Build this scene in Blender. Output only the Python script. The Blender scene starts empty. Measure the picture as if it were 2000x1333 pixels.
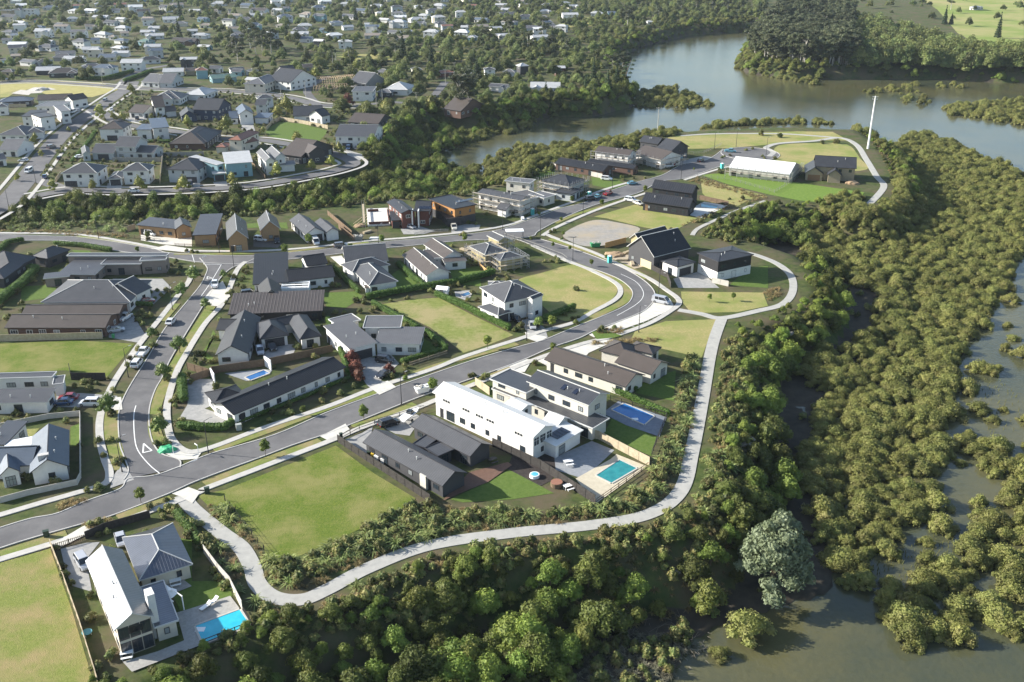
import bpy, math, random
import numpy as np
from mathutils import Vector
from mathutils.geometry import tessellate_polygon
random.seed(7); RN = np.random.RandomState(11)
S = bpy.context.scene; COL = S.collection
# ------------------------------------------------------------ camera, sky, sun, exposure
F = 1900.0; YH = -170.0; H = 100.0
TH = math.atan2(666.5 - YH, F); CT, ST = math.cos(TH), math.sin(TH)
cam = bpy.data.cameras.new('camera'); co = bpy.data.objects.new('camera', cam); COL.objects.link(co)
cam.sensor_width = 36; cam.lens = F / 2000 * 36; cam.clip_end = 20000; cam.clip_start = 1
co.location = (0, 0, H); co.rotation_euler = (math.pi / 2 - TH, 0, 0); S.camera = co
SUN_EL = math.radians(24); SUN_AZ = math.radians(170)     # the sun stands to the left and a little beyond
W = bpy.data.worlds.new('World'); S.world = W; W.use_nodes = True
nt = W.node_tree; bg = nt.nodes['Background']; sky = nt.nodes.new('ShaderNodeTexSky')
sky.sky_type = 'NISHITA'; sky.sun_disc = False; sky.sun_elevation = SUN_EL; sky.sun_rotation = math.radians(90) - SUN_AZ
nt.links.new(sky.outputs[0], bg.inputs[0]); bg.inputs[1].default_value = 0.1
sl = bpy.data.lights.new('sun', 'SUN'); sl.energy = 5.0; sl.angle = math.radians(0.5); sl.color = (1, .955, .88)
so = bpy.data.objects.new('sun', sl); COL.objects.link(so)
sd = Vector((math.cos(SUN_EL) * math.cos(SUN_AZ), math.cos(SUN_EL) * math.sin(SUN_AZ), math.sin(SUN_EL)))
so.rotation_euler = sd.to_track_quat('Z', 'Y').to_euler(); so.location = (0, 0, 300)
S.view_settings.view_transform = 'Standard'; S.view_settings.look = 'None'; S.view_settings.exposure = 1.3
S.view_settings.gamma = 1; S.render.engine = 'CYCLES'
# ------------------------------------------------------------ picture frames used when measuring
FR = dict(z=(0, 0, 1), a=(0, 950, 3.3333), b=(600, 700, 2.5), c=(350, 620, 3.6327), d=(0, 620, 3.6325), e=(0, 420, 4), f=(400, 420, 4),
          g=(800, 420, 4), h=(1000, 230, 4), i=(0, 150, 4.9925), j=(350, 180, 4.9925), k=(650, 300, 4.9925), l=(0, 0, 4),
          m=(450, 0, 4), n=(850, 0, 3.3333), o=(1350, 0, 3.0769), p=(1300, 700, 2.1057))
def px(fr, x, y):
    o = FR[fr]; return o[0] + x / o[2], o[1] + y / o[2]
def ray(x, y):
    u = (x - 1000) / F; v = (y - 666.5) / F
    return u, CT - v * ST, -ST - v * CT
def G(x, y, z=0.0):
    d = ray(x, y); d2 = min(d[2], -0.006); s = (z - H) / d2
    return (d[0] * s, d[1] * s)
def proj(X, Y, Z):
    zc = Y * CT - (Z - H) * ST
    yc = Y * ST + (Z - H) * CT
    return 1000 + F * X / zc, 666.5 - F * yc / zc
def GF(fr, x, y, z=0.0): return G(*px(fr, x, y), z)
# ------------------------------------------------------------ ground height
LAND1 = [(-500,1500),(-200,1420),(60,1400),(235,1345),(260,1318),(400,1268),(495,1228),(440,1110),(470,1130),(505,1170),(545,1190),(610,1192),(700,1158),(850,1092),(1000,1066),(1200,1046),(1320,1022),(1372,975),(1395,900),(1410,800),(1425,700),(1438,648),(1500,622),(1555,600),(1575,565),(1568,530),(1530,498),(1470,478),(1400,462),(1392,440),(1440,420),(1500,402),(1580,398),(1690,418),(1745,372),(1735,330),(1700,280),(1660,254),(1560,250),(1420,253),(1330,259),(1240,276),(1130,298),(1050,325),(1000,352),(940,375),(880,388),(780,392),(700,398),(600,412),(440,428),(260,438),(0,447),(-800,470)]
LAND2 = [(-800,440),(0,408),(90,380),(250,368),(420,362),(540,352),(640,335),(700,318),(745,296),(760,262),(800,235),(850,218),(930,222),(1000,212),(1060,198),(1150,196),(1215,180),(1205,150),(1190,128),(1178,112),(1190,92),(1240,72),(1330,52),(1440,44),(1495,40),(1508,44),(1478,78),(1462,104),(1480,120),(1560,130),(1700,130),(1850,130),(1960,135),(2200,142),(5200,150),(5200,-60),(4200,-140),(-3200,-140),(-3200,300)]
L1 = np.array([G(*p) for p in LAND1]); L2 = np.array([G(*p) for p in LAND2])
MUD = np.array([G(x, y, -8) for x, y in [(860,1460),(1120,1420),(1290,1370),(1325,1310),(1345,1262),(1420,1215),(1560,1180),(1630,1150),(1640,1080),(1600,960),(1590,860),(1610,790),(1680,700),(1760,640),(1760,560),(1640,470),(1600,430),(1400,400),(1380,470),(1500,640),(1400,900),(1300,1000),(700,1100),(200,1400)]])
def inpoly(P, poly):
    x, y = P[:, 0], P[:, 1]; r = np.zeros(len(P), bool); n = len(poly)
    for i in range(n):
        x0, y0 = poly[i]; x1, y1 = poly[(i + 1) % n]
        if y0 == y1: continue
        c = ((y0 > y) != (y1 > y)) & (x < (x1 - x0) * (y - y0) / (y1 - y0) + x0)
        r ^= c
    return r
def dist(P, poly):
    d = np.full(len(P), 1e9); n = len(poly)
    for i in range(n):
        a = poly[i]; b = poly[(i + 1) % n]; ab = b - a; l = ab @ ab
        t = np.clip(((P - a) @ ab) / max(l, 1e-9), 0, 1)
        q = P - (a + t[:, None] * ab); d = np.minimum(d, np.hypot(q[:, 0], q[:, 1]))
    return d
WZ = -8.0
def height(P):
    P = np.atleast_2d(np.asarray(P, float)); z = np.full(len(P), -9.4)
    for L, D in ((L1, 17.0), (L2, 8.0)):
        ins = inpoly(P, L); d = np.where(ins, 0, dist(P, L))
        t = np.clip((d - 1.2) / D, 0, 1); t = t * t * (3 - 2 * t)
        z = np.maximum(z, -9.4 * t)
    # the gully between the two suburbs stays above the tide
    gx = np.clip((-20 - P[:, 0]) / 60, 0, 1) * (P[:, 1] > 150)
    z = np.where((z < 0), np.maximum(z, -4.5 - 5 * (1 - gx)), z)
    mud = inpoly(P, MUD); z = np.where(mud, np.maximum(z, -7.55 + .25 * np.sin(P[:, 0] * .3) * np.sin(P[:, 1] * .27)), z)
    n = np.sin(P[:, 0] * .23 + 1.3) * np.sin(P[:, 1] * .19) + .6 * np.sin(P[:, 0] * .51 + P[:, 1] * .37)
    z = z + np.where(z < -.6, n * .35 * np.clip((-z) / 3, 0, 1) * np.clip((z + 9.4) / 3, 0, 1), 0)
    return z
def hz(x, y): return float(height([(x, y)])[0])
def hit(x, y):
    z = 0.0
    for _ in range(9):
        p = G(x, y, z); z = .5 * z + .5 * hz(*p)
    return p[0], p[1], hz(*p)
def hits(XY):
    XY = np.asarray(XY, float); u = (XY[:, 0] - 1000) / F; v = (XY[:, 1] - 666.5) / F
    dy = CT - v * ST; dz = np.minimum(-ST - v * CT, -.006); z = np.zeros(len(XY))
    for _ in range(9):
        s = (z - H) / dz; P = np.stack([u * s, dy * s], 1); z = .5 * z + .5 * height(P)
    return np.concatenate([P, height(P)[:, None]], 1)
# ------------------------------------------------------------ materials
MATS = {}
def mat(name, c1, c2=None, scale=1.0, rough=.8, spec=.3, bump=0.0, bscale=8.0, metal=0.0, c3=None, s3=.05, coord='pos', detail=6, rnd=0.0, bdist=.05, coat=0):
    if name in MATS: return MATS[name]
    m = bpy.data.materials.new(name); m.use_nodes = True; t = m.node_tree; N = t.nodes; L = t.links
    b = N['Principled BSDF']; b.inputs['Roughness'].default_value = rough; b.inputs['Metallic'].default_value = metal
    b.inputs['Specular IOR Level'].default_value = spec; b.inputs['Coat Weight'].default_value = coat
    b.inputs['Base Color'].default_value = (*c1, 1)
    if coord == 'pos': src = N.new('ShaderNodeNewGeometry').outputs['Position']
    else: src = N.new('ShaderNodeTexCoord').outputs['UV' if coord == 'uv' else 'Object']
    out = None
    if c2:
        n = N.new('ShaderNodeTexNoise'); n.inputs['Scale'].default_value = scale; n.inputs['Detail'].default_value = detail
        n.inputs['Roughness'].default_value = .65
        L.new(src, n.inputs['Vector'])
        r = N.new('ShaderNodeMapRange'); r.inputs[1].default_value = .32; r.inputs[2].default_value = .68; L.new(n.outputs[0], r.inputs[0])
        x = N.new('ShaderNodeMix'); x.data_type = 'RGBA'; x.inputs[6].default_value = (*c1, 1); x.inputs[7].default_value = (*c2, 1)
        L.new(r.outputs[0], x.inputs[0]); out = x.outputs[2]
        if c3:
            n3 = N.new('ShaderNodeTexNoise'); n3.inputs['Scale'].default_value = s3; n3.inputs['Detail'].default_value = 9; n3.inputs['Roughness'].default_value = .68; L.new(src, n3.inputs['Vector'])
            r3 = N.new('ShaderNodeMapRange'); r3.inputs[1].default_value = .42; r3.inputs[2].default_value = .62; L.new(n3.outputs[0], r3.inputs[0])
            x3 = N.new('ShaderNodeMix'); x3.data_type = 'RGBA'; x3.inputs[7].default_value = (*c3, 1)
            L.new(r3.outputs[0], x3.inputs[0]); L.new(out, x3.inputs[6]); out = x3.outputs[2]
    if rnd:
        oi = N.new('ShaderNodeObjectInfo'); hs = N.new('ShaderNodeHueSaturation')
        r1 = N.new('ShaderNodeMapRange'); r1.inputs[3].default_value = 1 - rnd; r1.inputs[4].default_value = 1 + rnd * 1.1; L.new(oi.outputs['Random'], r1.inputs[0])
        r2 = N.new('ShaderNodeMapRange'); r2.inputs[3].default_value = .5 + .035 * rnd; r2.inputs[4].default_value = .5 - .05 * rnd
        w = N.new('ShaderNodeTexWhiteNoise'); w.noise_dimensions = '1D'; L.new(oi.outputs['Random'], w.inputs['W']); L.new(w.outputs[0], r2.inputs[0])
        L.new(r1.outputs[0], hs.inputs['Value']); L.new(r2.outputs[0], hs.inputs['Hue'])
        if out: L.new(out, hs.inputs['Color'])
        else: hs.inputs['Color'].default_value = (*c1, 1)
        out = hs.outputs[0]
    if out: L.new(out, b.inputs['Base Color'])
    if bump:
        nb = N.new('ShaderNodeTexNoise'); nb.inputs['Scale'].default_value = bscale; nb.inputs['Detail'].default_value = 4; L.new(src, nb.inputs['Vector'])
        bp = N.new('ShaderNodeBump'); bp.inputs['Strength'].default_value = bump; bp.inputs['Distance'].default_value = bdist
        L.new(nb.outputs[0], bp.inputs['Height']); L.new(bp.outputs[0], b.inputs['Normal'])
    MATS[name] = m; return m
def leafy(m, f=.3):
    t = m.node_tree; N = t.nodes; L = t.links; b = N['Principled BSDF']; tr = N.new('ShaderNodeBsdfTranslucent'); mx = N.new('ShaderNodeMixShader'); mx.inputs[0].default_value = f
    L.new(b.inputs['Base Color'].links[0].from_socket, tr.inputs['Color']); L.new(b.outputs[0], mx.inputs[1]); L.new(tr.outputs[0], mx.inputs[2]); L.new(mx.outputs[0], N['Material Output'].inputs['Surface']); return m
def roofmat(name, col, kind='metal', rough=.33, spec=.5):
    if rough > .36: spec = .3; col = tuple(c * .8 for c in col)
    key = name + '_' + kind
    if key in MATS: return MATS[key]
    m = mat(key, tuple(c * .92 for c in col), tuple(min(1, c * 1.1 + .003) for c in col), .45, rough, spec)
    t = m.node_tree; N = t.nodes; L = t.links; b = N['Principled BSDF']
    uv = N.new('ShaderNodeTexCoord'); w = N.new('ShaderNodeTexWave'); w.bands_direction = 'X' if kind in ('metal', 'rib') else 'Y'
    w.inputs['Scale'].default_value = dict(metal=.62, rib=.36, tile=.85)[kind]; w.inputs['Distortion'].default_value = 0
    w.wave_profile = 'SIN' if kind != 'tile' else 'SAW'
    L.new(uv.outputs['UV'], w.inputs['Vector'])
    r = N.new('ShaderNodeMapRange'); L.new(w.outputs['Fac'], r.inputs[0])
    if kind == 'tile': r.inputs[1].default_value = 0; r.inputs[2].default_value = 1
    else: r.inputs[1].default_value = .8; r.inputs[2].default_value = .98
    bp = N.new('ShaderNodeBump'); bp.inputs['Strength'].default_value = .5 if kind != 'rib' else .9; bp.inputs['Distance'].default_value = .05
    L.new(r.outputs[0], bp.inputs['Height']); L.new(bp.outputs[0], b.inputs['Normal'])
    return m
# ------------------------------------------------------------ mesh building
class MB:
    def __init__(s): s.v = []; s.f = []; s.mi = []; s.uv = []
    def quad(s, pts, mi=0, uv=None):
        n = len(s.v); s.v += [tuple(p) for p in pts]; s.f.append(tuple(range(n, n + len(pts)))); s.mi.append(mi)
        s.uv += (uv or [(0, 0)] * len(pts))
    def hexa(s, b, t, mi=0, topuv=None, side=None):
        side = mi if side is None else side
        k = len(b)
        s.quad(t, mi, topuv); s.quad(b[::-1], side)
        for i in range(k): j = (i + 1) % k; s.quad([b[i], b[j], t[j], t[i]], side)
    def box(s, x0, y0, z0, x1, y1, z1, mi=0):
        b = [(x0, y0, z0), (x1, y0, z0), (x1, y1, z0), (x0, y1, z0)]; t = [(p[0], p[1], z1) for p in b]
        s.hexa(b, t, mi)
    def obox(s, c, u, L, Wd, z0, z1, mi=0):
        v = (-u[1], u[0]); q = [(-1, -1), (1, -1), (1, 1), (-1, 1)]
        b = [(c[0] + u[0] * L / 2 * i + v[0] * Wd / 2 * j, c[1] + u[1] * L / 2 * i + v[1] * Wd / 2 * j, z0) for i, j in q]
        s.hexa(b, [(p[0], p[1], z1) for p in b], mi)
    def bar(s, a, b, w, mi=0, w2=None):
        a = Vector(a); b = Vector(b); d = (b - a).normalized(); up = Vector((0, 0, 1)) if abs(d.z) < .9 else Vector((1, 0, 0))
        r = d.cross(up).normalized(); q = r.cross(d); w2 = w if w2 is None else w2
        A = [a + r * i * w / 2 + q * j * w / 2 for i, j in ((-1, -1), (1, -1), (1, 1), (-1, 1))]
        B = [b + r * i * w2 / 2 + q * j * w2 / 2 for i, j in ((-1, -1), (1, -1), (1, 1), (-1, 1))]
        s.hexa(A, B, mi)
    def tube(s, a, b, r0, r1, n=8, mi=0):
        a = Vector(a); b = Vector(b); d = (b - a).normalized(); up = Vector((0, 0, 1)) if abs(d.z) < .9 else Vector((1, 0, 0))
        x = d.cross(up).normalized(); y = x.cross(d)
        A = [a + (x * math.cos(t) + y * math.sin(t)) * r0 for t in [2 * math.pi * k / n for k in range(n)]]
        B = [b + (x * math.cos(t) + y * math.sin(t)) * r1 for t in [2 * math.pi * k / n for k in range(n)]]
        s.hexa(A, B, mi)
    def mesh(s, name, mats, smooth=False):
        me = bpy.data.meshes.new(name); me.from_pydata(s.v, [], s.f)
        for m in (mats if isinstance(mats, (list, tuple)) else [mats]): me.materials.append(m)
        me.polygons.foreach_set('material_index', s.mi)
        if any(u != (0, 0) for u in s.uv):
            ul = me.uv_layers.new(name='uv'); ul.data.foreach_set('uv', [c for u in s.uv for c in u])
        if smooth: me.polygons.foreach_set('use_smooth', [True] * len(me.polygons))
        me.update(); return me
    def build(s, name, mats, parent=None, loc=None, smooth=False):
        o = bpy.data.objects.new(name, s.mesh(name, mats, smooth)); COL.objects.link(o)
        if parent: o.parent = parent
        if loc: o.location = loc
        return o
def tag(o, label, cat, group=None, kind=None):
    if len(label.split()) > 16: label = ' '.join(w for w in label.split() if w not in ('the', 'a', 'its'))
    o['label'] = label
    if cat: o['category'] = cat
    if group: o['group'] = group
    if kind: o['kind'] = kind
    return o
def thing(name, label, cat, loc=(0, 0, 0), rz=0, group=None):
    o = bpy.data.objects.new(name, None); COL.objects.link(o); o.location = loc; o.rotation_euler = (0, 0, rz); o.empty_display_size = .3
    return tag(o, label, cat, group)
def struct(o, label): o['kind'] = 'structure'; o['label'] = label; return o
def dup(root, loc, rz=0, sc=1.0, label=None, group=None, sz=None):
    r = root.copy(); COL.objects.link(r); r.location = loc; r.rotation_euler = (0, 0, rz); r.scale = (sc, sc, sz or sc)
    if label: r['label'] = label
    if group: r['group'] = group
    for ch in root.children:
        c = ch.copy(); COL.objects.link(c); c.parent = r
        for g in ch.children:
            d = g.copy(); COL.objects.link(d); d.parent = c
    return r
ORD = ['leftmost', 'second', 'third', 'fourth', 'fifth', 'sixth', 'seventh', 'eighth', 'ninth', 'tenth', 'eleventh', 'twelfth', 'thirteenth', 'fourteenth', 'fifteenth', 'sixteenth', 'seventeenth', 'eighteenth', 'nineteenth', 'twentieth']
def ordn(i):
    if i < 20: return ORD[i] + ('' if i == 0 else ' from the left')
    return 'number %d from the left' % (i + 1)
def smooth(P, n=6, closed=False):
    P = [np.array(p, float) for p in P]; out = []; m = len(P)
    R = range(m if closed else m - 1)
    for i in R:
        g = (lambda k: P[k % m]) if closed else (lambda k: P[max(0, min(m - 1, k))])
        a, b, c, d = g(i - 1), g(i), g(i + 1), g(i + 2)
        for k in range(n):
            t = k / n; out.append(.5 * ((2 * b) + (-a + c) * t + (2 * a - 5 * b + 4 * c - d) * t * t + (-a + 3 * b - 3 * c + d) * t ** 3))
    if not closed: out.append(P[-1])
    return out
def patch(name, pts, z, m, label, thick=0.0, kind='structure', world=False):
    P = [tuple(p) for p in (pts if world else [G(*p) for p in pts])]
    tris = tessellate_polygon([[Vector((p[0], p[1], 0)) for p in P]])
    mb = MB()
    mb.v = [(p[0], p[1], z) for p in P]
    for t in tris:
        a, b, c = [P[i] for i in t]
        if (b[0] - a[0]) * (c[1] - a[1]) - (b[1] - a[1]) * (c[0] - a[0]) < 0: t = t[::-1]
        mb.f.append(tuple(t)); mb.mi.append(0); mb.uv += [(0, 0)] * 3
    if thick:
        n = len(P)
        for i in range(n):
            j = (i + 1) % n; mb.quad([(P[i][0], P[i][1], z - thick), (P[j][0], P[j][1], z - thick), (P[j][0], P[j][1], z), (P[i][0], P[i][1], z)])
    o = mb.build(name, m)
    if kind: o['kind'] = kind
    o['label'] = label
    return o
def stripW(P, w, z, thick=.0, off=0.0):
    """one strip along a world polyline; returns MB"""
    mb = MB(); n = len(P); A = []; B = []
    for i in range(n):
        d = np.array(P[min(n - 1, i + 1)]) - np.array(P[max(0, i - 1)]); d = d / (np.hypot(*d) + 1e-9); v = np.array([-d[1], d[0]])
        A.append(np.array(P[i]) + v * (off - w / 2)); B.append(np.array(P[i]) + v * (off + w / 2))
    for i in range(n - 1):
        q = [A[i], A[i + 1], B[i + 1], B[i]]
        mb.quad([(p[0], p[1], z) for p in q])
        if thick:
            for a, b in ((A[i], A[i + 1]), (B[i + 1], B[i])):
                mb.quad([(a[0], a[1], z - thick), (b[0], b[1], z - thick), (b[0], b[1], z), (a[0], a[1], z)])
    if thick:
        for a, b in ((B[0], A[0]), (A[-1], B[-1])):
            mb.quad([(a[0], a[1], z - thick), (b[0], b[1], z - thick), (b[0], b[1], z), (a[0], a[1], z)])
    return mb
def strip(name, pts, w, z, m, label, thick=.15, n=6, kind='structure', off=0.0):
    P = smooth([G(*p) for p in pts], n); o = stripW(P, w, z, thick, off).build(name, m)
    if kind: o['kind'] = kind
    o['label'] = label
    return o
# ------------------------------------------------------------ ground sheet and water
M_ground = mat('ground_cover', (.03, .05, .014), (.085, .105, .032), .5, .95, .1, .6, 3, c3=(.1, .082, .05), s3=.09)  # ground tones darkened overall to stand in for shadows between the houses
M_grass = mat('mown_grass', (.07, .118, .014), (.15, .18, .034), 2.4, .95, .1, .7, 9, c3=(.2, .195, .065), s3=.11, bdist=.2, detail=10)
M_lawn = mat('green_lawn', (.07, .115, .022), (.11, .155, .038), 1.2, .95, .1, .5, 6, bdist=.1)
M_dry = mat('dry_grass', (.23, .21, .075), (.35, .3, .14), 1.8, .95, .1, .7, 5, c3=(.19, .22, .06), s3=.08, bdist=.2)
M_mud = mat('mud', (.035, .03, .022), (.065, .055, .038), .4, .8, .2, .5, 2)
def terrain():
    ys = [25.0]
    while ys[-1] < 9000: ys.append(ys[-1] * 1.0115 + .1)
    ts = np.linspace(-1, 1, 321); ts = np.sign(ts) * (np.abs(ts) ** 1.0)
    V = []
    for y in ys: V.append(np.stack([ts * (y * .85 + 90), np.full(len(ts), y)], 1))
    P = np.concatenate(V); z = height(P); n = len(ts); m = len(ys)
    far = np.clip((P[:, 1] - 1700) / 3000, 0, 1); z = z + far * 40 * (.5 + .5 * np.sin(P[:, 0] * .0017))
    idx = np.arange(n * m).reshape(m, n)
    f = np.stack([idx[:-1, :-1], idx[:-1, 1:], idx[1:, 1:], idx[1:, :-1]], -1).reshape(-1, 4)
    me = bpy.data.meshes.new('ground'); me.from_pydata(np.concatenate([P, z[:, None]], 1).tolist(), [], f.tolist())
    me.materials.append(M_ground); me.materials.append(M_mud)
    mi = (z[f].mean(1) < -7.0).astype(int); me.polygons.foreach_set('material_index', mi.tolist())
    me.polygons.foreach_set('use_smooth', [True] * len(f)); me.update()
    o = bpy.data.objects.new('ground', me); COL.objects.link(o); struct(o, 'green and brown ground of the headland and its bluffs')
terrain()
def water():
    m = mat('estuary_water', (.075, .072, .032), (.105, .098, .046), .012, .1, .4, .9, .9, bdist=.09, c3=(.05, .058, .036), s3=.02)
    # a finer ripple layered on wide calm streaks
    mb = MB(); mb.quad([(-3000, 20, WZ), (5000, 20, WZ), (5000, 3500, WZ), (-3000, 3500, WZ)])
    struct(mb.build('water', m), 'murky tidal estuary water')
water()
# ------------------------------------------------------------ roads, kerbs, paths
M_asph = mat('asphalt', (.115, .112, .112), (.15, .146, .144), .35, .9, .25, .3, 12, c3=(.095, .093, .095), s3=.07)
M_conc = mat('footpath_concrete', (.36, .35, .32), (.46, .44, .4), .8, .85, .2)
M_kerb = mat('kerb_concrete', (.38, .37, .34), (.48, .46, .43), 1, .85, .2)
M_drive = mat('driveway_concrete', (.24, .24, .23), (.34, .33, .31), .8, .85, .2)
M_pale = mat('pale_driveway', (.46, .44, .39), (.56, .54, .48), .8, .85, .2)
M_gravel = mat('gravel_path', (.31, .305, .28), (.39, .38, .345), .6, .95, .1, .4, 9)
_J=[0]
def J(st=.0019, n=13):
    _J[0] += 1
    return (_J[0] % n) * st
M_paint = mat('road_paint', (.75, .75, .72), rough=.6)
ROADK = []; LOTS = []
def road(pL, pR, label, z=.1, kerb=True, m=None):
    A = smooth([G(*p) for p in pL], 6); B = smooth([G(*p) for p in pR], 6)
    patch('road', A + B[::-1], z, m or M_asph, label, world=True)
    ROADK.append(np.array([tuple(p) for p in A + B[::-1]]))
    if kerb:
        for Q in (A, B):
            struct(stripW(Q, .24, .185 + J(), .2).build('kerb', M_kerb), 'pale concrete kerb of the ' + label)
mainS = [(-60,1093),(0,1072),(60,1053),(159,1025),(222,1007),(330,965),(388,939),(515,892),(576,869),(640,848),(683,831),(815,778),(900,748),(1007,710),(1077,680),(1130,662),(1165,645),(1200,632),(1252,611),(1270,597),(1278,584),(1277,569),(1262,552),(1235,534),(1200,517),(1120,487),(1056,468)]
mainN = [(-60,1052),(0,1032),(60,1014),(111,1004),(168,980),(234,956),(251,936),(300,930),(350,913),(410,888),(537,850),(640,806),(738,770),(800,747),(932,702),(1025,675),(1062,665),(1120,641),(1180,617),(1222,597),(1235,580),(1232,565),(1210,547),(1175,532),(1122,515),(1050,484),(1010,468)]
road(mainN, mainS, 'main road curving through the suburb')
stAL = [(242,938),(251,920),(242,892),(234,868),(231,824),(234,799),(245,771),(264,738),(292,694),(322,643),(357,600),(390,560),(402,537),(405,525),(398,514),(390,505)]
stAR = [(352,914),(350,899),(317,888),(300,868),(292,837),(292,799),(303,763),(317,738),(333,703),(361,656),(387,614),(425,552),(440,534),(457,522),(480,514),(500,505)]
road(stAL, stAR, 'side street running up from the lower junction', z=.104)
stBN = [(-80,457),(0,459),(100,462),(155,464),(217,472),(300,487),(332,495),(425,500),(500,500),(560,495),(625,489),(704,478),(775,471),(814,468),(876,462),(925,457),(970,451),(1000,442),(1050,425),(1095,408),(1140,397),(1175,380),(1217,365),(1250,355),(1295,342),(1332,322),(1375,315),(1395,305),(1412,292)]
stBS = [(-80,470),(0,471),(117,471),(165,479),(212,488),(250,494),(325,503),(390,513),(470,516),(560,508),(650,498),(730,488),(790,482),(902,471),(990,468),(1040,462),(1052,452),(1100,427),(1160,402),(1220,385),(1253,375),(1290,355),(1337,349),(1400,328),(1428,322),(1440,318),(1452,314)]
road(stBN, stBS, 'upper street running from the left edge to the turning circle', z=.108)
cc = G(1465, 301); circ = [(cc[0] + 13 * math.cos(t), cc[1] + 13 * math.sin(t)) for t in np.linspace(0, 2 * math.pi, 33)[:-1]]
patch('turning_circle', circ, .112, M_asph, 'grey asphalt turning circle at the end of the upper street', world=True)
struct(stripW(circ + circ[:1], .3, .22, .2).build('kerb', M_kerb), 'pale kerb round the turning circle')
# distant streets
def sroad(pts, w, label, m=None, walk=True):
    P = smooth([G(*p) for p in pts], 5)
    struct(stripW(P, w, .07 + J()).build('road', m or M_asph), label)
    ROADK.append(None)
    if walk:
        for s in (-1, 1): struct(stripW(P, 1.5, .12 + J(), .1, s * (w / 2 + 2.6)).build('footpath', M_conc), 'narrow pale footpath beside the ' + label)
    return P
SP = []
SP.append(sroad([(-60,440),(0,405),(35,370),(70,325),(110,275),(150,240),(190,212),(225,188),(250,172),(258,160)], 9, 'straight side street climbing through the left suburb'))
SP.append(sroad([(-50,166),(60,160),(180,166),(260,172),(380,176),(450,178),(560,190),(620,205),(700,208)], 7, 'cross street at the back of the left suburb'))
SP.append(sroad([(60,345),(130,372)], 6, 'short lane at the left suburb', walk=False))
SP.append(sroad([(190,215),(240,242),(330,255),(420,270),(520,275),(600,290),(650,300),(690,318),(660,332),(600,345),(500,362),(390,370),(250,374),(140,372),(60,385)], 6.5, 'looping street round the left suburb houses'))
SP.append(sroad([(700,208),(760,200),(830,200),(870,160)], 5, 'narrow lane between the trees', walk=False))
SP.append(sroad([(620,205),(600,175),(640,150)], 5, 'short lane by the building site', walk=False))
SP.append(sroad([(1060,30),(1080,50),(1090,60)], 6, 'distant lane near the water', walk=False))
SP.append(sroad([(230,170),(270,140),(330,128)], 6, 'lane behind the long hedge', walk=False))
M_white = mat('white_plastic', (.78, .78, .76), rough=.5)
# footpaths
def walk(pts, label, w=1.55, n=6, z=.16): strip('footpath', pts, w, z + J(.0013), M_conc, label, .16, n)
walk([(-40,1107),(0,1094),(99,1064),(150,1047),(250,1015),(340,982),(390,962),(405,954),(515,912),(653,859),(705,837),(818,796),(880,770),(960,738),(1040,705),(1100,684),(1150,669),(1200,657),(1267,633),(1310,608),(1326,594),(1322,582),(1301,567),(1270,546),(1225,525),(1162,495),(1100,472),(1068,459)], 'pale concrete footpath below the main road')
walk([(-40,1017),(0,1007),(82,983),(149,964),(204,946),(214,925),(204,895),(195,854),(197,810),(217,758),(248,708),(275,670),(316,619),(350,575),(370,548),(376,520)], 'pale footpath along the left of the side street')
walk([(480,512),(462,530),(437,590),(400,634),(362,695),(344,730),(328,785),(327,824),(336,859),(366,883),(413,875),(515,837),(640,795),(735,758),(845,722),(900,700),(960,680),(1017,662),(1062,647),(1120,631),(1162,608),(1200,587),(1212,570),(1200,552),(1150,527),(1107,510),(1040,480)], 'pale footpath round the inner block')
walk([(-60,455),(0,456),(150,459),(250,474),(325,488),(375,491),(500,491),(600,485),(700,473),(775,467),(810,464),(910,454),(990,441),(1050,420),(1125,393),(1175,373),(1225,358)], 'pale footpath on the far side of the upper street')
walk([(1060,461),(1072,453),(1095,441),(1160,413),(1225,390),(1262,378)], 'pale footpath on the near side of the upper street')
walk([(1337,352),(1400,332),(1440,322)], 'short pale footpath near the turning circle')
M_gp = M_gravel
def gpath(pts, w, label): strip('path', pts, w, .11 + J(), M_gp, label, .6, 8)
gpath([(356,968),(372,990),(400,1015),(435,1043),(471,1070),(492,1106),(504,1142),(537,1168),(590,1172),(640,1152),(720,1110),(840,1066),(1000,1042),(1160,1026),(1270,1004),(1330,958),(1352,880),(1372,780),(1386,700),(1396,660),(1410,622)], 2.9, 'winding pale gravel path along the top of the bluff')
gpath([(1325,606),(1370,614),(1410,622),(1480,608),(1528,595),(1548,570),(1545,540),(1520,517),(1480,500),(1455,494)], 2.2, 'gravel path looping round the black house')
gpath([(1352,460),(1365,446),(1410,425),(1440,412),(1495,393)], 1.6, 'gravel path climbing behind the dry lot')
gpath([(1695,402),(1726,366),(1712,345),(1692,312),(1672,283),(1640,270),(1590,276),(1520,281),(1495,289)], 2.6, 'gravel path round the dry field')
gpath([(1640,270),(1590,266),(1520,262),(1400,262),(1330,266)], 2.2, 'thin gravel path along the far rim of the dry field')
gpath([(1495,289),(1510,298),(1502,306)], 2.4, 'short gravel spur by the turning circle')
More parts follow.
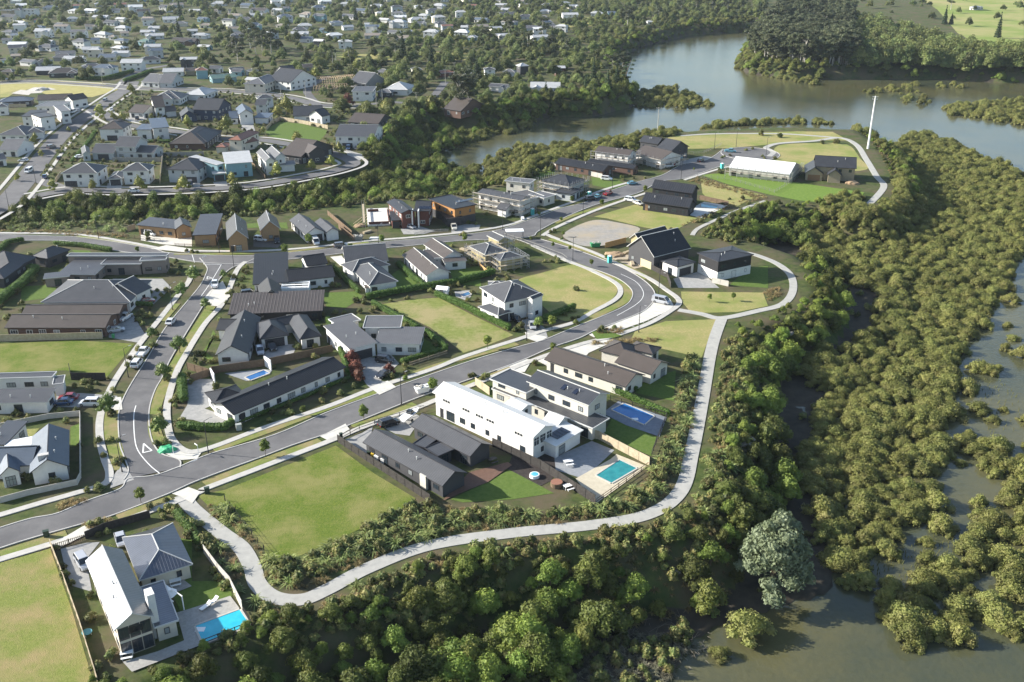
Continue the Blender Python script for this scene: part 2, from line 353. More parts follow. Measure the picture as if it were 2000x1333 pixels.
# ------------------------------------------------------------ lots, lawns, paving
def lot(name, pts, m, label, z=.03, sm=False, fr='z'):
    P = [px(fr, *p) for p in pts]; W_ = [G(*p) for p in P]
    if sm: W_ = smooth(W_, 5, True)
    LOTS.append(np.array([tuple(q) for q in W_]))
    return patch(name, W_, z + J(.0021, 11), m, label, world=True)
lot('grass_lot', [(386,968),(440,957),(656,871),(730,925),(812,974),(780,998),(690,1040),(600,1080),(562,1097),(528,1091),(480,1030),(440,985),(410,992)], M_grass, 'bright mown grass lot beside the dark gabled house')
lot('grass_lot', [(-300,1190),(0,1100),(98,1072),(140,1190),(186,1345),(100,1400),(-260,1480)], mat('patchy_grass', (.13, .165, .035), (.215, .23, .065), 2.4, .95, .1, .7, 9, c3=(.27, .22, .1), s3=.13, bdist=.2, detail=10), 'patchy dry grass lot in the bottom left corner')
lot('grass_lot', [(-200,680),(0,672),(140,665),(262,672),(240,700),(205,742),(130,724),(0,728),(-200,740)], M_grass, 'bright green empty lot left of the side street')
lot('grass_lot', [(745,595),(800,586),(857,582),(925,617),(1003,655),(960,672),(905,690),(840,640)], mat('rough_grass', (.14, .175, .04), (.22, .235, .075), .8, .95, .1, .8, 5, c3=(.29, .25, .12), s3=.1, bdist=.2), 'rough olive grass lot left of the white two storey house')
lot('grass_lot', [(1012,548),(1060,533),(1117,518),(1160,530),(1192,545),(1206,563),(1196,584),(1158,606),(1105,628),(1062,600),(1040,570)], M_dry, 'tall dry grass lot inside the bend of the road', sm=True)
lot('dirt_lot', [(1100,458),(1130,440),(1165,430),(1205,435),(1250,447),(1222,466),(1178,480),(1140,481),(1110,470)], mat('bare_gravel', (.23, .22, .2), (.31, .29, .26), .6, .95, .1, .3, 5, c3=(.33, .28, .2), s3=.08), 'bare gravel lot cleared for building', sm=True)
lot('grass_lot', [(1160,424),(1240,400),(1362,427),(1310,455),(1250,443),(1185,427)], M_dry, 'dry mown lot beside the black gabled house')
lot('grass_lot', [(1368,342),(1420,338),(1520,352),(1688,376),(1672,402),(1560,392),(1500,380),(1420,360)], mat('irrigated_grass', (.1, .17, .028), (.15, .21, .045), 1, .95, .1, .5, 5, bdist=.1), 'vivid green lawn in front of the long white building')
lot('grass_lot', [(1368,350),(1420,362),(1500,384),(1460,392),(1440,404),(1390,398),(1372,378)], M_dry, 'dry grass lot behind the black house fence')
lot('dry_field', [(1310,266),(1400,262),(1560,257),(1626,258),(1658,275),(1600,275),(1510,282),(1480,285),(1420,290),(1300,292),(1290,280)], M_dry, 'straw coloured field at the tip of the headland')
lot('dry_field', [(1520,285),(1600,280),(1655,283),(1680,310),(1692,332),(1600,335),(1550,320),(1515,312)], M_dry, 'tan oval of dry grass ringed by the gravel path', sm=True)
lot('grass_verge', [(1330,570),(1490,572),(1500,598),(1440,610),(1350,612),(1332,590)], M_dry, 'dry grass verge below the black box house')
lot('grass_verge', [(1240,648),(1300,628),(1400,624),(1385,660),(1370,700),(1330,690),(1230,668)], M_dry, 'dry grass triangle between the car park and the gravel path')
lot('parking_bay', [(1198,634),(1252,613),(1270,600),(1280,586),(1308,584),(1316,598),(1305,608),(1262,628),(1200,650),(1160,660),(1150,655)], M_pale, 'pale concrete angled parking bays at the bend', z=.112)
for k in range(9):
    x0 = 1208 + k * 9.5; y0 = 633 - k * 4.1; a = G(x0, y0); b = G(x0 + 31, y0 + 6.5)
    struct(stripW([a, b], .12, .15 + J()).build('bay_line', M_paint), 'white painted parking bay line')
lot('median_island', [(1155,650),(1180,645),(1215,657),(1200,661),(1165,664)], M_lawn, 'small green island by the parking bays', z=.17)
lot('crossing_paving', [(1050,706),(1090,684),(1140,668),(1165,665),(1200,664),(1190,672),(1150,690),(1130,712),(1080,722)], M_pale, 'pale forecourt of the long brown roofed house', z=.09)
lot('crossing_paving', [(353,972),(336,966),(368,953),(392,962),(376,985)], M_pale, 'pale concrete where the gravel path meets the street', z=.175)
lot('crossing_paving', [(222,930),(240,905),(262,938),(215,955)], M_drive, 'corner ramp of the footpath', z=.1)
lot('crossing_paving', [(318,885),(345,868),(372,880),(400,876),(385,897),(352,900)], M_pale, 'pale corner paving at the lower junction', z=.1)
# verges: green strips beside the kerbs
def verge(pts, w, label, m=None): strip('grass_verge', pts, w, .1 + J(), m or M_lawn, label, .1, 6)
M_verge = mat('verge_grass', (.12, .165, .035), (.18, .2, .06), 1.0, .95, .1, .6, 6, c3=(.25, .2, .1), s3=.15, bdist=.1)
verge([(0,1083),(99,1052),(130,1042)], 2.0, 'narrow green verge at the bottom left', M_verge)
verge([(230,1012),(335,974)], 2.2, 'green verge above the lower hip roofed house', M_verge)
verge([(400,946),(515,901),(625,861)], 2.0, 'green verge above the big grass lot', M_verge)
verge([(690,835),(760,810),(810,790)], 2.0, 'green verge left of the white roofed house', M_verge)
verge([(900,757),(960,735),(1000,720)], 2.2, 'green verge by the cream house', M_verge)
verge([(418,880),(537,838),(640,798),(738,764)], 1.9, 'green verge between the hedge and the main road', M_verge)
verge([(770,745),(850,716),(930,694),(1010,672)], 2.0, 'green verge on the upper side of the main road', M_verge)
verge([(1130,632),(1175,612),(1215,592),(1226,577),(1222,562),(1200,545),(1160,530),(1120,515)], 2.4, 'green verge round the inside of the bend', M_verge)
verge([(1075,467),(1120,482),(1180,503),(1240,530),(1265,545)], 2.2, 'green verge on the outside of the bend', M_verge)
verge([(218,920),(228,890),(218,850),(218,810),(228,780)], 2.8, 'green verge on the left of the side street', M_verge)
verge([(260,720),(290,676)], 2.2, 'green verge beside the two parked white cars', M_verge)
verge([(316,628),(345,594)], 2.2, 'green verge with the lamp on the side street', M_verge)
verge([(312,868),(302,840),(303,800),(315,765),(330,735),(350,700),(375,658),(415,595)], 2.6, 'green verge on the right of the side street', M_verge)
verge([(150,462),(215,470),(290,482)], 2.0, 'green verge on the far side of the upper street', M_verge)
verge([(340,497),(430,497),(540,494),(620,486),(720,474)], 1.6, 'thin green verge by the timber houses', M_verge)
verge([(1085,436),(1130,418),(1200,398),(1240,384)], 2.0, 'thin green verge on the near side of the upper street', M_verge)
verge([(1000,440),(1060,416),(1120,400)], 1.6, 'thin green verge by the building sites', M_verge)
# planting beds and yards
def yard(pts, m, label, z=.035, fr='z', name='yard'): lot(name, pts, m, label, z, fr=fr)
yard([(700,690),(840,625),(990,545),(1205,660),(1000,690),(760,705)], M_lawn, 'shaded back lawn of the dark gabled house', fr='b', name='lawn')
yard([(1440,385),(1490,292),(1705,385),(1680,478)], M_lawn, 'square shaded lawn below the big swimming pool', fr='b', name='lawn')
yard([(1600,170),(1650,110),(1800,60),(1790,210)], M_lawn, 'lawn of the long brown roofed house', fr='b', name='lawn')
M_deckgrey = mat('grey_paving', (.2, .21, .22), (.27, .28, .29), 1, .8, .3)
yard([(1130,520),(1390,405),(1500,450),(1350,590)], M_deckgrey, 'blue grey gravel yard behind the white house', fr='b')
yard([(1000,480),(1200,420),(1215,560),(1190,600),(1140,625),(975,540)], mat('dark_bark', (.035, .03, .028), (.06, .05, .045), 1.5, .95, .1), 'dark bark bed with the round spa pool', fr='b')
yard([(180,400),(270,365),(320,335),(290,470),(240,455)], M_drive, 'grey driveway of the dark gabled house', fr='b', z=.05, name='driveway')
yard([(340,325),(490,250),(560,290),(500,380),(430,370)], M_drive, 'grey parking court of the dark gabled house', fr='b', z=.05, name='driveway')
yard([(60,620),(60,440),(240,440),(250,620),(180,650),(300,690),(340,770),(300,790),(100,730),(0,720)], M_drive, 'grey forecourt of the long dark roofed house', fr='c', z=.05, name='driveway')
yard([(1270,280),(1410,290),(1500,260),(1560,330),(1430,450),(1490,470),(1400,545),(1330,480),(1290,420)], M_drive, 'grey driveway of the angular grey roofed house', fr='c', z=.05, name='driveway')
yard([(1350,500),(1480,455),(1540,500),(1420,555)], M_pale, 'pale driveway apron by the red tree', fr='c', z=.165, name='driveway')
yard([(1000,850),(1180,760),(1210,800),(1060,880)], M_pale, 'pale driveway apron above the big grass lot', fr='c', z=.165, name='driveway')
yard([(590,260),(690,190),(840,195),(790,300),(600,290)], M_drive, 'grey courtyard of the white hip roofed house', fr='c', z=.05, name='driveway')
yard([(395,410),(560,370),(650,365),(560,480),(600,690),(470,650),(430,560)], M_drive, 'grey driveway of the lower left barn house', fr='a', z=.05, name='driveway')
yard([(340,385),(550,260),(600,300),(400,400)], M_pale, 'pale driveway apron at the lower left gate', fr='a', z=.165, name='driveway')
yard([(880,500),(1270,500),(1340,570),(1200,700),(1020,690)], M_drive, 'grey driveway of the large hip roofed house', fr='e', z=.05, name='driveway')
yard([(850,900),(1040,780),(1130,930),(1080,1000),(850,960)], M_drive, 'grey driveway with two parked cars', fr='e', z=.05, name='driveway')
yard([(1100,150),(1500,175),(1500,250),(1260,230),(1100,200)], M_pale, 'pale driveway of the timber clad house', fr='e', z=.05, name='driveway')
yard([(1180,270),(1300,240),(1500,270),(1480,300)], M_pale, 'pale driveway apron of the timber clad house', fr='e', z=.165, name='driveway')
yard([(1640,600),(1740,520),(1800,640),(1700,720),(1560,700)], M_pale, 'pale driveway apron on the side street', fr='e', z=.165, name='driveway')
yard([(400,545),(580,540),(830,560),(850,600),(650,640),(400,640)], M_drive, 'grey driveway with three parked cars', fr='d', z=.05, name='driveway')
yard([(740,580),(860,570),(870,660),(760,670)], M_pale, 'driveway apron under the round street tree', fr='d', z=.165, name='driveway')
yard([(350,600),(470,590),(480,640),(440,670),(360,640)], M_drive, 'pool terrace of the white two storey house', fr='g', z=.05)
yard([(870,830),(960,800),(1060,890),(1080,960),(940,960)], M_drive, 'dark driveway of the white two storey house', fr='g', z=.05, name='driveway')
yard([(900,920),(1080,960),(1000,1000),(920,970)], M_pale, 'pale driveway apron of the white two storey house', fr='g', z=.165, name='driveway')
yard([(640,1180),(840,1130),(960,1130),(900,1230),(700,1230)], M_pale, 'pale forecourt of the cream house', fr='g', z=.09, name='driveway')
yard([(660,740),(790,690),(1000,760),(880,790),(690,790)], M_drive, 'driveway with a parked silver car by the red brick house', fr='k', z=.05, name='driveway')
yard([(1150,720),(1300,690),(1440,700),(1420,760),(1160,790)], M_drive, 'driveway of the orange timber house', fr='k', z=.05, name='driveway')
yard([(380,200),(560,170),(600,230),(570,260),(380,250)], mat('asphalt_drive', (.09, .085, .08), (.12, .11, .1), 1, .9), 'dark driveway between the two steep timber gables', fr='f', z=.05, name='driveway')
yard([(980,330),(1070,320),(1100,370),(1060,400)], M_pale, 'pale driveway beside the white hip house', fr='f', z=.05, name='driveway')
yard([(920,610),(1180,600),(1240,640),(1100,730),(950,720)], M_lawn, 'sunny lawn behind the striped roof', fr='f', name='lawn')
yard([(1460,470),(1540,410),(1700,540),(1500,590)], M_lawn, 'strip of lawn between two white houses', fr='f', name='lawn')
yard([(330,70),(440,65),(440,100),(335,105)], M_lawn, 'small bright lawn between the steep gables', fr='f', name='lawn')
yard([(580,60),(640,60),(650,110),(590,100)], M_lawn, 'small bright lawn behind the second steep gable', fr='f', name='lawn')
yard([(1640,940),(1850,1030),(1830,1060),(1700,1080),(1680,1000)], M_lawn, 'dark green yard of the grey angular house', fr='f', name='lawn')
yard([(310,440),(550,400),(560,560),(360,540)], M_lawn, 'grass behind the striped roof house', fr='g', name='lawn')
yard([(170,560),(430,545),(450,640),(160,680)], M_lawn, 'narrow lawn of the hip roofed house', fr='e', name='lawn')
yard([(0,490),(180,490),(120,600),(0,620)], M_lawn, 'hedged lawn at the left edge', fr='e', name='lawn')
yard([(560,275),(700,280),(720,300),(600,310)], M_lawn, 'small lawn behind the hedge', fr='e', name='lawn')
yard([(160,250),(260,120),(240,90),(190,250),(260,300),(180,300)], M_lawn, 'strip of lawn by the white gable', fr='c', name='lawn')
yard([(100,780),(180,740),(280,770),(310,810),(180,810)], mat('fresh_lawn', (.12, .2, .03), (.17, .25, .045), 1, .95, .1, .4, 6), 'small vivid lawn at the corner hedge', fr='c', name='lawn')
yard([(500,780),(570,750),(560,910),(500,920)], M_lawn, 'small lawn behind the stone chimney house', fr='d', name='lawn')
yard([(100,800),(280,790),(230,850),(100,850)], M_dry, 'dry patch behind the stone chimney house', fr='d', name='lawn')
yard([(1090,330),(1250,350),(1250,620),(1500,620),(1510,720),(1180,830),(1130,720)], M_lawn, 'shaded lawn by the lower left pool', fr='a', name='lawn')
M_deck = mat('weathered_deck', (.27, .26, .24), (.36, .35, .32), 2, .8, .2)
yard([(1150,830),(1250,800),(1500,720),(1560,800),(1270,910),(1310,1040),(860,1215),(800,1150),(1030,1080),(1200,1010)], M_deck, 'weathered timber pool deck of the lower left house', fr='a', z=.2, name='deck')
yard([(1050,670),(1180,600),(1250,655),(1110,710)], M_deck, 'small grey patio of the lower left house', fr='a', z=.15, name='deck')
yard([(660,700),(790,560),(980,510),(1000,525),(880,610),(800,640)], mat('red_deck', (.11, .065, .045), (.15, .085, .06), 2, .7), 'reddish timber deck of the dark gabled house', fr='b', z=.15, name='deck')
yard([(1310,590),(1480,495),(1510,470),(1660,530),(1410,712)], mat('pool_paving', (.42, .37, .27), (.5, .45, .34), 1, .8), 'sandy stone paving round the green pool', fr='b', z=.08, name='deck')
yard([(1440,270),(1520,210),(1755,290),(1720,385),(1560,330)], mat('blue_paving', (.13, .15, .18), (.19, .21, .24), 1, .8), 'pale paving round the big blue pool', fr='b', z=.08, name='deck')
yard([(320,400),(600,370),(660,380),(640,400),(480,455)], M_deckgrey, 'pale paving round the narrow pool', fr='c', z=.08, name='deck')
yard([(1440,690),(1500,660),(1690,690),(1480,785),(1390,765)], mat('bright_paving', (.5, .5, .47), (.6, .6, .56), 1, .8), 'pale terrace with the small blue pool', fr='h', z=.08, name='deck')
yard([(1880,1170),(2000,1160),(2000,1333),(1700,1310),(1740,1270)], M_lawn, 'green lawn beside the black box house', fr='h', name='lawn')
yard([(1260,1260),(1480,1200),(1560,1280),(1620,1333),(1300,1333)], M_drive, 'driveway of the black box house', fr='h', z=.05, name='driveway')
yard([(720,1080),(1000,1040),(1100,1120),(1050,1160),(880,1200),(840,1180)], mat('site_dirt', (.3, .25, .18), (.42, .36, .27), 1, .95), 'dusty building site in front of the steep barn', fr='h')
yard([(620,465),(830,490),(900,530),(780,560),(630,530)], M_lawn, 'grass lot beyond the long black house', fr='h', name='lawn')
yard([(150,440),(300,400),(340,430),(230,470)], M_lawn, 'rough grass behind the concrete fence', fr='h', name='lawn')
yard([(1300,340),(1500,300),(1560,310),(1480,350),(1330,400)], M_drive, 'dusty site yard by the turning circle', fr='h')
yard([(840,370),(980,290),(1200,310),(1460,380),(1320,530),(1130,490),(860,430)], M_lawn, 'shaded lawn inside the curved fence', fr='j', name='lawn')
yard([(0,55),(600,45),(1000,60),(1150,130),(900,200),(500,190),(300,120),(0,190)], mat('straw_field', (.27, .25, .09), (.36, .32, .13), .3, .95, .1), 'yellow vacant field at the back of the left suburb', fr='i', name='dry_field')
yard([(110,165),(200,130),(260,135),(330,105),(420,118),(480,108),(550,125),(430,140),(400,160),(300,165),(280,182)], mat('rubble', (.36, .34, .3), (.48, .45, .4), .5, .95), 'pale heap of site rubble and gravel', fr='i', z=.06)
yard([(0,170),(200,120),(80,200),(0,205)], M_dry, 'dry grass at the far left', fr='i', name='dry_field')
yard([(1390,0),(2000,0),(2000,300),(1780,300),(1600,200),(1480,60)], mat('paddock', (.15, .21, .045), (.22, .26, .07), .02, .95, .1, c3=(.3, .27, .12), s3=.01), 'green paddocks beyond the wooded island', fr='o', name='paddock', z=.03)
yard([(800,150),(960,110),(1120,125),(1080,165),(880,180)], M_dry, 'pale dry field among the distant trees', fr='n', name='dry_field')
yard([(0,340),(300,345),(400,395),(0,390)], M_dry, 'long dry grass strip among the distant trees', fr='n', name='dry_field')
yard([(780,430),(1300,420),(1350,470),(950,470)], M_dry, 'narrow dry strip behind the palms', fr='m', name='dry_field')
yard([(1480,200),(1700,190),(1900,230),(1550,230)], M_dry, 'pale field among far houses', fr='l', name='dry_field')
yard([(0,170),(180,150),(220,180),(60,210)], M_dry, 'field below the far apartment blocks', fr='l', name='dry_field')
for q, lb in ((([(630,1080),(600,1075),(720,1130),(830,1150),(800,1100)]), 'paved drive of the corner white house'), (([(1050,1040),(1190,1040),(1180,1130),(1030,1130)]), 'drive of the hip roofed suburb house'), (([(1830,980),(1950,975),(1950,1110),(1830,1110)]), 'pale wide drive in the left suburb'), (([(1250,400),(1450,410),(1380,440),(1260,440)]), 'drive in the middle of the left suburb')):
    yard(q, M_drive, lb, fr='i', z=.05, name='driveway')
for q, lb in (([(330,880),(460,870),(480,940),(370,945)], 'drive of the pale blue house'), ([(70,830),(210,820),(200,960),(60,970)], 'wide drive beside the pale blue house'), ([(580,310),(720,310),(740,380),(620,380)], 'drive of the white gabled suburb house'), ([(1620,560),(1820,620),(1760,670),(1640,620)], 'pale drive at the right of the left suburb')):
    yard(q, M_drive, lb, fr='j', z=.05, name='driveway')
# painted markings
def line(pts, w, label, fr='z', z=.122): struct(stripW(smooth([G(*px(fr, *p)) for p in pts], 5), w, z).build('road_marking', M_paint), label)
line([(965,630),(950,700),(955,850),(980,950),(1060,1050),(1135,1113)], .18, 'white centre line of the side street', 'd')
line([(1135,1113),(1250,1070),(1400,1012)], .25, 'white give way line at the lower junction', 'd')
line([(1570,640),(1640,540),(1730,390)], .15, 'white centre line at the top of the side street', 'e')
line([(1730,390),(1590,388)], .2, 'white give way line at the upper junction', 'e')
line([(1520,375),(1500,310)], .15, 'short white line on the upper street', 'e')
line([(1650,465),(1760,520),(1820,590),(1820,650),(1760,710),(1620,790)], .15, 'white centre line round the bend', 'g')
for T, fr in (([(1020,900),(1015,965),(1078,950)], 'd'), ([(1620,485),(1618,505),(1660,498)], 'e')):
    P = [G(*px(fr, *p)) for p in T]; mb = MB()
    for i in range(3):
        q = stripW([P[i], P[(i + 1) % 3]], .28 if fr == 'd' else .2, .122 + .004 * i); 
        for fc in q.f: mb.quad([q.v[j] for j in fc])
    struct(mb.build('road_marking', M_paint), 'white painted give way triangle ' + ('at the lower junction' if fr == 'd' else 'at the upper junction'))
# ------------------------------------------------------------ houses
def C3(h): return tuple(((int(h[i:i + 2], 16) / 255) ** 2.2) for i in (0, 2, 4))
WALL = dict(white=(.62, .61, .58), cream=(.5, .48, .42), black=(.022, .022, .024), dark=(.055, .055, .058), grey=(.2, .2, .2), brick=(.2, .17, .15), timber=(.3, .19, .1),
            pine=(.34, .29, .16), brown=(.1, .06, .045), orange=(.34, .17, .06), pale=(.4, .42, .42), blue=(.035, .05, .085), tan=(.3, .25, .17), redbrick=(.11, .045, .035), weather=(.33, .3, .25), teal=(.2, .33, .36), ivory=(.52, .48, .4))
ROOF = dict(zinc=(.15, .16, .18), dark=(.045, .047, .052), grey=(.12, .12, .125), mid=(.075, .077, .083), black=(.02, .021, .024), white=(.72, .72, .7), brown=(.085, .07, .06), red=(.26, .12, .08), light=(.5, .5, .49), green=(.12, .2, .17), tan=(.3, .25, .2), blue=(.1, .13, .17))
def wallm(n):
    return mat('wall_' + n, tuple(c * .93 for c in WALL[n]), tuple(min(.8, c * 1.06) for c in WALL[n]), 1.2, .75, .25)
M_glass = mat('window_glass', (.025, .035, .045), rough=.06, spec=.9, coord='pos')
M_curt = mat('curtained_glass', (.25, .27, .27), rough=.12, spec=.8)
M_frw = mat('frame_white', (.6, .6, .58), rough=.5); M_frd = mat('frame_dark', (.03, .03, .033), rough=.5)
M_fasw = mat('fascia_pale', (.5, .5, .48), rough=.6); M_fasd = mat('fascia_dark', (.035, .035, .04), rough=.5)
M_gar = mat('garage_door_dark', (.04, .04, .045), rough=.6); M_garw = mat('garage_door_pale', (.55, .55, .53), rough=.6); M_gart = mat('garage_door_timber', (.22, .13, .07), rough=.7)
FOOT = []
def wing_px(w, gz=0.0):
    fr, ax, ay, bx, by, cx, cy, h, ty = w[:9]; pitch = w[9] if len(w) > 9 else dict(g=27, h=24, f=0, m=7)[ty]
    A = np.array(GF(fr, ax, ay, h + gz)); B = np.array(GF(fr, bx, by, h + gz)); C = np.array(GF(fr, cx, cy, h + gz))
    u = B - A; L = np.hypot(*u); u = u / L; v = np.array([-u[1], u[0]]); Wd = (C - A) @ v
    if Wd < 0:     # C lies on the other side: swap so that v points to it
        A, B = B, A; u = -u; v = -v; Wd = -Wd
    return dict(A=A, u=u, v=v, L=float(L), W=float(Wd), h=h, ty=ty, p=math.tan(math.radians(pitch)), z=gz)
def wing_w(cx, cy, ang, L, Wd, h, ty, pitch=24, gz=0.0):
    u = np.array([math.cos(ang), math.sin(ang)]); v = np.array([-u[1], u[0]])
    return dict(A=np.array([cx, cy]) - u * L / 2 - v * Wd / 2, u=u, v=v, L=L, W=Wd, h=h, ty=ty, p=math.tan(math.radians(pitch)), z=gz)
def covered(w, P, others, m=.3):
    for o in others:
        if o is w or o['h'] < w['h'] - .5: continue
        d = P - o['A']; s, t = d @ o['u'], d @ o['v']
        if m < s < o['L'] - m and m < t < o['W'] - m: return True
    return False
def roof_mesh(mb, w, loc, th=.2, k=0):
    A, u, v, L, Wd, p = w['A'], w['u'], w['v'], w['L'], w['W'], w['p']; h = w['h'] + w['z'] + k * .013
    def P(s, t, z): q = A + u * s + v * t; return (q[0] - loc[0], q[1] - loc[1], z - loc[2])
    ty = w['ty']
    def slab(pts, uv):
        top = [P(*q) for q in pts]; bot = [P(q[0], q[1], q[2] - th) for q in pts]; mb.hexa(bot, top, 0, uv, 1)
    if ty == 'g':
        r = h + p * Wd / 2; sl = math.hypot(Wd / 2, r - h)
        slab([(0, 0, h), (L, 0, h), (L, Wd / 2, r), (0, Wd / 2, r)], [(0, 0), (L, 0), (L, sl), (0, sl)])
        slab([(L, Wd, h), (0, Wd, h), (0, Wd / 2, r), (L, Wd / 2, r)], [(0, 0), (L, 0), (L, sl), (0, sl)])
        a = P(-.03, Wd / 2, r + .03); b = P(L + .03, Wd / 2, r + .03); mb.bar(a, b, .16, 1)
    elif ty == 'h':
        if L >= Wd: d = Wd / 2; r = h + p * d; R0 = (d, Wd / 2, r); R1 = (L - d, Wd / 2, r)
        else: d = L / 2; r = h + p * d; R0 = (L / 2, d, r); R1 = (L / 2, Wd - d, r)
        c = [(0, 0, h), (L, 0, h), (L, Wd, h), (0, Wd, h)]
        if L >= Wd: fs = [[c[0], c[1], R1, R0], [c[1], c[2], R1], [c[2], c[3], R0, R1], [c[3], c[0], R0]]
        else: fs = [[c[0], c[1], R0], [c[1], c[2], R1, R0], [c[2], c[3], R1], [c[3], c[0], R0, R1]]
        for q in fs:
            e = np.array(q[1]) - np.array(q[0]); e = e / np.linalg.norm(e)
            uv = []
            for pt in q:
                dd = np.array(pt) - np.array(q[0]); s = float(dd @ e); uv.append((s, float(np.linalg.norm(dd - e * s))))
            mb.quad([P(*x) for x in q], 0, uv)
        bt = [P(x[0], x[1], h - th) for x in c]; tp = [P(*x) for x in c]
        for i in range(4): j = (i + 1) % 4; mb.quad([bt[i], bt[j], tp[j], tp[i]], 1)
        mb.quad(bt[::-1], 1)
        up = lambda q, e=.03: P(q[0], q[1], q[2] + e)
        if abs(L - Wd) > .4: mb.bar(up(R0), up(R1), .16, 1)
        near = lambda q: R0 if (q[0] - R0[0]) ** 2 + (q[1] - R0[1]) ** 2 < (q[0] - R1[0]) ** 2 + (q[1] - R1[1]) ** 2 else R1
        for q in c: mb.bar(up(q), up(near(q)), .14, 1)
    elif ty == 'm':
        r = h + p * Wd
        slab([(0, 0, h), (L, 0, h), (L, Wd, r), (0, Wd, r)], [(0, 0), (L, 0), (L, Wd), (0, Wd)])
    else:
        slab([(0, 0, h), (L, 0, h), (L, Wd, h), (0, Wd, h)], [(0, 0), (L, 0), (L, Wd), (0, Wd)])
        for a, b in (((0, 0), (L, 0)), ((L, 0), (L, Wd)), ((L, Wd), (0, Wd)), ((0, Wd), (0, 0))):
            mb.bar(P(a[0], a[1], h + .06), P(b[0], b[1], h + .06), .16, 1)
def wall_mesh(mb, w, loc, ov, th=.2, k=0):
    A, u, v, L, Wd, p = w['A'], w['u'], w['v'], w['L'], w['W'], w['p']; h = w['h'] + w['z'] - th + k * .013
    def P(s, t, z): q = A + u * s + v * t; return (q[0] - loc[0], q[1] - loc[1], z - loc[2])
    o = min(ov, L * .1, Wd * .1) + k * .004; w['o'] = o; e = .02; z0 = w['z'] - 1.2
    if w['ty'] == 'g': prof = [(o, z0), (o, h + p * o - e), (Wd / 2, h + p * Wd / 2 - e), (Wd - o, h + p * o - e), (Wd - o, z0)]
    elif w['ty'] == 'm': prof = [(o, z0), (o, h + p * o - e), (Wd - o, h + p * (Wd - o) - e), (Wd - o, z0)]
    else: prof = [(o, z0), (o, h - e), (Wd - o, h - e), (Wd - o, z0)]
    a = [P(o, t, z) for t, z in prof]; b = [P(L - o, t, z) for t, z in prof]
    mb.hexa(a, b, 0)
def side_frame(w, i):
    """origin, along, outward of wall i (0 = side AB, 1 = end B, 2 = far side, 3 = end A)"""
    A, u, v, L, Wd, o = w['A'], w['u'], w['v'], w['L'], w['W'], w['o']
    return [(A + u * o + v * o, u, -v, L - 2 * o), (A + u * (L - o) + v * o, v, u, Wd - 2 * o),
            (A + u * (L - o) + v * (Wd - o), -u, v, L - 2 * o), (A + u * o + v * (Wd - o), -v, -u, Wd - 2 * o)][i]
def opening(root, loc, w, i, s, z0, wd, ht, frame, pane, name='window', sub='pane', mull=1, transom=False):
    O, al, ou, ln = side_frame(w, i); c = O + al * s; x0 = c - al * wd / 2
    def P(a, d, z): q = x0 + al * a + ou * d; return (q[0] - loc[0], q[1] - loc[1], z - loc[2])
    def bx(mb, a0, a1, b0, b1, d0, d1): mb.hexa([P(a0, d0, b0), P(a0, d1, b0), P(a1, d1, b0), P(a1, d0, b0)][::-1], [P(a0, d0, b1), P(a0, d1, b1), P(a1, d1, b1), P(a1, d0, b1)][::-1])
    f = .09; z0 += w['z']; z1 = z0 + ht; mb = MB()
    bx(mb, 0, f, z0, z1, -.02, .07); bx(mb, wd - f, wd, z0, z1, -.02, .07); bx(mb, f, wd - f, z0, z0 + f, -.02, .07); bx(mb, f, wd - f, z1 - f, z1, -.02, .07)
    for k in range(1, mull + 1):
        m = wd * k / (mull + 1); bx(mb, m - .035, m + .035, z0 + f, z1 - f, -.02, .06)
    if transom: bx(mb, f, wd - f, z0 + ht * .62, z0 + ht * .62 + .07, -.02, .055)
    wo = mb.build(name, frame, root)
    g = MB(); bx(g, f * .6, wd - f * .6, z0 + f * .6, z1 - f * .6, -.01, .035); g.build(sub, pane, wo)
    return wo
def flatdoor(root, loc, w, i, s, wd, ht, m, name='garage_door', z0=.05):
    O, al, ou, ln = side_frame(w, i); c = O + al * s; x0 = c - al * wd / 2; z0 += w['z']
    def P(a, d, z): q = x0 + al * a + ou * d; return (q[0] - loc[0], q[1] - loc[1], z - loc[2])
    mb = MB(); n = 5 if name == 'garage_door' else 1; hh = ht / n
    for k in range(n):
        a = z0 + k * hh + .012; b = z0 + (k + 1) * hh - .012
        mb.hexa([P(0, -.02, a), P(0, .05, a), P(wd, .05, a), P(wd, -.02, a)][::-1], [P(0, -.02, b), P(0, .05, b), P(wd, .05, b), P(wd, -.02, b)][::-1])
    mb.hexa([P(-.1, -.02, z0 + ht), P(-.1, .09, z0 + ht), P(wd + .1, .09, z0 + ht), P(wd + .1, -.02, z0 + ht)][::-1], [P(-.1, -.02, z0 + ht + .1), P(-.1, .09, z0 + ht + .1), P(wd + .1, .09, z0 + ht + .1), P(wd + .1, -.02, z0 + ht + .1)][::-1])
    return mb.build(name, m, root)
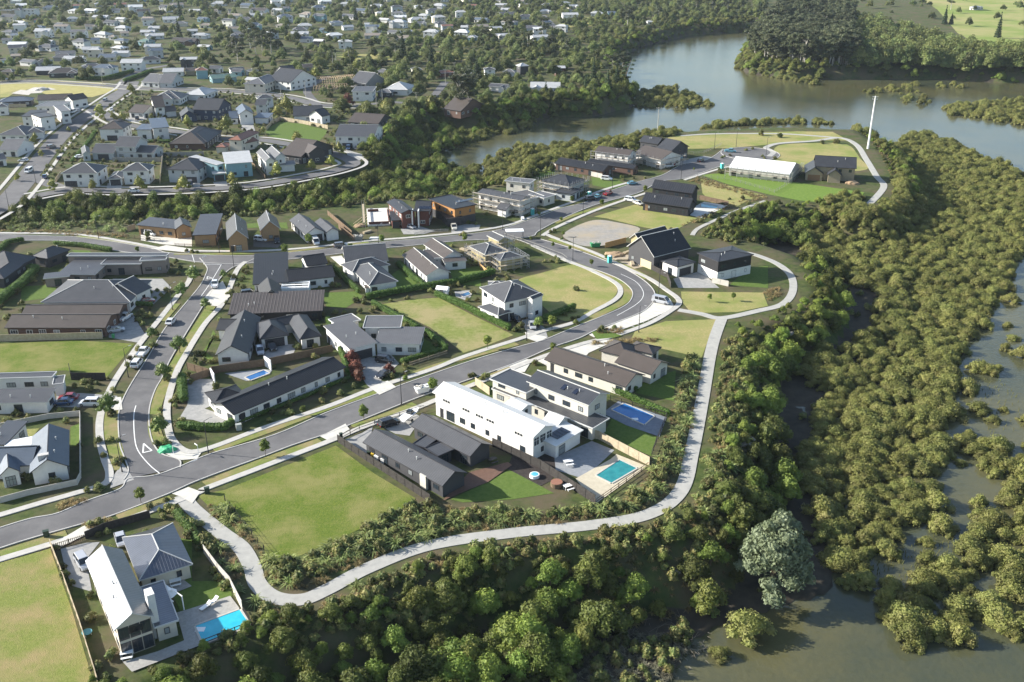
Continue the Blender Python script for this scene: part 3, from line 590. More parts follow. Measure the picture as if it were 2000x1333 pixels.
def house(label, roof, wall, wings, fr='d', fas='d', kind='metal', gar=None, garm=None, cat='house', ov=.5, rough=.33, det=2, world=False, name='house', upper=None, vents=2, rs=0, panes=None, wallx={}, nowin=False):
    R_ = random.Random(label + str(rs)); ws = wings if world else [wing_px(w) for w in wings]
    c = ws[0]['A'] + ws[0]['u'] * ws[0]['L'] / 2 + ws[0]['v'] * ws[0]['W'] / 2; loc = (float(c[0]), float(c[1]), ws[0]['z'])
    root = thing(name, label, cat, loc)
    wallmat = wallm(wall); wb = MB(); rb = MB(); wb2 = MB()
    for k, w in enumerate(ws):
        if upper and w['h'] > 4.5:      # a different cladding above the ground floor
            w2 = dict(w); wall_mesh(wb2, w2, loc, ov - .04, k=k); w['o'] = w2['o']
            wl = dict(w, h=2.75 + .2, ty='f'); wall_mesh(wb, wl, loc, ov - .1, k=k)
        elif k in wallx: wx = MB(); wall_mesh(wx, w, loc, ov, k=k); wx.build('wall', wallm(wallx[k]), root)
        else: wall_mesh(wb, w, loc, ov, k=k)
        if det: roof_mesh(rb, w, loc, k=k)
        else: roof_mesh(rb, w, loc, k=k)
        FOOT.append(w)
    wb.build('wall', wallmat, root)
    if wb2.v:
        # lift the cladding so that it starts at the upper floor
        wb2.v = [(a, b, max(z, 2.78)) for a, b, z in wb2.v]; wb2.build('upper_wall', wallm(upper), root)
    ro = rb.build('roof', [roofmat('roof_' + roof + str(rough), ROOF[roof], kind, rough), M_fasw if fas == 'w' else M_fasd], root)
    frm = M_frw if fr == 'w' else M_frd
    cams = np.array([0., 0.]) - c
    nwin = 0
    for k, w in enumerate(ws):
        st = 2 if w['h'] > 4.8 else 1
        if w['h'] > 7.6: st = 3
        for i in range(4):
            O, al, ou, ln = side_frame(w, i)
            facing = ou @ (-(O + al * ln / 2))
            if det < 2 and facing < 0: continue
            if det < 1 and nwin > 3: break
            gs = None
            if gar and gar[0] == k and gar[1] == i:
                gw = min(4.8, ln * .85) if ln < 7.5 or len(gar) < 3 else 4.8; gs = ln * (gar[2] if len(gar) > 2 else .5)
                gs = max(gw / 2 + .2, min(ln - gw / 2 - .2, gs)); flatdoor(root, loc, w, i, gs, gw, 2.25, garm or M_gar)
            if ln < 2.6 or (nowin and k == 0 and ln > 15 and facing > 0): continue
            step = 3.3 if det == 2 else 3.9; n = max(1, int(ln / step))
            for f in range(st):
                zf = f * 2.75
                for q in range(n):
                    s = ln * (q + .5) / n + R_.uniform(-.25, .25)
                    if f == 0 and gs is not None and abs(s - gs) < gw / 2 + 1.1: continue
                    if R_.random() < (.16 if det else .3): continue
                    P_ = O + al * s + ou * .15
                    if covered(w, P_, ws): continue
                    big = R_.random()
                    wd = R_.choice([.8, 1.2, 1.6, 2.0]) if det else 1.5; wd = min(wd, ln / n - .7)
                    if wd < .5: continue
                    if big < .28 and f == 0 and st < 3: z0, ht, wd2 = .12, 2.1, min(max(wd, 1.8), ln / n - .5)
                    else: z0, ht, wd2 = .95, 1.15, wd
                    if z0 + zf + ht > w['h'] - .42: ht = w['h'] - .42 - z0 - zf
                    if ht < .5: continue
                    pn = panes or (M_curt if R_.random() < .3 else M_glass)
                    opening(root, loc, w, i, s, z0 + zf, wd2, ht, frm, pn, mull=2 if wd2 > 1.7 else (1 if wd2 > 1 else 0), transom=(det == 2 and ht > 1.5)); nwin += 1
    if det == 2:
        w = ws[0]; O, al, ou, ln = side_frame(w, 0)
        # a ridge vent and a flue
        for q in range(vents):
            s = w['L'] * R_.uniform(.2, .8); t = w['W'] * R_.uniform(.2, .45)
            zz = w['h'] + w['z'] + (w['p'] * min(t, w['W'] - t) if w['ty'] in 'gh' else (w['p'] * t if w['ty'] == 'm' else 0))
            if w['ty'] == 'h': zz = w['h'] + w['p'] * min(t, s, w['L'] - s)
            P_ = w['A'] + w['u'] * s + w['v'] * t; mb = MB()
            a = (P_[0] - loc[0], P_[1] - loc[1], zz - .1 - loc[2]); mb.tube(a, (a[0], a[1], a[2] + .65), .09, .09, 8); mb.tube((a[0], a[1], a[2] + .62), (a[0], a[1], a[2] + .75), .16, .12, 8)
            mb.build('roof_vent', M_fasw, root)
        # front door where there is room
        for i in range(4):
            O, al, ou, ln = side_frame(w, i)
            if ou @ (-(O + al * ln / 2)) > 0 and ln > 4 and not (gar and gar[0] == 0 and gar[1] == i):
                s = ln * .04 + .7
                if not covered(w, O + al * s + ou * .15, ws): 
                    flatdoor(root, loc, w, i, s, 1.0, 2.1, M_frd if wall != 'black' else M_gart, 'front_door'); break
    return root, loc, ws
def local(loc, P): return (P[0] - loc[0], P[1] - loc[1], P[2] - loc[2])
# ---- foreground and middle houses (measured on the photograph at eave height)
R1 = house('two storey barn house, glaring steep roof and glazed gable, beside the lower left pool', 'zinc', 'ivory',
      [('a',740,940,555,485,1000,840,5.6,'g',33), ('a',905,615,795,335,1250,495,2.9,'h',22), ('a',1005,925,915,660,1165,880,2.9,'f')], rough=.28, fas='w', kind='metal')
root, loc, ws = R1
w = ws[0]
for i in (3, 1):
    O, al, ou, ln = side_frame(w, i)
    if ou[1] < 0:
        for f, (z0, ht) in enumerate(((.15, 2.3), (2.95, 2.2))):
            for q in range(3): opening(root, loc, w, i, ln * (q + .5) / 3, z0, ln / 3 - .12, ht, M_frd, M_glass, mull=1)
mb = MB(); c = GF('a', 975, 715, 7.2); mb.obox((c[0]-loc[0], c[1]-loc[1]), w['u'], 1.9, 1.1, 0, 8.0); mb.build('chimney', wallm('white'), root)
MATS['roof_zinc0.28_metal'].node_tree.nodes['Principled BSDF'].inputs['Metallic'].default_value = .85
R2 = house('dark weatherboard house of two long parallel gables joined by a flat link above the shaded lawn', 'mid', 'dark',
      [('b',270,410,660,625,785,560,2.9,'g',28), ('b',505,330,795,480,910,425,2.9,'g',28), ('b',575,440,640,480,705,440,2.6,'f'), ('b',515,420,575,440,660,390,2.6,'f')], rough=.4)
mb = MB(); c = GF('b', 573, 600, 1.5); r, lc, _ = R2; mb.obox((c[0]-lc[0], c[1]-lc[1]), R2[2][0]['u'], 1.7, .9, 0, 3.0); mb.build('chimney', wallm('cream'), r)
R3 = house('big all white two storey gabled house with white roof and solar panels', 'white', 'white',
      [('b',610,165,1105,388,1228,335,5.6,'g',20), ('b',1215,432,1350,350,1165,335,3.1,'m',4), ('b',960,225,1040,262,1115,230,5.0,'g',18), ('b',1150,300,1225,330,1300,300,3.4,'g',28)], fr='d', fas='w', rough=.4, kind='metal', nowin=True)
for i in (0, 2):
    O, al, ou, ln = side_frame(R3[2][0], i)
    if ou[0] < 0 or ou[1] < -.5:
        if ou @ (-(O + al * ln / 2)) > 0:
            for f in (.12, .33, .47, .58, .86):
                for q in (-.75, 0, .75): opening(R3[0], R3[1], R3[2][0], i, ln * (f if al[0] > 0 else 1 - f) + q, 4.3, .5, .5, M_frd, M_glass, mull=0)
            for f, wd, z0, ht in ((.16, 2.4, .2, 2.2), (.29, 1.5, .9, 1.3), (.4, 1.2, .9, 1.2), (.55, 1.0, .9, 1.2), (.67, 1.0, .9, 1.2), (.9, 1.4, .9, 1.3)): opening(R3[0], R3[1], R3[2][0], i, ln * (f if al[0] > 0 else 1 - f), z0, wd, ht, M_frd, M_glass, mull=2 if wd > 2 else 1)
    for i2 in (1, 3):
        O, al, ou, ln = side_frame(R3[2][0], i2)
        if i == 0 and ou[0] > 0:
            for q in range(3): opening(R3[0], R3[1], R3[2][0], i2, ln * (q + .5) / 3, 3.0, ln / 3 - .3, 1.9, M_frw, M_glass, mull=1, transom=True)
R4 = house('cream two storey house with long dark gabled roof behind the white house', 'dark', 'cream',
      [('b',1070,112,1375,230,1482,172,6.2,'g',20), ('b',890,102,1070,172,1112,97,5.0,'f'), ('b',900,150,1395,345,1490,300,3.1,'f')], fas='w')
R5 = house('long brown grey gabled house with angular wings above the big blue pool', 'brown', 'cream',
      [('g',1050,1128,1690,1345,1830,1245,2.9,'g',24), ('g',1600,1150,1890,1247,2010,1150,2.9,'g',25), ('g',1480,1060,1700,1115,1820,1030,2.9,'h',24), ('g',1700,1040,1900,1090,1990,1040,3,'h',20)], fas='d', rough=.45)
R6 = house('very long low black roofed house with white end walls beside the main road', 'black', 'white',
      [('c',385,692,1185,352,1090,252,3.0,'g',17), ('c',250,615,180,535,445,520,3.0,'h',22)], gar=None, rough=.45)
R7 = house('angular house with three overlapping flat grey roofs and red trees by its driveway', 'grey', 'white',
      [('f',1130,1050,1350,995,1220,820,3.7,'m',3), ('f',1325,1004,1685,1010,1600,888,3.3,'m',3), ('f',1235,885,1530,882,1475,790,3.9,'f'), ('f',1035,868,1220,822,1205,760,3.4,'f'), ('f',1350,985,1440,982,1440,900,3.0,'f')], fas='w', gar=(0, 0), rough=.55)
R8 = house('white gabled house with dark hipped wings round a car courtyard', 'dark', 'white',
      [('f',345,1085,440,800,85,1085,3.0,'g',30), ('f',430,972,660,938,600,820,2.9,'h',28), ('f',915,945,800,780,750,985,2.9,'h',30), ('f',470,890,760,830,735,775,2.8,'g',24), ('f',85,900,290,905,290,820,2.8,'g',24)], kind='tile', gar=(1, 0), fas='d', rough=.5)
R9 = house('long low black shed house with striped ribbed roof', 'brown', 'black', [('f',178,778,920,748,905,632,3.0,'m',9)], kind='rib', rough=.4)
R10 = house('broad dark roofed house with white front wall and walled courtyard', 'black', 'white',
      [('f',372,545,655,525,718,322,3.0,'m',4), ('f',655,522,1020,482,970,392,3.0,'g',18), ('f',795,402,965,378,945,305,3.4,'g',22), ('f',615,642,585,540,430,642,3.0,'g',38)], rough=.5)
R11 = house('white house with zigzag pale ridges on stacked hipped roofs', 'mid', 'white',
      [('k',350,1292,638,1245,480,1065,3.0,'h',26), ('k',120,1078,545,1045,480,905,3.4,'g',24), ('k',190,1160,560,1085,500,1000,3.2,'h',25)], fas='w', rough=.5)
R12 = house('white gabled house of two brown roofed wings and a shaded verandah', 'brown', 'white',
      [('f',1540,312,1727,478,1902,432,3.0,'g',25), ('k',885,888,1082,1022,1265,988,3.0,'g',26), ('k',900,1030,1075,1022,1080,935,2.8,'f'), ('k',1085,1065,1310,1045,1290,1010,2.7,'m',3)], fas='w', rough=.5)
R13 = house('white two storey hipped house standing alone between two grass lots', 'mid', 'white',
      [('g',738,688,1045,622,470,582,5.7,'h',24), ('g',690,788,800,752,535,718,2.9,'h',22), ('g',960,662,1045,628,1040,600,5.9,'g',28), ('g',610,560,750,560,740,520,5.6,'h',20)], fas='w', kind='tile', gar=(1, 0), rough=.5)
R15 = house('steep black roofed barn house with two staggered gables on a building site', 'black', 'dark',
      [('h',1110,1090,1400,1018,985,985,4.6,'g',38), ('h',1000,968,1235,905,890,945,5.2,'g',38)], fas='w', wallx={1: 'pine'}, gar=(0, 3, .7), garm=mat('site_door', (.45, .4, .25)), rough=.45)
R16 = house('black box shaped two storey house with white ground floor near the looping gravel path', 'dark', 'white',
      [('h',1612,1128,1890,1070,1415,1062,6.2,'h',8), ('h',1292,1168,1440,1128,1160,1118,3.5,'h',10)], upper='black', gar=(1, 0), rough=.45)
R17 = house('pair of black ribbed gabled barns with the small blue pool', 'black', 'black',
      [('h',1012,652,1385,704,1437,665,3.5,'g',33), ('h',1085,546,1412,592,1470,560,5.7,'g',33)], fr='d', kind='rib', rough=.35, panes=None)
R18 = house('long low black house with a carport behind the pale concrete fence', 'black', 'brown',
      [('h',330,357,710,420,785,385,2.9,'g',20), ('h',580,347,950,400,992,378,2.9,'g',18)], rough=.5)
R19 = house('white two storey house with brown roof wrapped in scaffolding near the far shore', 'brown', 'white',
      [('h',640,268,910,302,955,265,5.6,'g',20), ('h',950,275,1165,328,1215,265,4.2,'g',20)], rough=.5)
R20 = house('dark brown two storey house farthest along the upper street', 'dark', 'dark',
      [('h',992,186,1140,208,1190,182,6.0,'g',28), ('h',1130,232,1250,258,1316,212,5.0,'g',28)], rough=.45)
R21 = house('long low building with a glaring white roof at the end of the headland', 'white', 'cream',
      [('o',225,1008,592,1050,605,985,3.4,'g',16)], fas='w', ov=.3)
R22 = house('dark barn house with two small front gables beside the long white building', 'dark', 'tan',
      [('o',742,1000,995,1014,1003,975,5.6,'g',28), ('o',797,1048,790,1000,683,1045,3.0,'g',35), ('o',908,1058,900,1010,818,1062,3.2,'g',38)], gar=(1, 3), garm=M_gart, rough=.4)
R23 = house('white two storey house with long dark roof and a small garage gable', 'mid', 'white',
      [('k',1400,388,1830,468,1900,415,5.7,'g',14), ('k',1590,535,1690,555,1750,515,2.8,'g',28)], rough=.5)
R24 = house('cream box house with flat pale roofs beside the scaffolded house', 'grey', 'cream',
      [('k',1675,268,1925,292,2000,258,6.0,'f'), ('h',128,602,250,632,322,597,3.2,'f'), ('h',-10,590,120,640,215,600,3.2,'f')], fas='w', rough=.5)
R25 = house('orange timber clad box house with solar panels on a flat black roof', 'black', 'dark',
      [('k',1185,542,1405,497,990,432,6.1,'f'), ('k',1110,640,1265,625,1060,570,3.0,'f')], upper='orange', gar=(1, 0), garm=M_gar, rough=.4)
R26 = house('two storey house of dark red brick and white walls with a tall white entry', 'dark', 'redbrick',
      [('k',525,474,665,584,790,545,5.8,'g',18), ('k',790,560,945,562,870,470,5.6,'g',18), ('k',570,655,665,650,640,590,3.0,'m',8)], upper=None, fr='w', gar=(2, 0), rough=.45)
R27 = house('pair of low grey gables with white end wall beside the slab under construction', 'mid', 'white',
      [('f',660,42,785,155,945,132,3.0,'g',30), ('f',850,62,945,142,1057,126,3.0,'g',30)], gar=(0, 1), rough=.5)
R28 = house('steep gabled timber house, left of the twin steep gables', 'dark', 'timber', [('f',342,182,322,50,172,192,4.4,'g',42)], rough=.4, fas='w')
R29 = house('steep gabled timber house, right of the twin steep gables with skylight', 'dark', 'timber', [('f',592,108,562,25,437,135,4.2,'g',42)], rough=.4, fas='w')
R30 = house('long timber clad house with grey roof behind the parked camper van', 'mid', 'timber',
      [('e',1060,78,1365,108,1400,50,3.6,'m',4), ('e',1500,98,1475,45,1362,100,3.6,'g',30), ('e',1502,160,1688,152,1662,22,4.0,'m',4)], fr='d', rough=.4)
R31 = house('large dark hipped house at the left edge below the upper street', 'mid', 'dark',
      [('e',372,342,550,272,225,330,3.2,'h',30), ('e',90,430,290,330,-40,330,3.2,'h',30), ('e',-120,500,30,500,60,360,3,'h',28)], kind='tile', rough=.5)
R32 = house('wide brick house with stepped metal roofs and tall narrow windows at the upper junction', 'mid', 'brick',
      [('e',445,462,742,466,800,348,3.0,'m',3), ('e',785,388,1100,384,1110,335,3.6,'f'), ('e',520,322,1300,322,1300,300,4.6,'f'), ('e',1090,362,1295,352,1300,325,4.3,'f'), ('e',335,500,545,480,575,440,2.9,'m',2)], fas='w', rough=.4)
R33 = house('house with a large spreading hipped tile roof and curved garden wall', 'mid', 'white',
      [('e',318,682,1018,682,870,508,3.0,'h',20), ('e',1068,628,1190,568,960,512,3.2,'g',25)], kind='tile', fas='w', rough=.5)
R34 = house('low brown roofed house with white framed windows behind the pale timber fence', 'brown', 'brown',
      [('e',32,882,822,882,850,768,2.9,'g',18), ('e',160,785,930,778,952,692,2.9,'g',18)], fr='w', kind='tile', gar=(1, 1), rough=.55)
R35 = house('low house with a dark flat roof and white parapet beside the red parked car', 'mid', 'white',
      [('d',-120,612,335,602,365,520,2.9,'m',7), ('d',-120,440,372,425,480,385,3.3,'f'), ('d',372,480,450,470,440,415,3.0,'f')], fas='w', rough=.5)
R36 = house('white gabled house with a pale stone chimney behind the white picket fence', 'blue', 'white',
      [('d',490,1055,492,800,208,1095,3.1,'g',33), ('d',-150,1070,225,1050,235,905,3.0,'g',25), ('d',145,1092,135,1000,-5,1105,3.0,'g',40)], kind='tile', rough=.5)
r, lc, _ = R36; c = GF('d', 345, 1150, 0); w = _[0]
mb = MB(); mb.obox((c[0]-lc[0], c[1]-lc[1]), w['v'], 1.9, 1.0, 0, 5.6); mb.build('chimney', mat('pale_stone', (.36, .35, .33), (.55, .53, .5), 3, .9), r)
mb = MB(); q = [GF('d', *p, 2.9) for p in ((30,940),(222,905),(228,845),(35,880))]; mb.hexa([(p[0]-lc[0], p[1]-lc[1], 2.8) for p in q], [(p[0]-lc[0], p[1]-lc[1], 2.92) for p in q]); mb.build('awning', M_white, r)
for q in ((60,905),(215,875)):
    c = GF('d', *q, 2.9); mb = MB(); mb.tube((c[0]-lc[0], c[1]-lc[1], 0), (c[0]-lc[0], c[1]-lc[1], 2.8), .06, .06); mb.build('post', M_frd, r)
R37 = house('low dark roof at the left edge below the stone chimney house fence', 'dark', 'white', [('d',-120,900,35,905,48,745,3.0,'m',3)])
# solar panels
M_solar = mat('solar_panel', (.012, .016, .03), rough=.15, spec=.8)
def panels(R, k, side, s0, n, t0, gap=1.1, ht=1.7):
    root, loc, ws = R; w = ws[k]; a = math.atan(w['p'])
    for q in range(n):
        mb = MB(); s = s0 + q * gap
        pts = []
        for ds, dt in ((0, 0), (1.0, 0), (1.0, ht), (0, ht)):
            t = t0 + dt * math.cos(a); tt = t if side == 0 else w['W'] - t
            P_ = w['A'] + w['u'] * (s + ds) + w['v'] * tt; z = w['h'] + w['z'] + (w['p'] * (t if w['ty'] == 'm' or side == 0 else t) if w['ty'] != 'f' else 0) + .08
            pts.append((P_[0] - loc[0], P_[1] - loc[1], z - loc[2]))
        if side: pts = pts[::-1]
        mb.hexa(pts, [(x, y, z + .05) for x, y, z in pts]); mb.build('solar_panel', M_solar, root)
panels(R3, 1, 0, 2.2, 4, 1.4, 1.1, 2.4)
panels(R25, 0, 0, 5.5, 6, 5.5, 1.15, 2.2); panels(R26, 1, 0, 1.5, 4, 1.0)
panels(R4, 0, 0, 8.5, 2, 1.2, 3.2, 1.6)
# white entry tower of the brick house
r, lc, ws = R26; mb = MB(); c = GF('k', 800, 640, 3); 
for dx in (0, 2.1): mb.box(c[0]-lc[0]+dx-1, c[1]-lc[1]-1.2, -.5, c[0]-lc[0]+dx-.6, c[1]-lc[1]+2, 6.1)
mb.build('entry_pillar', wallm('white'), r)
# ---- left suburb beyond the gully
SUB = [
 ('white two storey house at the street corner of the left suburb','mid','white',[('i',592,945,945,942,1035,868,5.6,'h',24)],(0,0,.2)),
 ('white two storey house with a double garage to its left, above the gully','mid','white',[('i',1180,922,1450,917,1482,862,5.6,'h',25),('i',1045,998,1190,993,1180,930,2.9,'h',20)],(1,0)),
 ('white two storey house with dark stepped roofs and a wide pale drive','dark','pale',[('i',1620,905,1930,912,1890,820,5.4,'h',24)],(0,0,.75)),
 ('grey gabled house with a red garage door and long lower wing','mid','pale',[('i',1110,682,1320,687,1350,622,5.6,'g',26),('i',1140,738,1500,747,1480,692,3,'g',22),('i',885,747,1110,747,1100,682,3,'g',22),('i',885,752,870,690,800,765,3.2,'g',34)],(2,0)),
 ('white two storey house with a dark central garage beside the climbing street','brown','white',[('i',955,512,1200,510,1180,457,5.6,'h',24)],(0,0)),
 ('pale blue roofed white house with a corner balcony','blue','white',[('i',1480,505,1650,492,1600,432,5.8,'m',6),('i',1320,517,1475,517,1460,480,4.8,'m',6)],None),
 ('dark brown hipped bungalow behind the long grey fence','brown','brown',[('i',1640,655,1990,655,1950,525,3,'h',25)],None),
 ('white gabled two storey house with dark solar roof beside the street trees','brown','white',[('i',1500,302,1612,294,1560,240,5.6,'g',26),('i',1245,345,1400,357,1380,300,3,'g',24),('i',1610,342,1725,332,1710,300,3,'g',20)],None),
 ('grey hipped house behind the white gabled one at the back street','mid','pale',[('i',1470,217,1680,217,1780,182,4,'h',22)],None),
 ('white flat roofed two storey house with a black entry tower','grey','white',[('i',340,292,580,292,600,242,6,'f'),('i',585,340,690,330,680,270,6.6,'f')],None),
 ('white cubic house with dark roof terraces in front of the flat roofed house','dark','white',[('i',200,388,385,388,380,345,5.5,'m',5),('i',385,400,540,380,520,335,6.8,'f'),('i',330,430,480,425,470,385,3,'f')],None),
 ('long low hipped grey roof house near the left edge of the suburb','mid','white',[('i',-20,570,250,572,250,500,3,'h',22),('i',240,555,430,542,415,500,3,'h',22)],None),
 ('low gabled house with dark trim near the left edge of the suburb','grey','white',[('i',-20,718,170,720,270,645,3,'g',24)],None),
 ('white house cut by the left edge of the photo in the suburb','mid','white',[('i',-40,300,80,292,90,262,4.6,'h',24)],None),
 ('low pale gable at the left edge below the suburb driveway','grey','white',[('i',-60,820,70,800,50,765,3,'g',25)],None),
 ('long dark blue roofed house at the back left of the suburb','blue','dark',[('i',-20,250,310,235,340,205,3,'h',20)],None),
 ('brown roofed house with white end gable beside the yellow field','brown','white',[('i',360,232,700,218,700,188,3,'g',22),('i',700,232,860,208,850,182,4.8,'g',28)],None),
 ('navy blue two storey house with twin white trimmed gables','dark','blue',[('j',125,172,380,180,365,118,5.4,'g',28),('j',180,232,160,190,15,242,2.9,'g',34)],None),
 ('pale blue grey two storey house with angled skillion roofs','light','teal',[('j',370,712,445,690,250,628,6,'m',6),('j',445,702,718,682,600,612,6,'m',6),('j',325,802,455,792,262,782,3,'f')],(2,0)),
 ('white house with two steep front gables and white garage door','grey','white',[('j',938,672,850,580,832,678,5.8,'g',36),('j',1048,636,960,560,938,655,5.8,'g',36),('j',925,718,1135,705,1110,680,3,'m',6)],(0,3)),
 ('dark house with white pergola beside the twin gabled house','brown','dark',[('j',980,605,1190,632,1290,500,3.4,'g',22),('j',1170,560,1260,600,1300,520,4.8,'g',30)],None),
 ('cream house with terracotta tile roof on the looping street','red','ivory',[('j',470,465,605,472,700,388,5.8,'h',25),('j',345,537,455,540,430,500,3,'h',20),('j',640,502,775,472,740,442,3.6,'g',18)],None),
 ('black hipped bungalow with white window surrounds on the looping street','dark','dark',[('j',-5,492,275,492,250,385,3,'h',25)],None),
 ('white gabled house with porch and blue grey roof below the back street','blue','white',[('j',728,212,690,150,578,218,5.4,'g',32),('j',725,252,868,254,850,218,3,'m',5),('j',490,262,580,257,570,215,3,'g',25)],None),
 ('small white two storey house with grey roof behind the porch house','mid','white',[('j',735,127,845,127,930,95,5,'g',25)],None),
 ('low white house with dark roof beyond the curved timber fence','dark','white',[('j',1110,237,1400,228,1380,168,3,'g',22),('j',1390,240,1480,220,1440,180,4,'g',30)],None),
 ('wide two storey grey and white house with parked cars in front','mid','white',[('j',1512,432,1900,438,1935,340,5.6,'g',16)],(0,0,.3)),
 ('brown roofed house tucked behind the wide grey and white house','brown','dark',[('j',1640,292,1940,312,1910,238,5.5,'g',20)],None),
 ('white two storey house beside the dark red tree','mid','white',[('m',945,717,1112,717,1112,678,5.6,'f')],None),
 ('white house with grey roof and wide deck at the back street','grey','ivory',[('m',100,655,270,660,290,600,5.4,'h',20)],None),
 ('navy roofed white house above the back street hedge','dark','white',[('m',290,625,470,645,540,590,5.2,'g',26),('m',440,600,545,590,530,550,5.2,'g',26)],None),
 ('white roofed house right of the dark red tree','light','white',[('m',1200,700,1385,705,1330,665,3.4,'h',24)],None),
 ('grey gabled house above the timber framing site','mid','grey',[('m',930,640,1060,655,1090,610,3.2,'g',30)],None),
 ('small brown gabled house in the trees by the water','brown','brown',[('m',1660,850,1800,870,1820,800,3,'g',25)],None),
 ('pale grey tile roofed house behind the clipped hedge','grey','pale',[('l',1100,640,1240,650,1240,605,3,'g',22),('l',1240,650,1345,652,1330,615,3,'g',28)],None),
 ('bright white hipped house at the back street','light','white',[('l',1430,740,1600,745,1560,700,3.2,'h',22)],None),
 ('hipped grey house with white ridge lines below the back street','mid','white',[('l',1170,775,1410,775,1420,735,3.4,'h',22)],None),
]
for lb, rc, wc, wg, gr in SUB:
    house(lb, rc, wc, wg, fr='w' if wc in ('blue', 'dark', 'brown') else 'd', fas='w' if rc in ('mid', 'light', 'grey') else 'd', kind='tile' if rc in ('mid', 'brown', 'red') else 'metal', gar=gr, garm=M_garw if lb.startswith('white h') else M_gar, det=1, rough=.5)
# ---- the distant suburb: (frame, left, right, roof top, wall foot, roof, wall, storeys)
FAR = [('l',105,285,50,145,'mid','white',3),('l',0,100,70,150,'mid','tan',3),('l',510,640,75,110,'light','white',1),('l',640,760,75,108,'white','white',1),('l',890,985,135,176,'light','white',1),('l',1100,1200,155,206,'grey','white',2),('l',1250,1390,140,180,'light','white',1),('l',1530,1630,125,176,'blue','teal',1),('l',1725,1840,155,212,'mid','white',2),('l',1640,1720,75,112,'brown','ivory',1),('l',1770,1840,72,108,'brown','ivory',1),('l',250,340,205,242,'blue','teal',1),('l',420,500,180,218,'grey','white',1),('l',790,920,175,205,'mid','pale',1),('l',510,600,150,172,'light','white',1),('l',70,160,262,308,'blue','white',1),('l',0,80,310,345,'grey','white',1),('l',715,860,255,300,'light','white',1),('l',925,1000,245,288,'tan','ivory',1),('l',1110,1270,235,312,'light','white',1),('l',550,690,310,385,'grey','white',2),('l',700,770,315,345,'blue','white',1),('l',1065,1200,320,385,'green','teal',2),('l',1320,1540,310,358,'brown','brown',1),('l',1530,1650,345,398,'light','teal',1),('l',1790,1900,270,352,'dark','black',2),('l',1450,1540,230,272,'light','pale',1),('l',840,910,280,318,'tan','white',1),
 ('l',0,90,460,505,'mid','teal',1),('l',70,175,430,472,'tan','tan',1),('l',130,285,475,522,'grey','white',1),('l',275,395,470,520,'mid','pale',1),('l',395,565,440,485,'mid','grey',1),('l',470,645,458,500,'light','white',1),('l',610,780,475,560,'mid','dark',1),('l',250,455,530,592,'light','dark',1),('l',340,590,550,612,'brown','dark',1),('l',0,110,548,600,'brown','tan',1),('l',710,900,490,602,'blue','white',2),('l',925,1115,470,562,'light','white',2),('l',1065,1240,450,505,'dark','white',1),('l',1392,1540,475,532,'light','dark',2),('l',1250,1430,555,602,'light','white',1),('l',1445,1520,535,592,'brown','tan',1),('l',1515,1620,558,622,'red','teal',2),('l',1620,1730,530,575,'mid','white',1),('l',1610,1830,592,652,'green','teal',1),('l',1775,1900,550,585,'mid','white',1),('l',1920,1995,545,595,'mid','white',1),('l',1910,2040,600,700,'light','ivory',2),
 ('m',140,290,75,108,'brown','white',1),('m',640,750,120,172,'grey','teal',2),('m',470,600,185,262,'mid','ivory',1),('m',1040,1110,170,218,'light','teal',1),('m',1380,1520,125,180,'light','white',1),('m',1415,1530,172,208,'grey','white',1),('m',1270,1380,135,162,'white','ivory',1),('m',1580,1690,175,212,'mid','white',1),('m',645,735,305,380,'white','dark',2),('m',830,955,310,385,'light','white',2),('m',1430,1500,45,72,'light','pale',1),('m',1800,1860,190,232,'grey','white',1),('m',1850,1940,275,322,'blue','teal',1),('m',690,770,212,262,'teal' if False else 'blue','teal',1),('m',1150,1250,155,182,'light','white',1),('m',1220,1340,240,282,'grey','white',1),('m',1345,1440,240,280,'blue','white',1),('m',860,960,218,240,'light','white',1),('m',0,100,560,600,'mid','teal',1),('m',550,640,520,562,'brown','tan',1),('m',1135,1250,552,602,'grey','white',1),('m',1410,1490,525,582,'dark','ivory',1),('m',1620,1740,545,608,'red','redbrick',1),('m',1830,1890,560,602,'blue','white',1),('m',1140,1280,728,765,'grey','dark',1),('m',190,330,785,850,'mid','white',2),
 ('n',610,830,545,610,'light','white',1),('n',345,490,535,602,'mid','white',1),('n',310,395,460,512,'dark','white',2),('n',530,605,425,488,'light','dark',2),('n',440,530,462,502,'grey','pale',1),('n',585,700,170,208,'grey','pale',1),('n',165,215,165,202,'light','white',1),('n',540,640,95,130,'mid','pale',1),('n',410,530,85,115,'mid','white',1),('n',1010,1100,90,108,'light','white',1),('n',795,830,458,502,'light','redbrick',2),('n',810,880,15,38,'light','white',1),('n',1120,1180,75,105,'blue','teal',1),('n',1385,1410,150,165,'light','white',1),('n',210,270,235,270,'light','teal',1),('n',0,60,145,180,'mid','white',1),('n',280,350,85,105,'dark','dark',1),('o',1685,1755,30,62,'light','white',1)]
# the rows nearest the horizon
rr = random.Random(5)
rows = [(6, 2, 16), (15, 3, 15), (24, 12, 13), (33, 25, 8), (48, 60, 5), (62, 90, 5)]
for y, x0, n in rows:
    for q in range(n):
        x = 10 + x0 + q * (960 / n) + rr.uniform(-14, 14); wd = rr.uniform(20, 34); yy = y + rr.uniform(-3, 3)
        fx = [px(f[0], f[1], f[4]) + px(f[0], f[2], f[3]) for f in FAR[:200]]
        if any(a - 8 < x + wd and c + 8 > x and abs(yy - b) < 9 for a, b, c, d in fx): continue
        FAR.append(('z', x, x + wd, yy - rr.uniform(5, 8), yy, rr.choice(['light', 'grey', 'mid', 'white', 'blue', 'light', 'brown', 'red']), rr.choice(['white', 'ivory', 'white', 'pale', 'teal']), rr.choice([1, 1, 1, 2])))
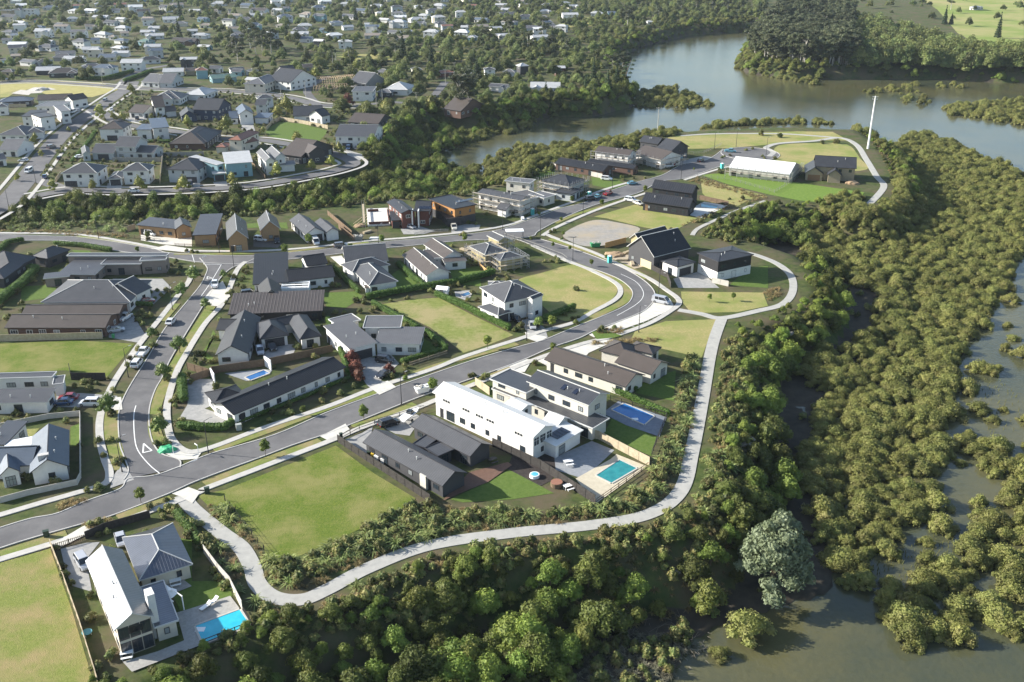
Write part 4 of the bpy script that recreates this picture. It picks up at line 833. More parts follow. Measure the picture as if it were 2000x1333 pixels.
# more houses filling the distant suburb between the trees
for gy in range(20):
    y = 8 + gy * 6.2
    for gx in range(30):
        x = 5 + gx * 38 + (gy % 2) * 19 + rr.uniform(-9, 9); yy = y + rr.uniform(-2, 2); wd = rr.uniform(20, 32) + y * .09
        if x > 1130 - y * .6 or (y > 88 and x > 320): continue
        fx = [px(f[0], f[1], f[4]) + px(f[0], f[2], f[3]) for f in FAR]
        if any(a - 7 < x + wd and c + 7 > x and abs(yy - b) < 7 for a, b, c, d in fx) or rr.random() < .12: continue
        FAR.append(('z', x, x + wd, yy - 6, yy, rr.choice(['light', 'grey', 'light', 'white', 'blue', 'light', 'mid', 'tan']), rr.choice(['white', 'ivory', 'white', 'pale']), rr.choice([1, 1, 1, 2])))
RC = dict(mid='grey', light='pale', dark='black', white='white', grey='light grey', brown='brown', red='red', blue='blue grey', green='green', tan='tan', black='black')
WC = dict(white='white', tan='tan', teal='pale blue', ivory='cream', pale='pale grey', brown='brown', dark='dark', grey='grey', black='black', redbrick='red brick')
items = []
for f in FAR:
    x0, yt = px(f[0], f[1], f[3]); x1, yb = px(f[0], f[2], f[4]); items.append([x0, x1, yt, yb, *f[5:]])
items.sort(key=lambda t: t[3]); 
bands = {}
for t in items: bands.setdefault(int(t[3] // 8), []).append(t)
ROWW = 'one two three four five six seven eight nine ten eleven twelve thirteen fourteen fifteen sixteen seventeen eighteen nineteen twenty'.split() + ['twenty-' + w for w in 'one two three four five six seven eight nine'.split()] + ['thirty']
BN = ['first', 'second', 'third', 'fourth', 'fifth', 'sixth', 'seventh', 'eighth', 'ninth', 'tenth', 'eleventh', 'twelfth', 'thirteenth', 'fourteenth', 'fifteenth', 'sixteenth', 'seventeenth']
def plan(t):
    x0, x1, yt, yb, rc, wc, st = t; a = G(x0, yb); b = G(x1, yb); wd = b[0] - a[0]
    hh = {1: 2.9, 2: 5.5, 3: 8.3}[st]; ang = rr.choice([0, 1]) * 0 + rr.uniform(-.5, .5); L = max(7, min(wd * .9, 34)); Wd = max(6.5, min(L * .62, 11))
    return ((a[0] + b[0]) / 2, a[1] + Wd * .55 + L * .12, ang, L, Wd, hh)
for bi, k in enumerate(sorted(bands)):
    row = sorted(bands[k], key=lambda t: t[0])
    for j, t in enumerate(row):
        rc, wc, st = t[4:]; cx, cy, ang, L, Wd, hh = plan(t); ty = rr.choice(['g', 'g', 'h', 'h'])
        if st == 3: ty = 'f'
        ws_ = [wing_w(cx, cy, ang, L, Wd, hh, ty, rr.uniform(18, 28), 0)]
        if L > 11 and rr.random() < .6:
            s = rr.choice([-1, 1]); ws_.append(wing_w(cx + math.cos(ang) * s * L * .28 + math.sin(ang) * Wd * .45, cy + math.sin(ang) * s * L * .28 - math.cos(ang) * Wd * .45, ang + math.pi / 2, Wd * .8, L * .32, hh, 'g' if ty == 'g' else 'h', 24, 0))
        lb = '%s %s house, %s roof, %s in far row %s' % ('two storey' if st == 2 else 'three storey' if st == 3 else 'small', WC[wc], RC[rc], ordn(j).replace('the left', 'left'), ROWW[bi])
        house(lb, rc, wc, ws_, fr='w' if wc in ('dark', 'brown', 'black', 'redbrick') else 'd', fas='w', kind='metal', det=0, world=True, rough=.5, rs=j)
# ------------------------------------------------------------ vegetation
def leafmat(name, c1, c2, c3=None, rnd=.3, scale=.9, rough=.62):
    m = mat(name, c1, c2, scale, rough, .25, coord='obj', detail=3, rnd=rnd, c3=c3, s3=.45)
    return leafy(m)
F_mang = leafmat('mangrove_leaves', (.095, .115, .024), (.28, .285, .085), (.18, .17, .06), .22, .8)
F_bush = leafmat('bush_leaves', (.03, .052, .01), (.18, .205, .042), (.1, .11, .03), .4, .8)
F_lime = leafmat('bright_leaves', (.1, .16, .025), (.22, .27, .055), None, .3, .9)
F_pohu = leafmat('grey_green_leaves', (.09, .12, .06), (.26, .3, .19), (.13, .16, .08), .1, .6)
F_street = leafmat('street_tree_leaves', (.1, .15, .025), (.2, .24, .05), None, .28, 1.2)
F_maple = leafmat('red_leaves', (.09, .03, .02), (.2, .08, .05), None, .2, 1.2)
F_far = leafmat('far_tree_leaves', (.05, .085, .024), (.2, .235, .07), (.13, .145, .05), .5, .4)
F_gum = leafmat('gum_leaves', (.045, .065, .03), (.12, .14, .065), (.08, .085, .045), .3, .4)
F_pine = leafmat('conifer_needles', (.02, .04, .016), (.05, .08, .03), None, .3, .5)
F_flax = leafmat('flax_blades', (.12, .17, .04), (.32, .36, .14), None, .3, 1.5)
F_tus = leafmat('tussock_blades', (.2, .155, .06), (.36, .28, .13), None, .35, 2)
F_hedge = leafmat('hedge_leaves', (.045, .095, .015), (.12, .19, .04), None, .1, 1.6)
F_shrub = leafmat('shrub_leaves', (.05, .09, .022), (.19, .22, .065), (.22, .18, .07), .5, 2)
M_bark = mat('bark', (.1, .075, .05), (.17, .14, .1), 3, .95, .1, coord='obj'); M_palebark = mat('pale_bark', (.32, .3, .26), (.45, .43, .38), 1, .9, .1, coord='obj')
_ico = {}
def ico(sub):
    if sub not in _ico:
        import bmesh
        bm = bmesh.new(); bmesh.ops.create_icosphere(bm, subdivisions=sub, radius=1)
        _ico[sub] = (np.array([v.co[:] for v in bm.verts]), np.array([[v.index for v in f.verts] for f in bm.faces])); bm.free()
    return _ico[sub]
def crown(seed, lumps, leaf, dens, m, low=-.35, core=.82, sub=1, outw=.75, asp=1.0, name='crown'):
    """lumps = [(x, y, z, rx, rz)]; leaf-sized faces over each lump with a lumpy core"""
    r = np.random.RandomState(seed); V = []; Fc = []; nv = 0
    for (x, y, z, rx, rz) in lumps:
        iv, fi = ico(sub); k = 1 + r.uniform(-.16, .16, len(iv)); v = iv * k[:, None] * core * np.array([rx, rx, rz]) + [x, y, z]
        V.append(v); Fc += [tuple(q) for q in (fi + nv).tolist()]; nv += len(v)
        n = int(dens * rx * (rx + rz) * .5 * 6)
        d = r.normal(size=(n * 2, 3)); d /= np.linalg.norm(d, axis=1)[:, None]; d = d[d[:, 2] > low][:n]; n = len(d)
        R_ = r.uniform(.8, 1.12, n)[:, None]; c = d * R_ * np.array([rx, rx, rz]) + [x, y, z]
        nn = d * outw + r.normal(size=(n, 3)) * .5 + [0, 0, .25]; nn /= np.linalg.norm(nn, axis=1)[:, None]
        t = np.cross(nn, r.normal(size=(n, 3))); t /= np.linalg.norm(t, axis=1)[:, None] + 1e-9; b = np.cross(nn, t)
        s = leaf * r.uniform(.6, 1.3, n)[:, None]
        q = np.stack([c - t * s * asp, c - b * s * .55 + nn * s * .15, c + t * s * asp, c + b * s * .55 + nn * s * .15], 1).reshape(-1, 3)
        V.append(q); f = np.arange(nv, nv + 4 * n).reshape(-1, 4); Fc += [tuple(a) for a in f.tolist()]; nv += 4 * n
    me = bpy.data.meshes.new(name); me.from_pydata(np.concatenate(V).tolist(), [], Fc); me.materials.append(m); me.update(); return me
def dome(seed, R, z0, hh, n, fl=.5, rl=.38):
    r = random.Random(seed); L = [(0, 0, z0 + hh * .45, R * .6, hh * .5)]
    for k in range(n):
        a = 2.4 * k + r.uniform(-.4, .4); q = math.sqrt((k + .5) / n); rad = R * (1 - rl * .7) * q * (1 + .22 * math.sin(3 * a + seed) + .12 * math.sin(5 * a))
        if k > 4 and r.random() < .15: continue
        z = z0 + hh * (1 - rl) * (1 - q * q * fl) - r.uniform(0, .2) * hh
        s = R * rl * r.uniform(.6, 1.3); L.append((rad * math.cos(a), rad * math.sin(a), z, s, s * r.uniform(.7, .95)))
    return L
def trunk_mesh(seed, h, r0, crownr, m, n=4, lean=0):
    r = random.Random(seed); mb = MB(); mb.tube((0, 0, -1.0), (lean * .5, 0, h * .55), r0, r0 * .7); mb.tube((lean * .5, 0, h * .53), (lean, 0, h), r0 * .7, r0 * .3)
    for k in range(n):
        a = 6.28 * k / n + r.uniform(-.4, .4); z = h * r.uniform(.35, .6)
        mb.tube((lean * z / h, 0, z), (math.cos(a) * crownr * .6, math.sin(a) * crownr * .6, z + h * .35), r0 * .5, r0 * .15, 5)
    return mb.mesh('trunk', m)
P_mang = [(crown(s, dome(s, 2.9 + .3 * (s % 3), .4, 3.4, 15, .75, .3), .19, 21, F_mang), trunk_mesh(s, 2.2, .16, 2, M_bark)) for s in (1, 2, 3, 4)]
P_bush = [(crown(s + 20, dome(s, 2.5 + .2 * (s % 3), 1.2, 4.2, 14, .6, .34), .2, 20, F_bush if s < 4 else F_lime), trunk_mesh(s, 3.8, .18, 2, M_bark)) for s in (1, 2, 3, 4, 5)]
P_low = [(crown(s + 40, dome(s, 1.25, .1, 1.7, 7, .6, .42), .2, 16, F_shrub), None) for s in (1, 2, 3)]
def cyl_lumps(seed, R, z0, hh):
    r = random.Random(seed); L = [(0, 0, z0 + hh * .5, R * .75, hh * .48)]
    for k in range(9):
        a = 2.4 * k; L.append((R * .5 * math.cos(a), R * .5 * math.sin(a), z0 + hh * (.2 + .6 * k / 8) + r.uniform(-.1, .1), R * .5, R * .5))
    return L
P_street = [(crown(s + 60, cyl_lumps(s, 1.15, 1.25, 2.6), .19, 26, F_street), trunk_mesh(s, 2.3, .07, .8, M_bark)) for s in (1, 2, 3)]
P_round = [(crown(s + 70, dome(s, 2.0, 1.3, 3.2, 13, .7, .36), .2, 17, mat('plane_tree_leaves', (.06, .11, .022), (.17, .23, .05), .9, .62, .25, coord='obj', detail=3, rnd=.2)), trunk_mesh(s, 2.6, .12, 1.4, M_bark)) for s in (1, 2)]
P_far = [crown(s + 80, dome(s, 4.4 + .5 * (s % 3), 1.5, 7.5, 15, .65, .32), .5, 4.6, F_far, name='far_tree') for s in (1, 2, 3, 4)]
P_gum = []
for s in (1, 2, 3):
    r = random.Random(s); L = []
    for k in range(16):
        a = 2.4 * k; q = r.uniform(1, 4.6); L.append((q * math.cos(a), q * math.sin(a), 8 + r.uniform(-2, 6.5), r.uniform(1.1, 2.0), r.uniform(.8, 1.3)))
    tm = MB(); tm.tube((0, 0, -1), (.4, 0, 8), .32, .22); tm.tube((.4, 0, 8), (.2, .3, 13), .22, .08)
    for (x, y, z, a, b) in L[::2]: tm.tube((.3, 0, z - 3.5), (x, y, z), .12, .05, 5)
    P_gum.append((crown(s + 90, L, .5, 4.5, F_gum), tm.mesh('trunk', M_palebark)))
def conelumps(h, R, n=9):
    L = []
    for k in range(n):
        t = k / (n - 1); L.append((0, 0, 1.2 + h * t, max(.35, R * (1 - t) ** .9), h / n * .75))
        for j in range(5 if t < .8 else 0):
            a = j * 1.257 + k; q = R * (1 - t) * .75; L.append((q * math.cos(a), q * math.sin(a), 1.0 + h * t, R * .33 * (1.1 - t), .5))
    return L
P_pine = [(crown(101, conelumps(11, 2.9), .4, 5, F_pine, low=-.6), trunk_mesh(1, 9, .25, 1, M_bark, 2)), (crown(102, conelumps(15, 2.4, 11), .4, 5, F_pine, low=-.6), trunk_mesh(2, 12, .25, 1, M_bark, 2))]
def blades(seed, n, L, w, m, up=.9, name='clump', wide=.35, drop=.35):
    r = random.Random(seed); mb = MB()
    for k in range(n):
        a = r.uniform(0, 6.28); e = r.uniform(wide, 1.35) * up; l = L * r.uniform(.6, 1.1); d = Vector((math.cos(a) * math.cos(e), math.sin(a) * math.cos(e), math.sin(e))); s = Vector((-math.sin(a), math.cos(a), 0)) * w * r.uniform(.7, 1.2)
        b0 = Vector((r.uniform(-.12, .12), r.uniform(-.12, .12), 0)); p1 = b0 + d * l * .6; p2 = b0 + d * l + Vector((math.cos(a) * .2 * l, math.sin(a) * .2 * l, -drop * l))
        mb.quad([b0 - s * .6, b0 + s * .6, p1 + s, p1 - s]); mb.quad([p1 - s, p1 + s, p2])
    return mb.mesh(name, m)
P_flax = [blades(s, 46, 1.9, .085, F_flax, name='flax_bush') for s in (1, 2, 3)]
P_tus = [blades(s + 9, 44, .95, .035, F_tus, name='tussock', wide=.2) for s in (1, 2)]
def cabbage(seed):
    mb = MB(); mb.tube((0, 0, -.5), (.1, 0, 2.2), .12, .1); t = mb.mesh('trunk', M_bark)
    r = random.Random(seed); mb = MB()
    for k in range(90):
        a = r.uniform(0, 6.28); e = r.uniform(-.5, 1.4); l = r.uniform(.8, 1.2); d = Vector((math.cos(a) * math.cos(e), math.sin(a) * math.cos(e), math.sin(e))); s = Vector((-math.sin(a), math.cos(a), 0)) * .06
        b0 = Vector((.1, 0, 2.3)); p1 = b0 + d * l * .6; p2 = b0 + d * l + Vector((0, 0, -.25)); mb.quad([b0, p1 + s, p2, p1 - s])
    return mb.mesh('crown', F_flax), t
P_cab = [cabbage(3)]
def palm(seed):
    mb = MB(); mb.tube((0, 0, -.5), (.2, 0, 9), .22, .15); t = mb.mesh('trunk', M_palebark)
    r = random.Random(seed); mb = MB()
    for k in range(26):
        a = r.uniform(0, 6.28); e = r.uniform(-.3, 1.2); b0 = Vector((.2, 0, 9)); prev = b0
        for j in range(1, 6):
            q = j / 5; p = b0 + Vector((math.cos(a) * math.cos(e) * 2.8 * q, math.sin(a) * math.cos(e) * 2.8 * q, math.sin(e) * 2.8 * q - 1.6 * q * q)); s = Vector((-math.sin(a), math.cos(a), -.3)) * .4 * (1.1 - q)
            mb.quad([prev - s, prev + s, p + s * .8, p - s * .8]); prev = p
    return mb.mesh('crown', F_pine), t
# --- where nothing may grow
ROADPTS = []
def note_path(o):
    ROADPTS.append(None)
KEEP = []      # (polyline, radius)
for pts, rad in (([(356,968),(372,990),(400,1015),(435,1043),(471,1070),(492,1106),(504,1142),(537,1168),(590,1172),(640,1152),(720,1110),(840,1066),(1000,1042),(1160,1026),(1270,1004),(1330,958),(1352,880),(1372,780),(1386,700),(1396,660),(1410,622)], 1.5),
                 ([(1325,606),(1370,614),(1410,622),(1480,608),(1528,595),(1548,570),(1545,540),(1520,517),(1480,500),(1430,488),(1385,474),(1352,460),(1365,446),(1410,425),(1440,412),(1495,393)], 1.4),
                 ([(1695,402),(1726,366),(1712,345),(1692,312),(1672,283),(1640,270),(1590,276),(1520,281),(1495,289)], 3.6)):
    KEEP.append((np.array(smooth([G(*p) for p in pts], 6)), rad))
for P in SP: KEEP.append((np.array(P), 5.5))
def nearline(P, line, rad):
    out = np.zeros(len(P), bool)
    for q in line: out |= (P[:, 0] - q[0]) ** 2 + (P[:, 1] - q[1]) ** 2 < (rad + 1.2) ** 2
    return out
def blocked(P, m=1.0):
    b = np.zeros(len(P), bool)
    for L_, r_ in KEEP: b |= nearline(P, L_, r_ + m - 1)
    for k in ROADK:
        if k is not None: b |= inpoly(P, k)
    for w in FOOT:
        d = P - w['A']; s = d @ w['u']; t = d @ w['v']; b |= (s > -m) & (s < w['L'] + m) & (t > -m) & (t < w['W'] + m)
    return b
def scatter(poly, step, zfix=None, seed=0, jit=.45, fr='z', m=1.0, skip=0.0, free=False, front=0):
    Q = [px(fr, *p) for p in poly]
    if zfix is None: Pw = hits(Q)[:, :2]
    else: Pw = np.array([G(x, y, zfix) for x, y in Q])
    r = np.random.RandomState(seed + 5); lo, hi = Pw.min(0), Pw.max(0)
    gx, gy = np.meshgrid(np.arange(lo[0], hi[0], step), np.arange(lo[1], hi[1], step * .87)); gx[1::2] += step / 2
    P = np.stack([gx.ravel(), gy.ravel()], 1); P = P + r.uniform(-jit, jit, P.shape) * step
    P = P[inpoly(P, Pw)]
    if skip: P = P[r.uniform(size=len(P)) > skip]
    if not free: P = P[~blocked(P, m)]
    for k in ((3, 6) if front == 1 else (4, 9, 14) if front else ()): P = P[~blocked(P + np.array([0, k]), .5)] if len(P) else P
    if len(P) == 0: return np.zeros((0, 3))
    z = height(P)
    return np.concatenate([P, z[:, None]], 1)
def stuff_gn(name, label, pts, sc, objs, seed=1):
    """one object: instances of the standing plants on every remaining point"""
    if len(pts) == 0: return
    r = np.random.RandomState(seed); n = len(pts)
    me = bpy.data.meshes.new(name); me.from_pydata([tuple(p) for p in pts.tolist()], [], [])
    a = me.attributes.new('scl', 'FLOAT_VECTOR', 'POINT'); a.data.foreach_set('vector', (np.asarray(sc)[:, None] * r.uniform(.78, 1.22, (n, 3))).astype(np.float32).ravel())
    a = me.attributes.new('rot', 'FLOAT_VECTOR', 'POINT'); rv = np.zeros((n, 3), np.float32); rv[:, 2] = r.uniform(0, 6.28, n); a.data.foreach_set('vector', rv.ravel())
    a = me.attributes.new('idx', 'INT', 'POINT'); a.data.foreach_set('value', r.randint(0, len(objs), n).astype(np.int32))
    o = bpy.data.objects.new(name, me); COL.objects.link(o); o['kind'] = 'stuff'; o['label'] = label
    ng = bpy.data.node_groups.new(name, 'GeometryNodeTree'); ng.interface.new_socket('Geometry', in_out='INPUT', socket_type='NodeSocketGeometry'); ng.interface.new_socket('Geometry', in_out='OUTPUT', socket_type='NodeSocketGeometry')
    N = ng.nodes; L = ng.links; gi = N.new('NodeGroupInput'); go = N.new('NodeGroupOutput'); ip = N.new('GeometryNodeInstanceOnPoints'); jn = N.new('GeometryNodeJoinGeometry')
    for ob in objs:
        oi = N.new('GeometryNodeObjectInfo'); oi.inputs['Object'].default_value = ob; oi.inputs['As Instance'].default_value = True; L.new(oi.outputs['Geometry'], jn.inputs[0])
    ip.inputs['Pick Instance'].default_value = True
    def na(t, nm):
        x = N.new('GeometryNodeInputNamedAttribute'); x.data_type = t; x.inputs['Name'].default_value = nm; return x.outputs['Attribute']
    L.new(na('INT', 'idx'), ip.inputs['Instance Index']); L.new(na('FLOAT_VECTOR', 'rot'), ip.inputs['Rotation']); L.new(na('FLOAT_VECTOR', 'scl'), ip.inputs['Scale'])
    L.new(gi.outputs[0], ip.inputs['Points']); L.new(jn.outputs[0], ip.inputs['Instance']); L.new(ip.outputs[0], go.inputs[0])
    md = o.modifiers.new('scatter', 'NODES'); md.node_group = ng
def plant(name, protos, pts, sc, label, cat, group, limit=300, stufflabel=None, seed=0, parts=True, stuffname=None, labelf=None):
    r = random.Random(seed); n = len(pts)
    if n == 0: return
    pts = np.asarray(pts); sc = np.asarray(sc)
    D = np.hypot(pts[:, 0], pts[:, 1]); pj = np.array([proj(*p) for p in pts]); inf = (pj[:, 0] > -20) & (pj[:, 0] < 2020) & (pj[:, 1] > -10) & (pj[:, 1] < 1345)
    key = D / sc + np.where(inf, 0, 1e5); order = np.argsort(key)
    vis = order[inf[order]]; ind = list(vis[:limit]); rest = [i for i in order if i not in set(ind)]
    srcs = {}
    for j, i in enumerate(ind):
        v = j if j < len(protos) else r.randrange(len(protos)); pr = protos[v]
        p = tuple(float(c) for c in pts[i]); s = float(sc[i]); rz = r.uniform(0, 6.28); sz = s * r.uniform(.85, 1.15)
        lb = labelf(p, j) if labelf else label
        if isinstance(pr, tuple) and pr[1] is not None:
            root = thing(name, lb, cat, p, rz, group); root.scale = (s * r.uniform(.82, 1.2), s * r.uniform(.82, 1.2), sz)
            t = bpy.data.objects.new('trunk', pr[1]); COL.objects.link(t); t.parent = root
            c = bpy.data.objects.new('crown', pr[0]); COL.objects.link(c); c.parent = root
            srcs.setdefault(v, c)
        else:
            me = pr[0] if isinstance(pr, tuple) else pr
            o = bpy.data.objects.new(name, me); COL.objects.link(o); o.location = p; o.rotation_euler = (0, 0, rz); o.scale = (s * r.uniform(.8, 1.2), s * r.uniform(.8, 1.2), sz); tag(o, lb, cat, group); srcs.setdefault(v, o)
    if rest and stufflabel: stuff_gn(stuffname or (name + '_mass'), stufflabel, pts[rest], sc[rest], list(srcs.values()), seed + 3)
def U(n, a, b, seed=0): return np.random.RandomState(seed).uniform(a, b, n)
def plants(name, protos, regions, lo, hi, *a, **k):
    P = np.concatenate([scatter(**g) for g in regions if g]) ; plant(name, protos, P, U(len(P), lo, hi, len(P)), *a, **k)
# mangroves
MG = [dict(poly=[(1782,262),(1850,275),(1900,300),(1960,326),(2010,345),(2100,380),(2100,430),(2010,460),(1978,520),(1972,560),(1920,610),(1900,640),(1886,690),(1856,747),(1862,790),(1860,833),(1822,928),(1756,937),(1803,994),(1770,1032),(1720,1105),(1651,1150),(1604,1108),(1600,1032),(1572,960),(1562,909),(1590,833),(1602,771),(1566,735),(1590,690),(1640,700),(1700,650),(1720,590),(1650,540),(1560,495),(1620,430),(1730,415),(1752,350),(1730,300)], step=2.9, zfix=WZ, seed=1, skip=.07),
 dict(poly=[(1860,845),(1905,850),(1940,870),(1975,900),(1970,925),(1925,925),(1880,890)], step=3.8, zfix=WZ, seed=2, skip=.1),
 dict(poly=[(1878,975),(1950,975),(2030,950),(2100,1000),(2100,1290),(2000,1275),(1925,1260),(1920,1200),(1880,1150),(1866,1090),(1900,1050),(1880,1010)], step=3.4, zfix=WZ, seed=3, skip=.12),
 dict(poly=[(1932,925),(2000,915),(2080,900),(2080,960),(1960,965)], step=3.4, zfix=WZ, seed=4, skip=.15),
 dict(poly=[(1780,945),(1832,945),(1842,975),(1820,1000),(1784,990)], step=3.8, zfix=WZ, seed=5, skip=.1),
 dict(poly=[(1710,1180),(1740,1140),(1790,1145),(1870,1140),(1900,1190),(1905,1245),(1850,1262),(1790,1265),(1740,1240)], step=3.4, zfix=WZ, seed=6, skip=.15),
 dict(poly=[(1905,795),(1960,790),(1975,815),(1930,832),(1905,820)], step=4.2, zfix=WZ, seed=7, skip=.1),
 dict(poly=[(1820,905),(1890,905),(1890,930),(1825,928)], step=4.5, zfix=WZ, seed=8, skip=.15),
 dict(poly=[(1880,735),(1925,740),(1930,790),(1890,780)], step=6, zfix=WZ, seed=9, skip=.3),
 dict(poly=[(1240,180),(1310,170),(1360,190),(1394,207),(1350,212),(1300,212),(1240,208)], step=4.5, zfix=WZ, seed=10, skip=.05),
 dict(poly=[(1030,210),(1090,203),(1140,208),(1142,222),(1040,226)], step=4.5, zfix=WZ, seed=11, skip=.05),
 dict(poly=[(990,228),(1046,236),(1010,262),(960,268),(900,285),(870,285)], step=4.5, zfix=WZ, seed=12, skip=.05),
 dict(poly=[(885,345),(950,320),(1010,292),(1100,288),(1230,270),(1330,256),(1330,262),(1200,292),(1060,330),(990,368),(910,375)], step=4.2, seed=13, skip=.05),
 dict(poly=[(1838,212),(1900,201),(2100,185),(2100,250),(2000,247),(1920,233),(1860,226)], step=4.2, zfix=WZ, seed=14, skip=.05),
 dict(poly=[(1433,132),(1480,148),(1540,158),(1600,168),(1596,150),(1500,130),(1445,105)], step=4.4, zfix=WZ, seed=15, skip=.1),
 dict(poly=[(1735,172),(1790,165),(1795,185),(1740,186)], step=7, zfix=WZ, seed=16, skip=.3),
 dict(poly=[(1682,176),(1720,176),(1720,184),(1682,184)], step=7, zfix=WZ, seed=17, skip=.2),
 dict(poly=[(1760,195),(1815,188),(1830,202),(1765,206)], step=7, zfix=WZ, seed=18, skip=.3),
 dict(poly=[(1825,165),(1880,165),(1880,174),(1825,174)], step=9, zfix=WZ, seed=19, skip=.4),
 dict(poly=[(1050,330),(1240,290),(1240,284),(1100,300),(1010,325)], step=4, seed=20),
 dict(poly=[(1470,58),(1220,78),(1180,110),(1190,118),(1240,84),(1330,62),(1470,50)], step=5, zfix=WZ, seed=21, skip=.1),
 dict(poly=[(1330,258),(1420,250),(1560,247),(1660,250),(1720,290),(1700,262),(1600,240),(1400,244)], step=4, seed=22)]
MG += [dict(poly=[(1800,1000),(1870,1000),(1880,1140),(1800,1140)], step=4, zfix=WZ, seed=221, skip=.5), dict(poly=[(1650,1110),(1760,1060),(1800,1100),(1700,1160)], step=5, zfix=WZ, seed=222, skip=.6), dict(poly=[(1880,640),(1990,560),(2000,700),(1900,760)], step=7, zfix=WZ, seed=223, skip=.6), dict(poly=[(1960,830),(2050,800),(2050,960),(1980,900)], step=5, zfix=WZ, seed=224, skip=.35)]
MP = np.concatenate([scatter(**g) for g in MG])
MP[:, 2] = np.maximum(MP[:, 2], WZ - .4)
# keep mangroves off the headland itself
plant('mangrove', P_mang, MP, U(len(MP), .66, 1.02, 3) ** 2 * 1.05, 'one of many olive green mangroves crowding the shallows below the bluff', 'mangrove', 'mangroves in the shallows', 300, 'dense olive green mangrove thicket filling the bay', 5, stuffname='mangrove_thicket')
for (x, y, s, lb) in ((1458,1215,1.15,'dark round mangrove standing alone in the water below the big grey tree'), (1404,1258,.55,'small bright mangrove bush alone at the water edge near the bottom'), (1688,1120,.8,'olive mangrove leaning over the open water beside the dark channel')):
    p = G(x, y + 25, WZ); plant('mangrove', [P_mang[int(s * 10) % 4]], [(p[0], p[1], WZ)], [s], lb, 'mangrove', None, 1, None, int(x))
# bush on the bluff and in the gully
BR = [dict(poly=[(180,1330),(262,1322),(400,1272),(492,1232),(495,1180),(540,1196),(612,1198),(700,1166),(850,1100),(1000,1073),(1200,1053),(1325,1028),(1378,980),(1402,900),(1418,800),(1440,770),(1500,800),(1525,900),(1540,1000),(1500,1060),(1430,1160),(1380,1200),(1200,1230),(1120,1290),(1080,1400),(150,1400)], step=3.1, seed=31, skip=.1),
 dict(poly=[(1440,640),(1500,618),(1560,600),(1620,560),(1660,600),(1640,660),(1560,700),(1510,780),(1490,850),(1460,780),(1430,770),(1432,700)], step=3.3, seed=32, skip=.08),
 dict(poly=[(1395,462),(1380,440),(1440,418),(1500,398),(1590,396),(1690,412),(1700,440),(1600,450),(1560,480),(1500,478),(1440,470)], step=3.3, seed=33, skip=.05),
 dict(poly=[(1560,480),(1600,500),(1650,540),(1600,600),(1570,560),(1560,520)], step=4, seed=34, skip=.1),
 dict(poly=[(1700,405),(1745,372),(1735,330),(1700,275),(1670,258),(1740,290),(1790,350),(1780,400),(1720,430)], step=4, seed=35, skip=.05),
 dict(poly=[(-60,450),(-60,400),(60,392),(160,383),(280,376),(420,372),(540,360),(660,335),(720,310),(790,300),(860,320),(900,345),(980,365),(900,380),(800,388),(740,392),(640,404),(560,414),(440,422),(300,432),(160,436),(0,445)], step=3.5, seed=36, skip=.06),
 dict(poly=[(700,300),(760,262),(800,232),(860,218),(930,224),(1000,216),(1040,236),(960,268),(900,290),(840,310),(780,330)], step=4.2, seed=37, skip=.05),
 dict(poly=[(940,215),(1000,205),(1060,190),(1150,186),(1240,175),(1240,200),(1160,205),(1060,215),(1000,222)], step=4.5, seed=38, skip=.05)]
gx, gy = np.meshgrid(np.arange(-260, 620, 4.4), np.arange(230, 1250, 4.4)); CP = np.stack([gx.ravel(), gy.ravel()], 1) + np.random.RandomState(6).uniform(-2, 2, (gx.size, 2))
CP = CP[~inpoly(CP, L2) & ~inpoly(CP, L1)]; CP = CP[dist(CP, L2) < 8.5]; CP = CP[~blocked(CP, 1)]; CP = np.concatenate([CP, height(CP)[:, None]], 1); CP = CP[CP[:, 2] > -8.6]
BP = np.concatenate([scatter(**g) for g in BR] + [CP]); 
BARE = np.array([hit(*p)[:2] for p in [(1120,1110),(1330,1075),(1440,1120),(1420,1210),(1200,1245),(1060,1215)]])
BP = BP[~(inpoly(BP[:, :2], BARE) & (np.random.RandomState(9).uniform(size=len(BP)) < .5))]
BD = dist(BP[:, :2], L1); BS = (.55 + .85 * U(len(BP), 0, 1, 7) ** 1.8) * np.clip(.34 + BD * .055, .38, 1)
plant('bush_tree', P_bush, BP, BS, 'one of many dark leafy native trees on the bush covered bluff', 'tree', 'native trees on the bluff', 300, 'dense dark native bush of the gully and bluffs', 8, stuffname='native_bush')
# flax, tussock and low shrubs beside the gravel path
FX = [dict(poly=[(410,1000),(440,990),(500,1065),(540,1100),(600,1085),(690,1045),(812,982),(870,1000),(1000,1000),(1100,1000),(1200,985),(1260,950),(1300,880),(1330,760),(1345,700),(1370,700),(1350,800),(1330,900),(1310,950),(1250,990),(1100,1020),(900,1040),(700,1090),(600,1140),(540,1150),(505,1100),(450,1040)], step=1.9, seed=41, skip=.2, m=.4),
 dict(poly=[(1400,880),(1420,760),(1400,720),(1440,680),(1450,760),(1450,860),(1420,940),(1380,1000)], step=2.4, seed=42, skip=.3),
 dict(poly=[(20,455),(150,452),(250,462),(240,440),(100,435),(0,440)], step=2.6, seed=43, skip=.3),
 dict(poly=[(430,1040),(470,1100),(490,1160),(520,1190),(470,1180),(420,1090),(380,1020)], step=2.6, seed=44, skip=.35),
 dict(poly=[(640,400),(760,388),(880,380),(860,370),(700,380)], step=3, seed=45, skip=.3),
 dict(poly=[(620,1180),(800,1110),(1000,1080),(1200,1060),(1340,1020),(1380,960),(1400,900),(1420,960),(1380,1060),(1200,1150),(900,1200),(620,1330)], step=5.5, seed=46, skip=.3)]
FP = np.concatenate([scatter(**g) for g in FX])
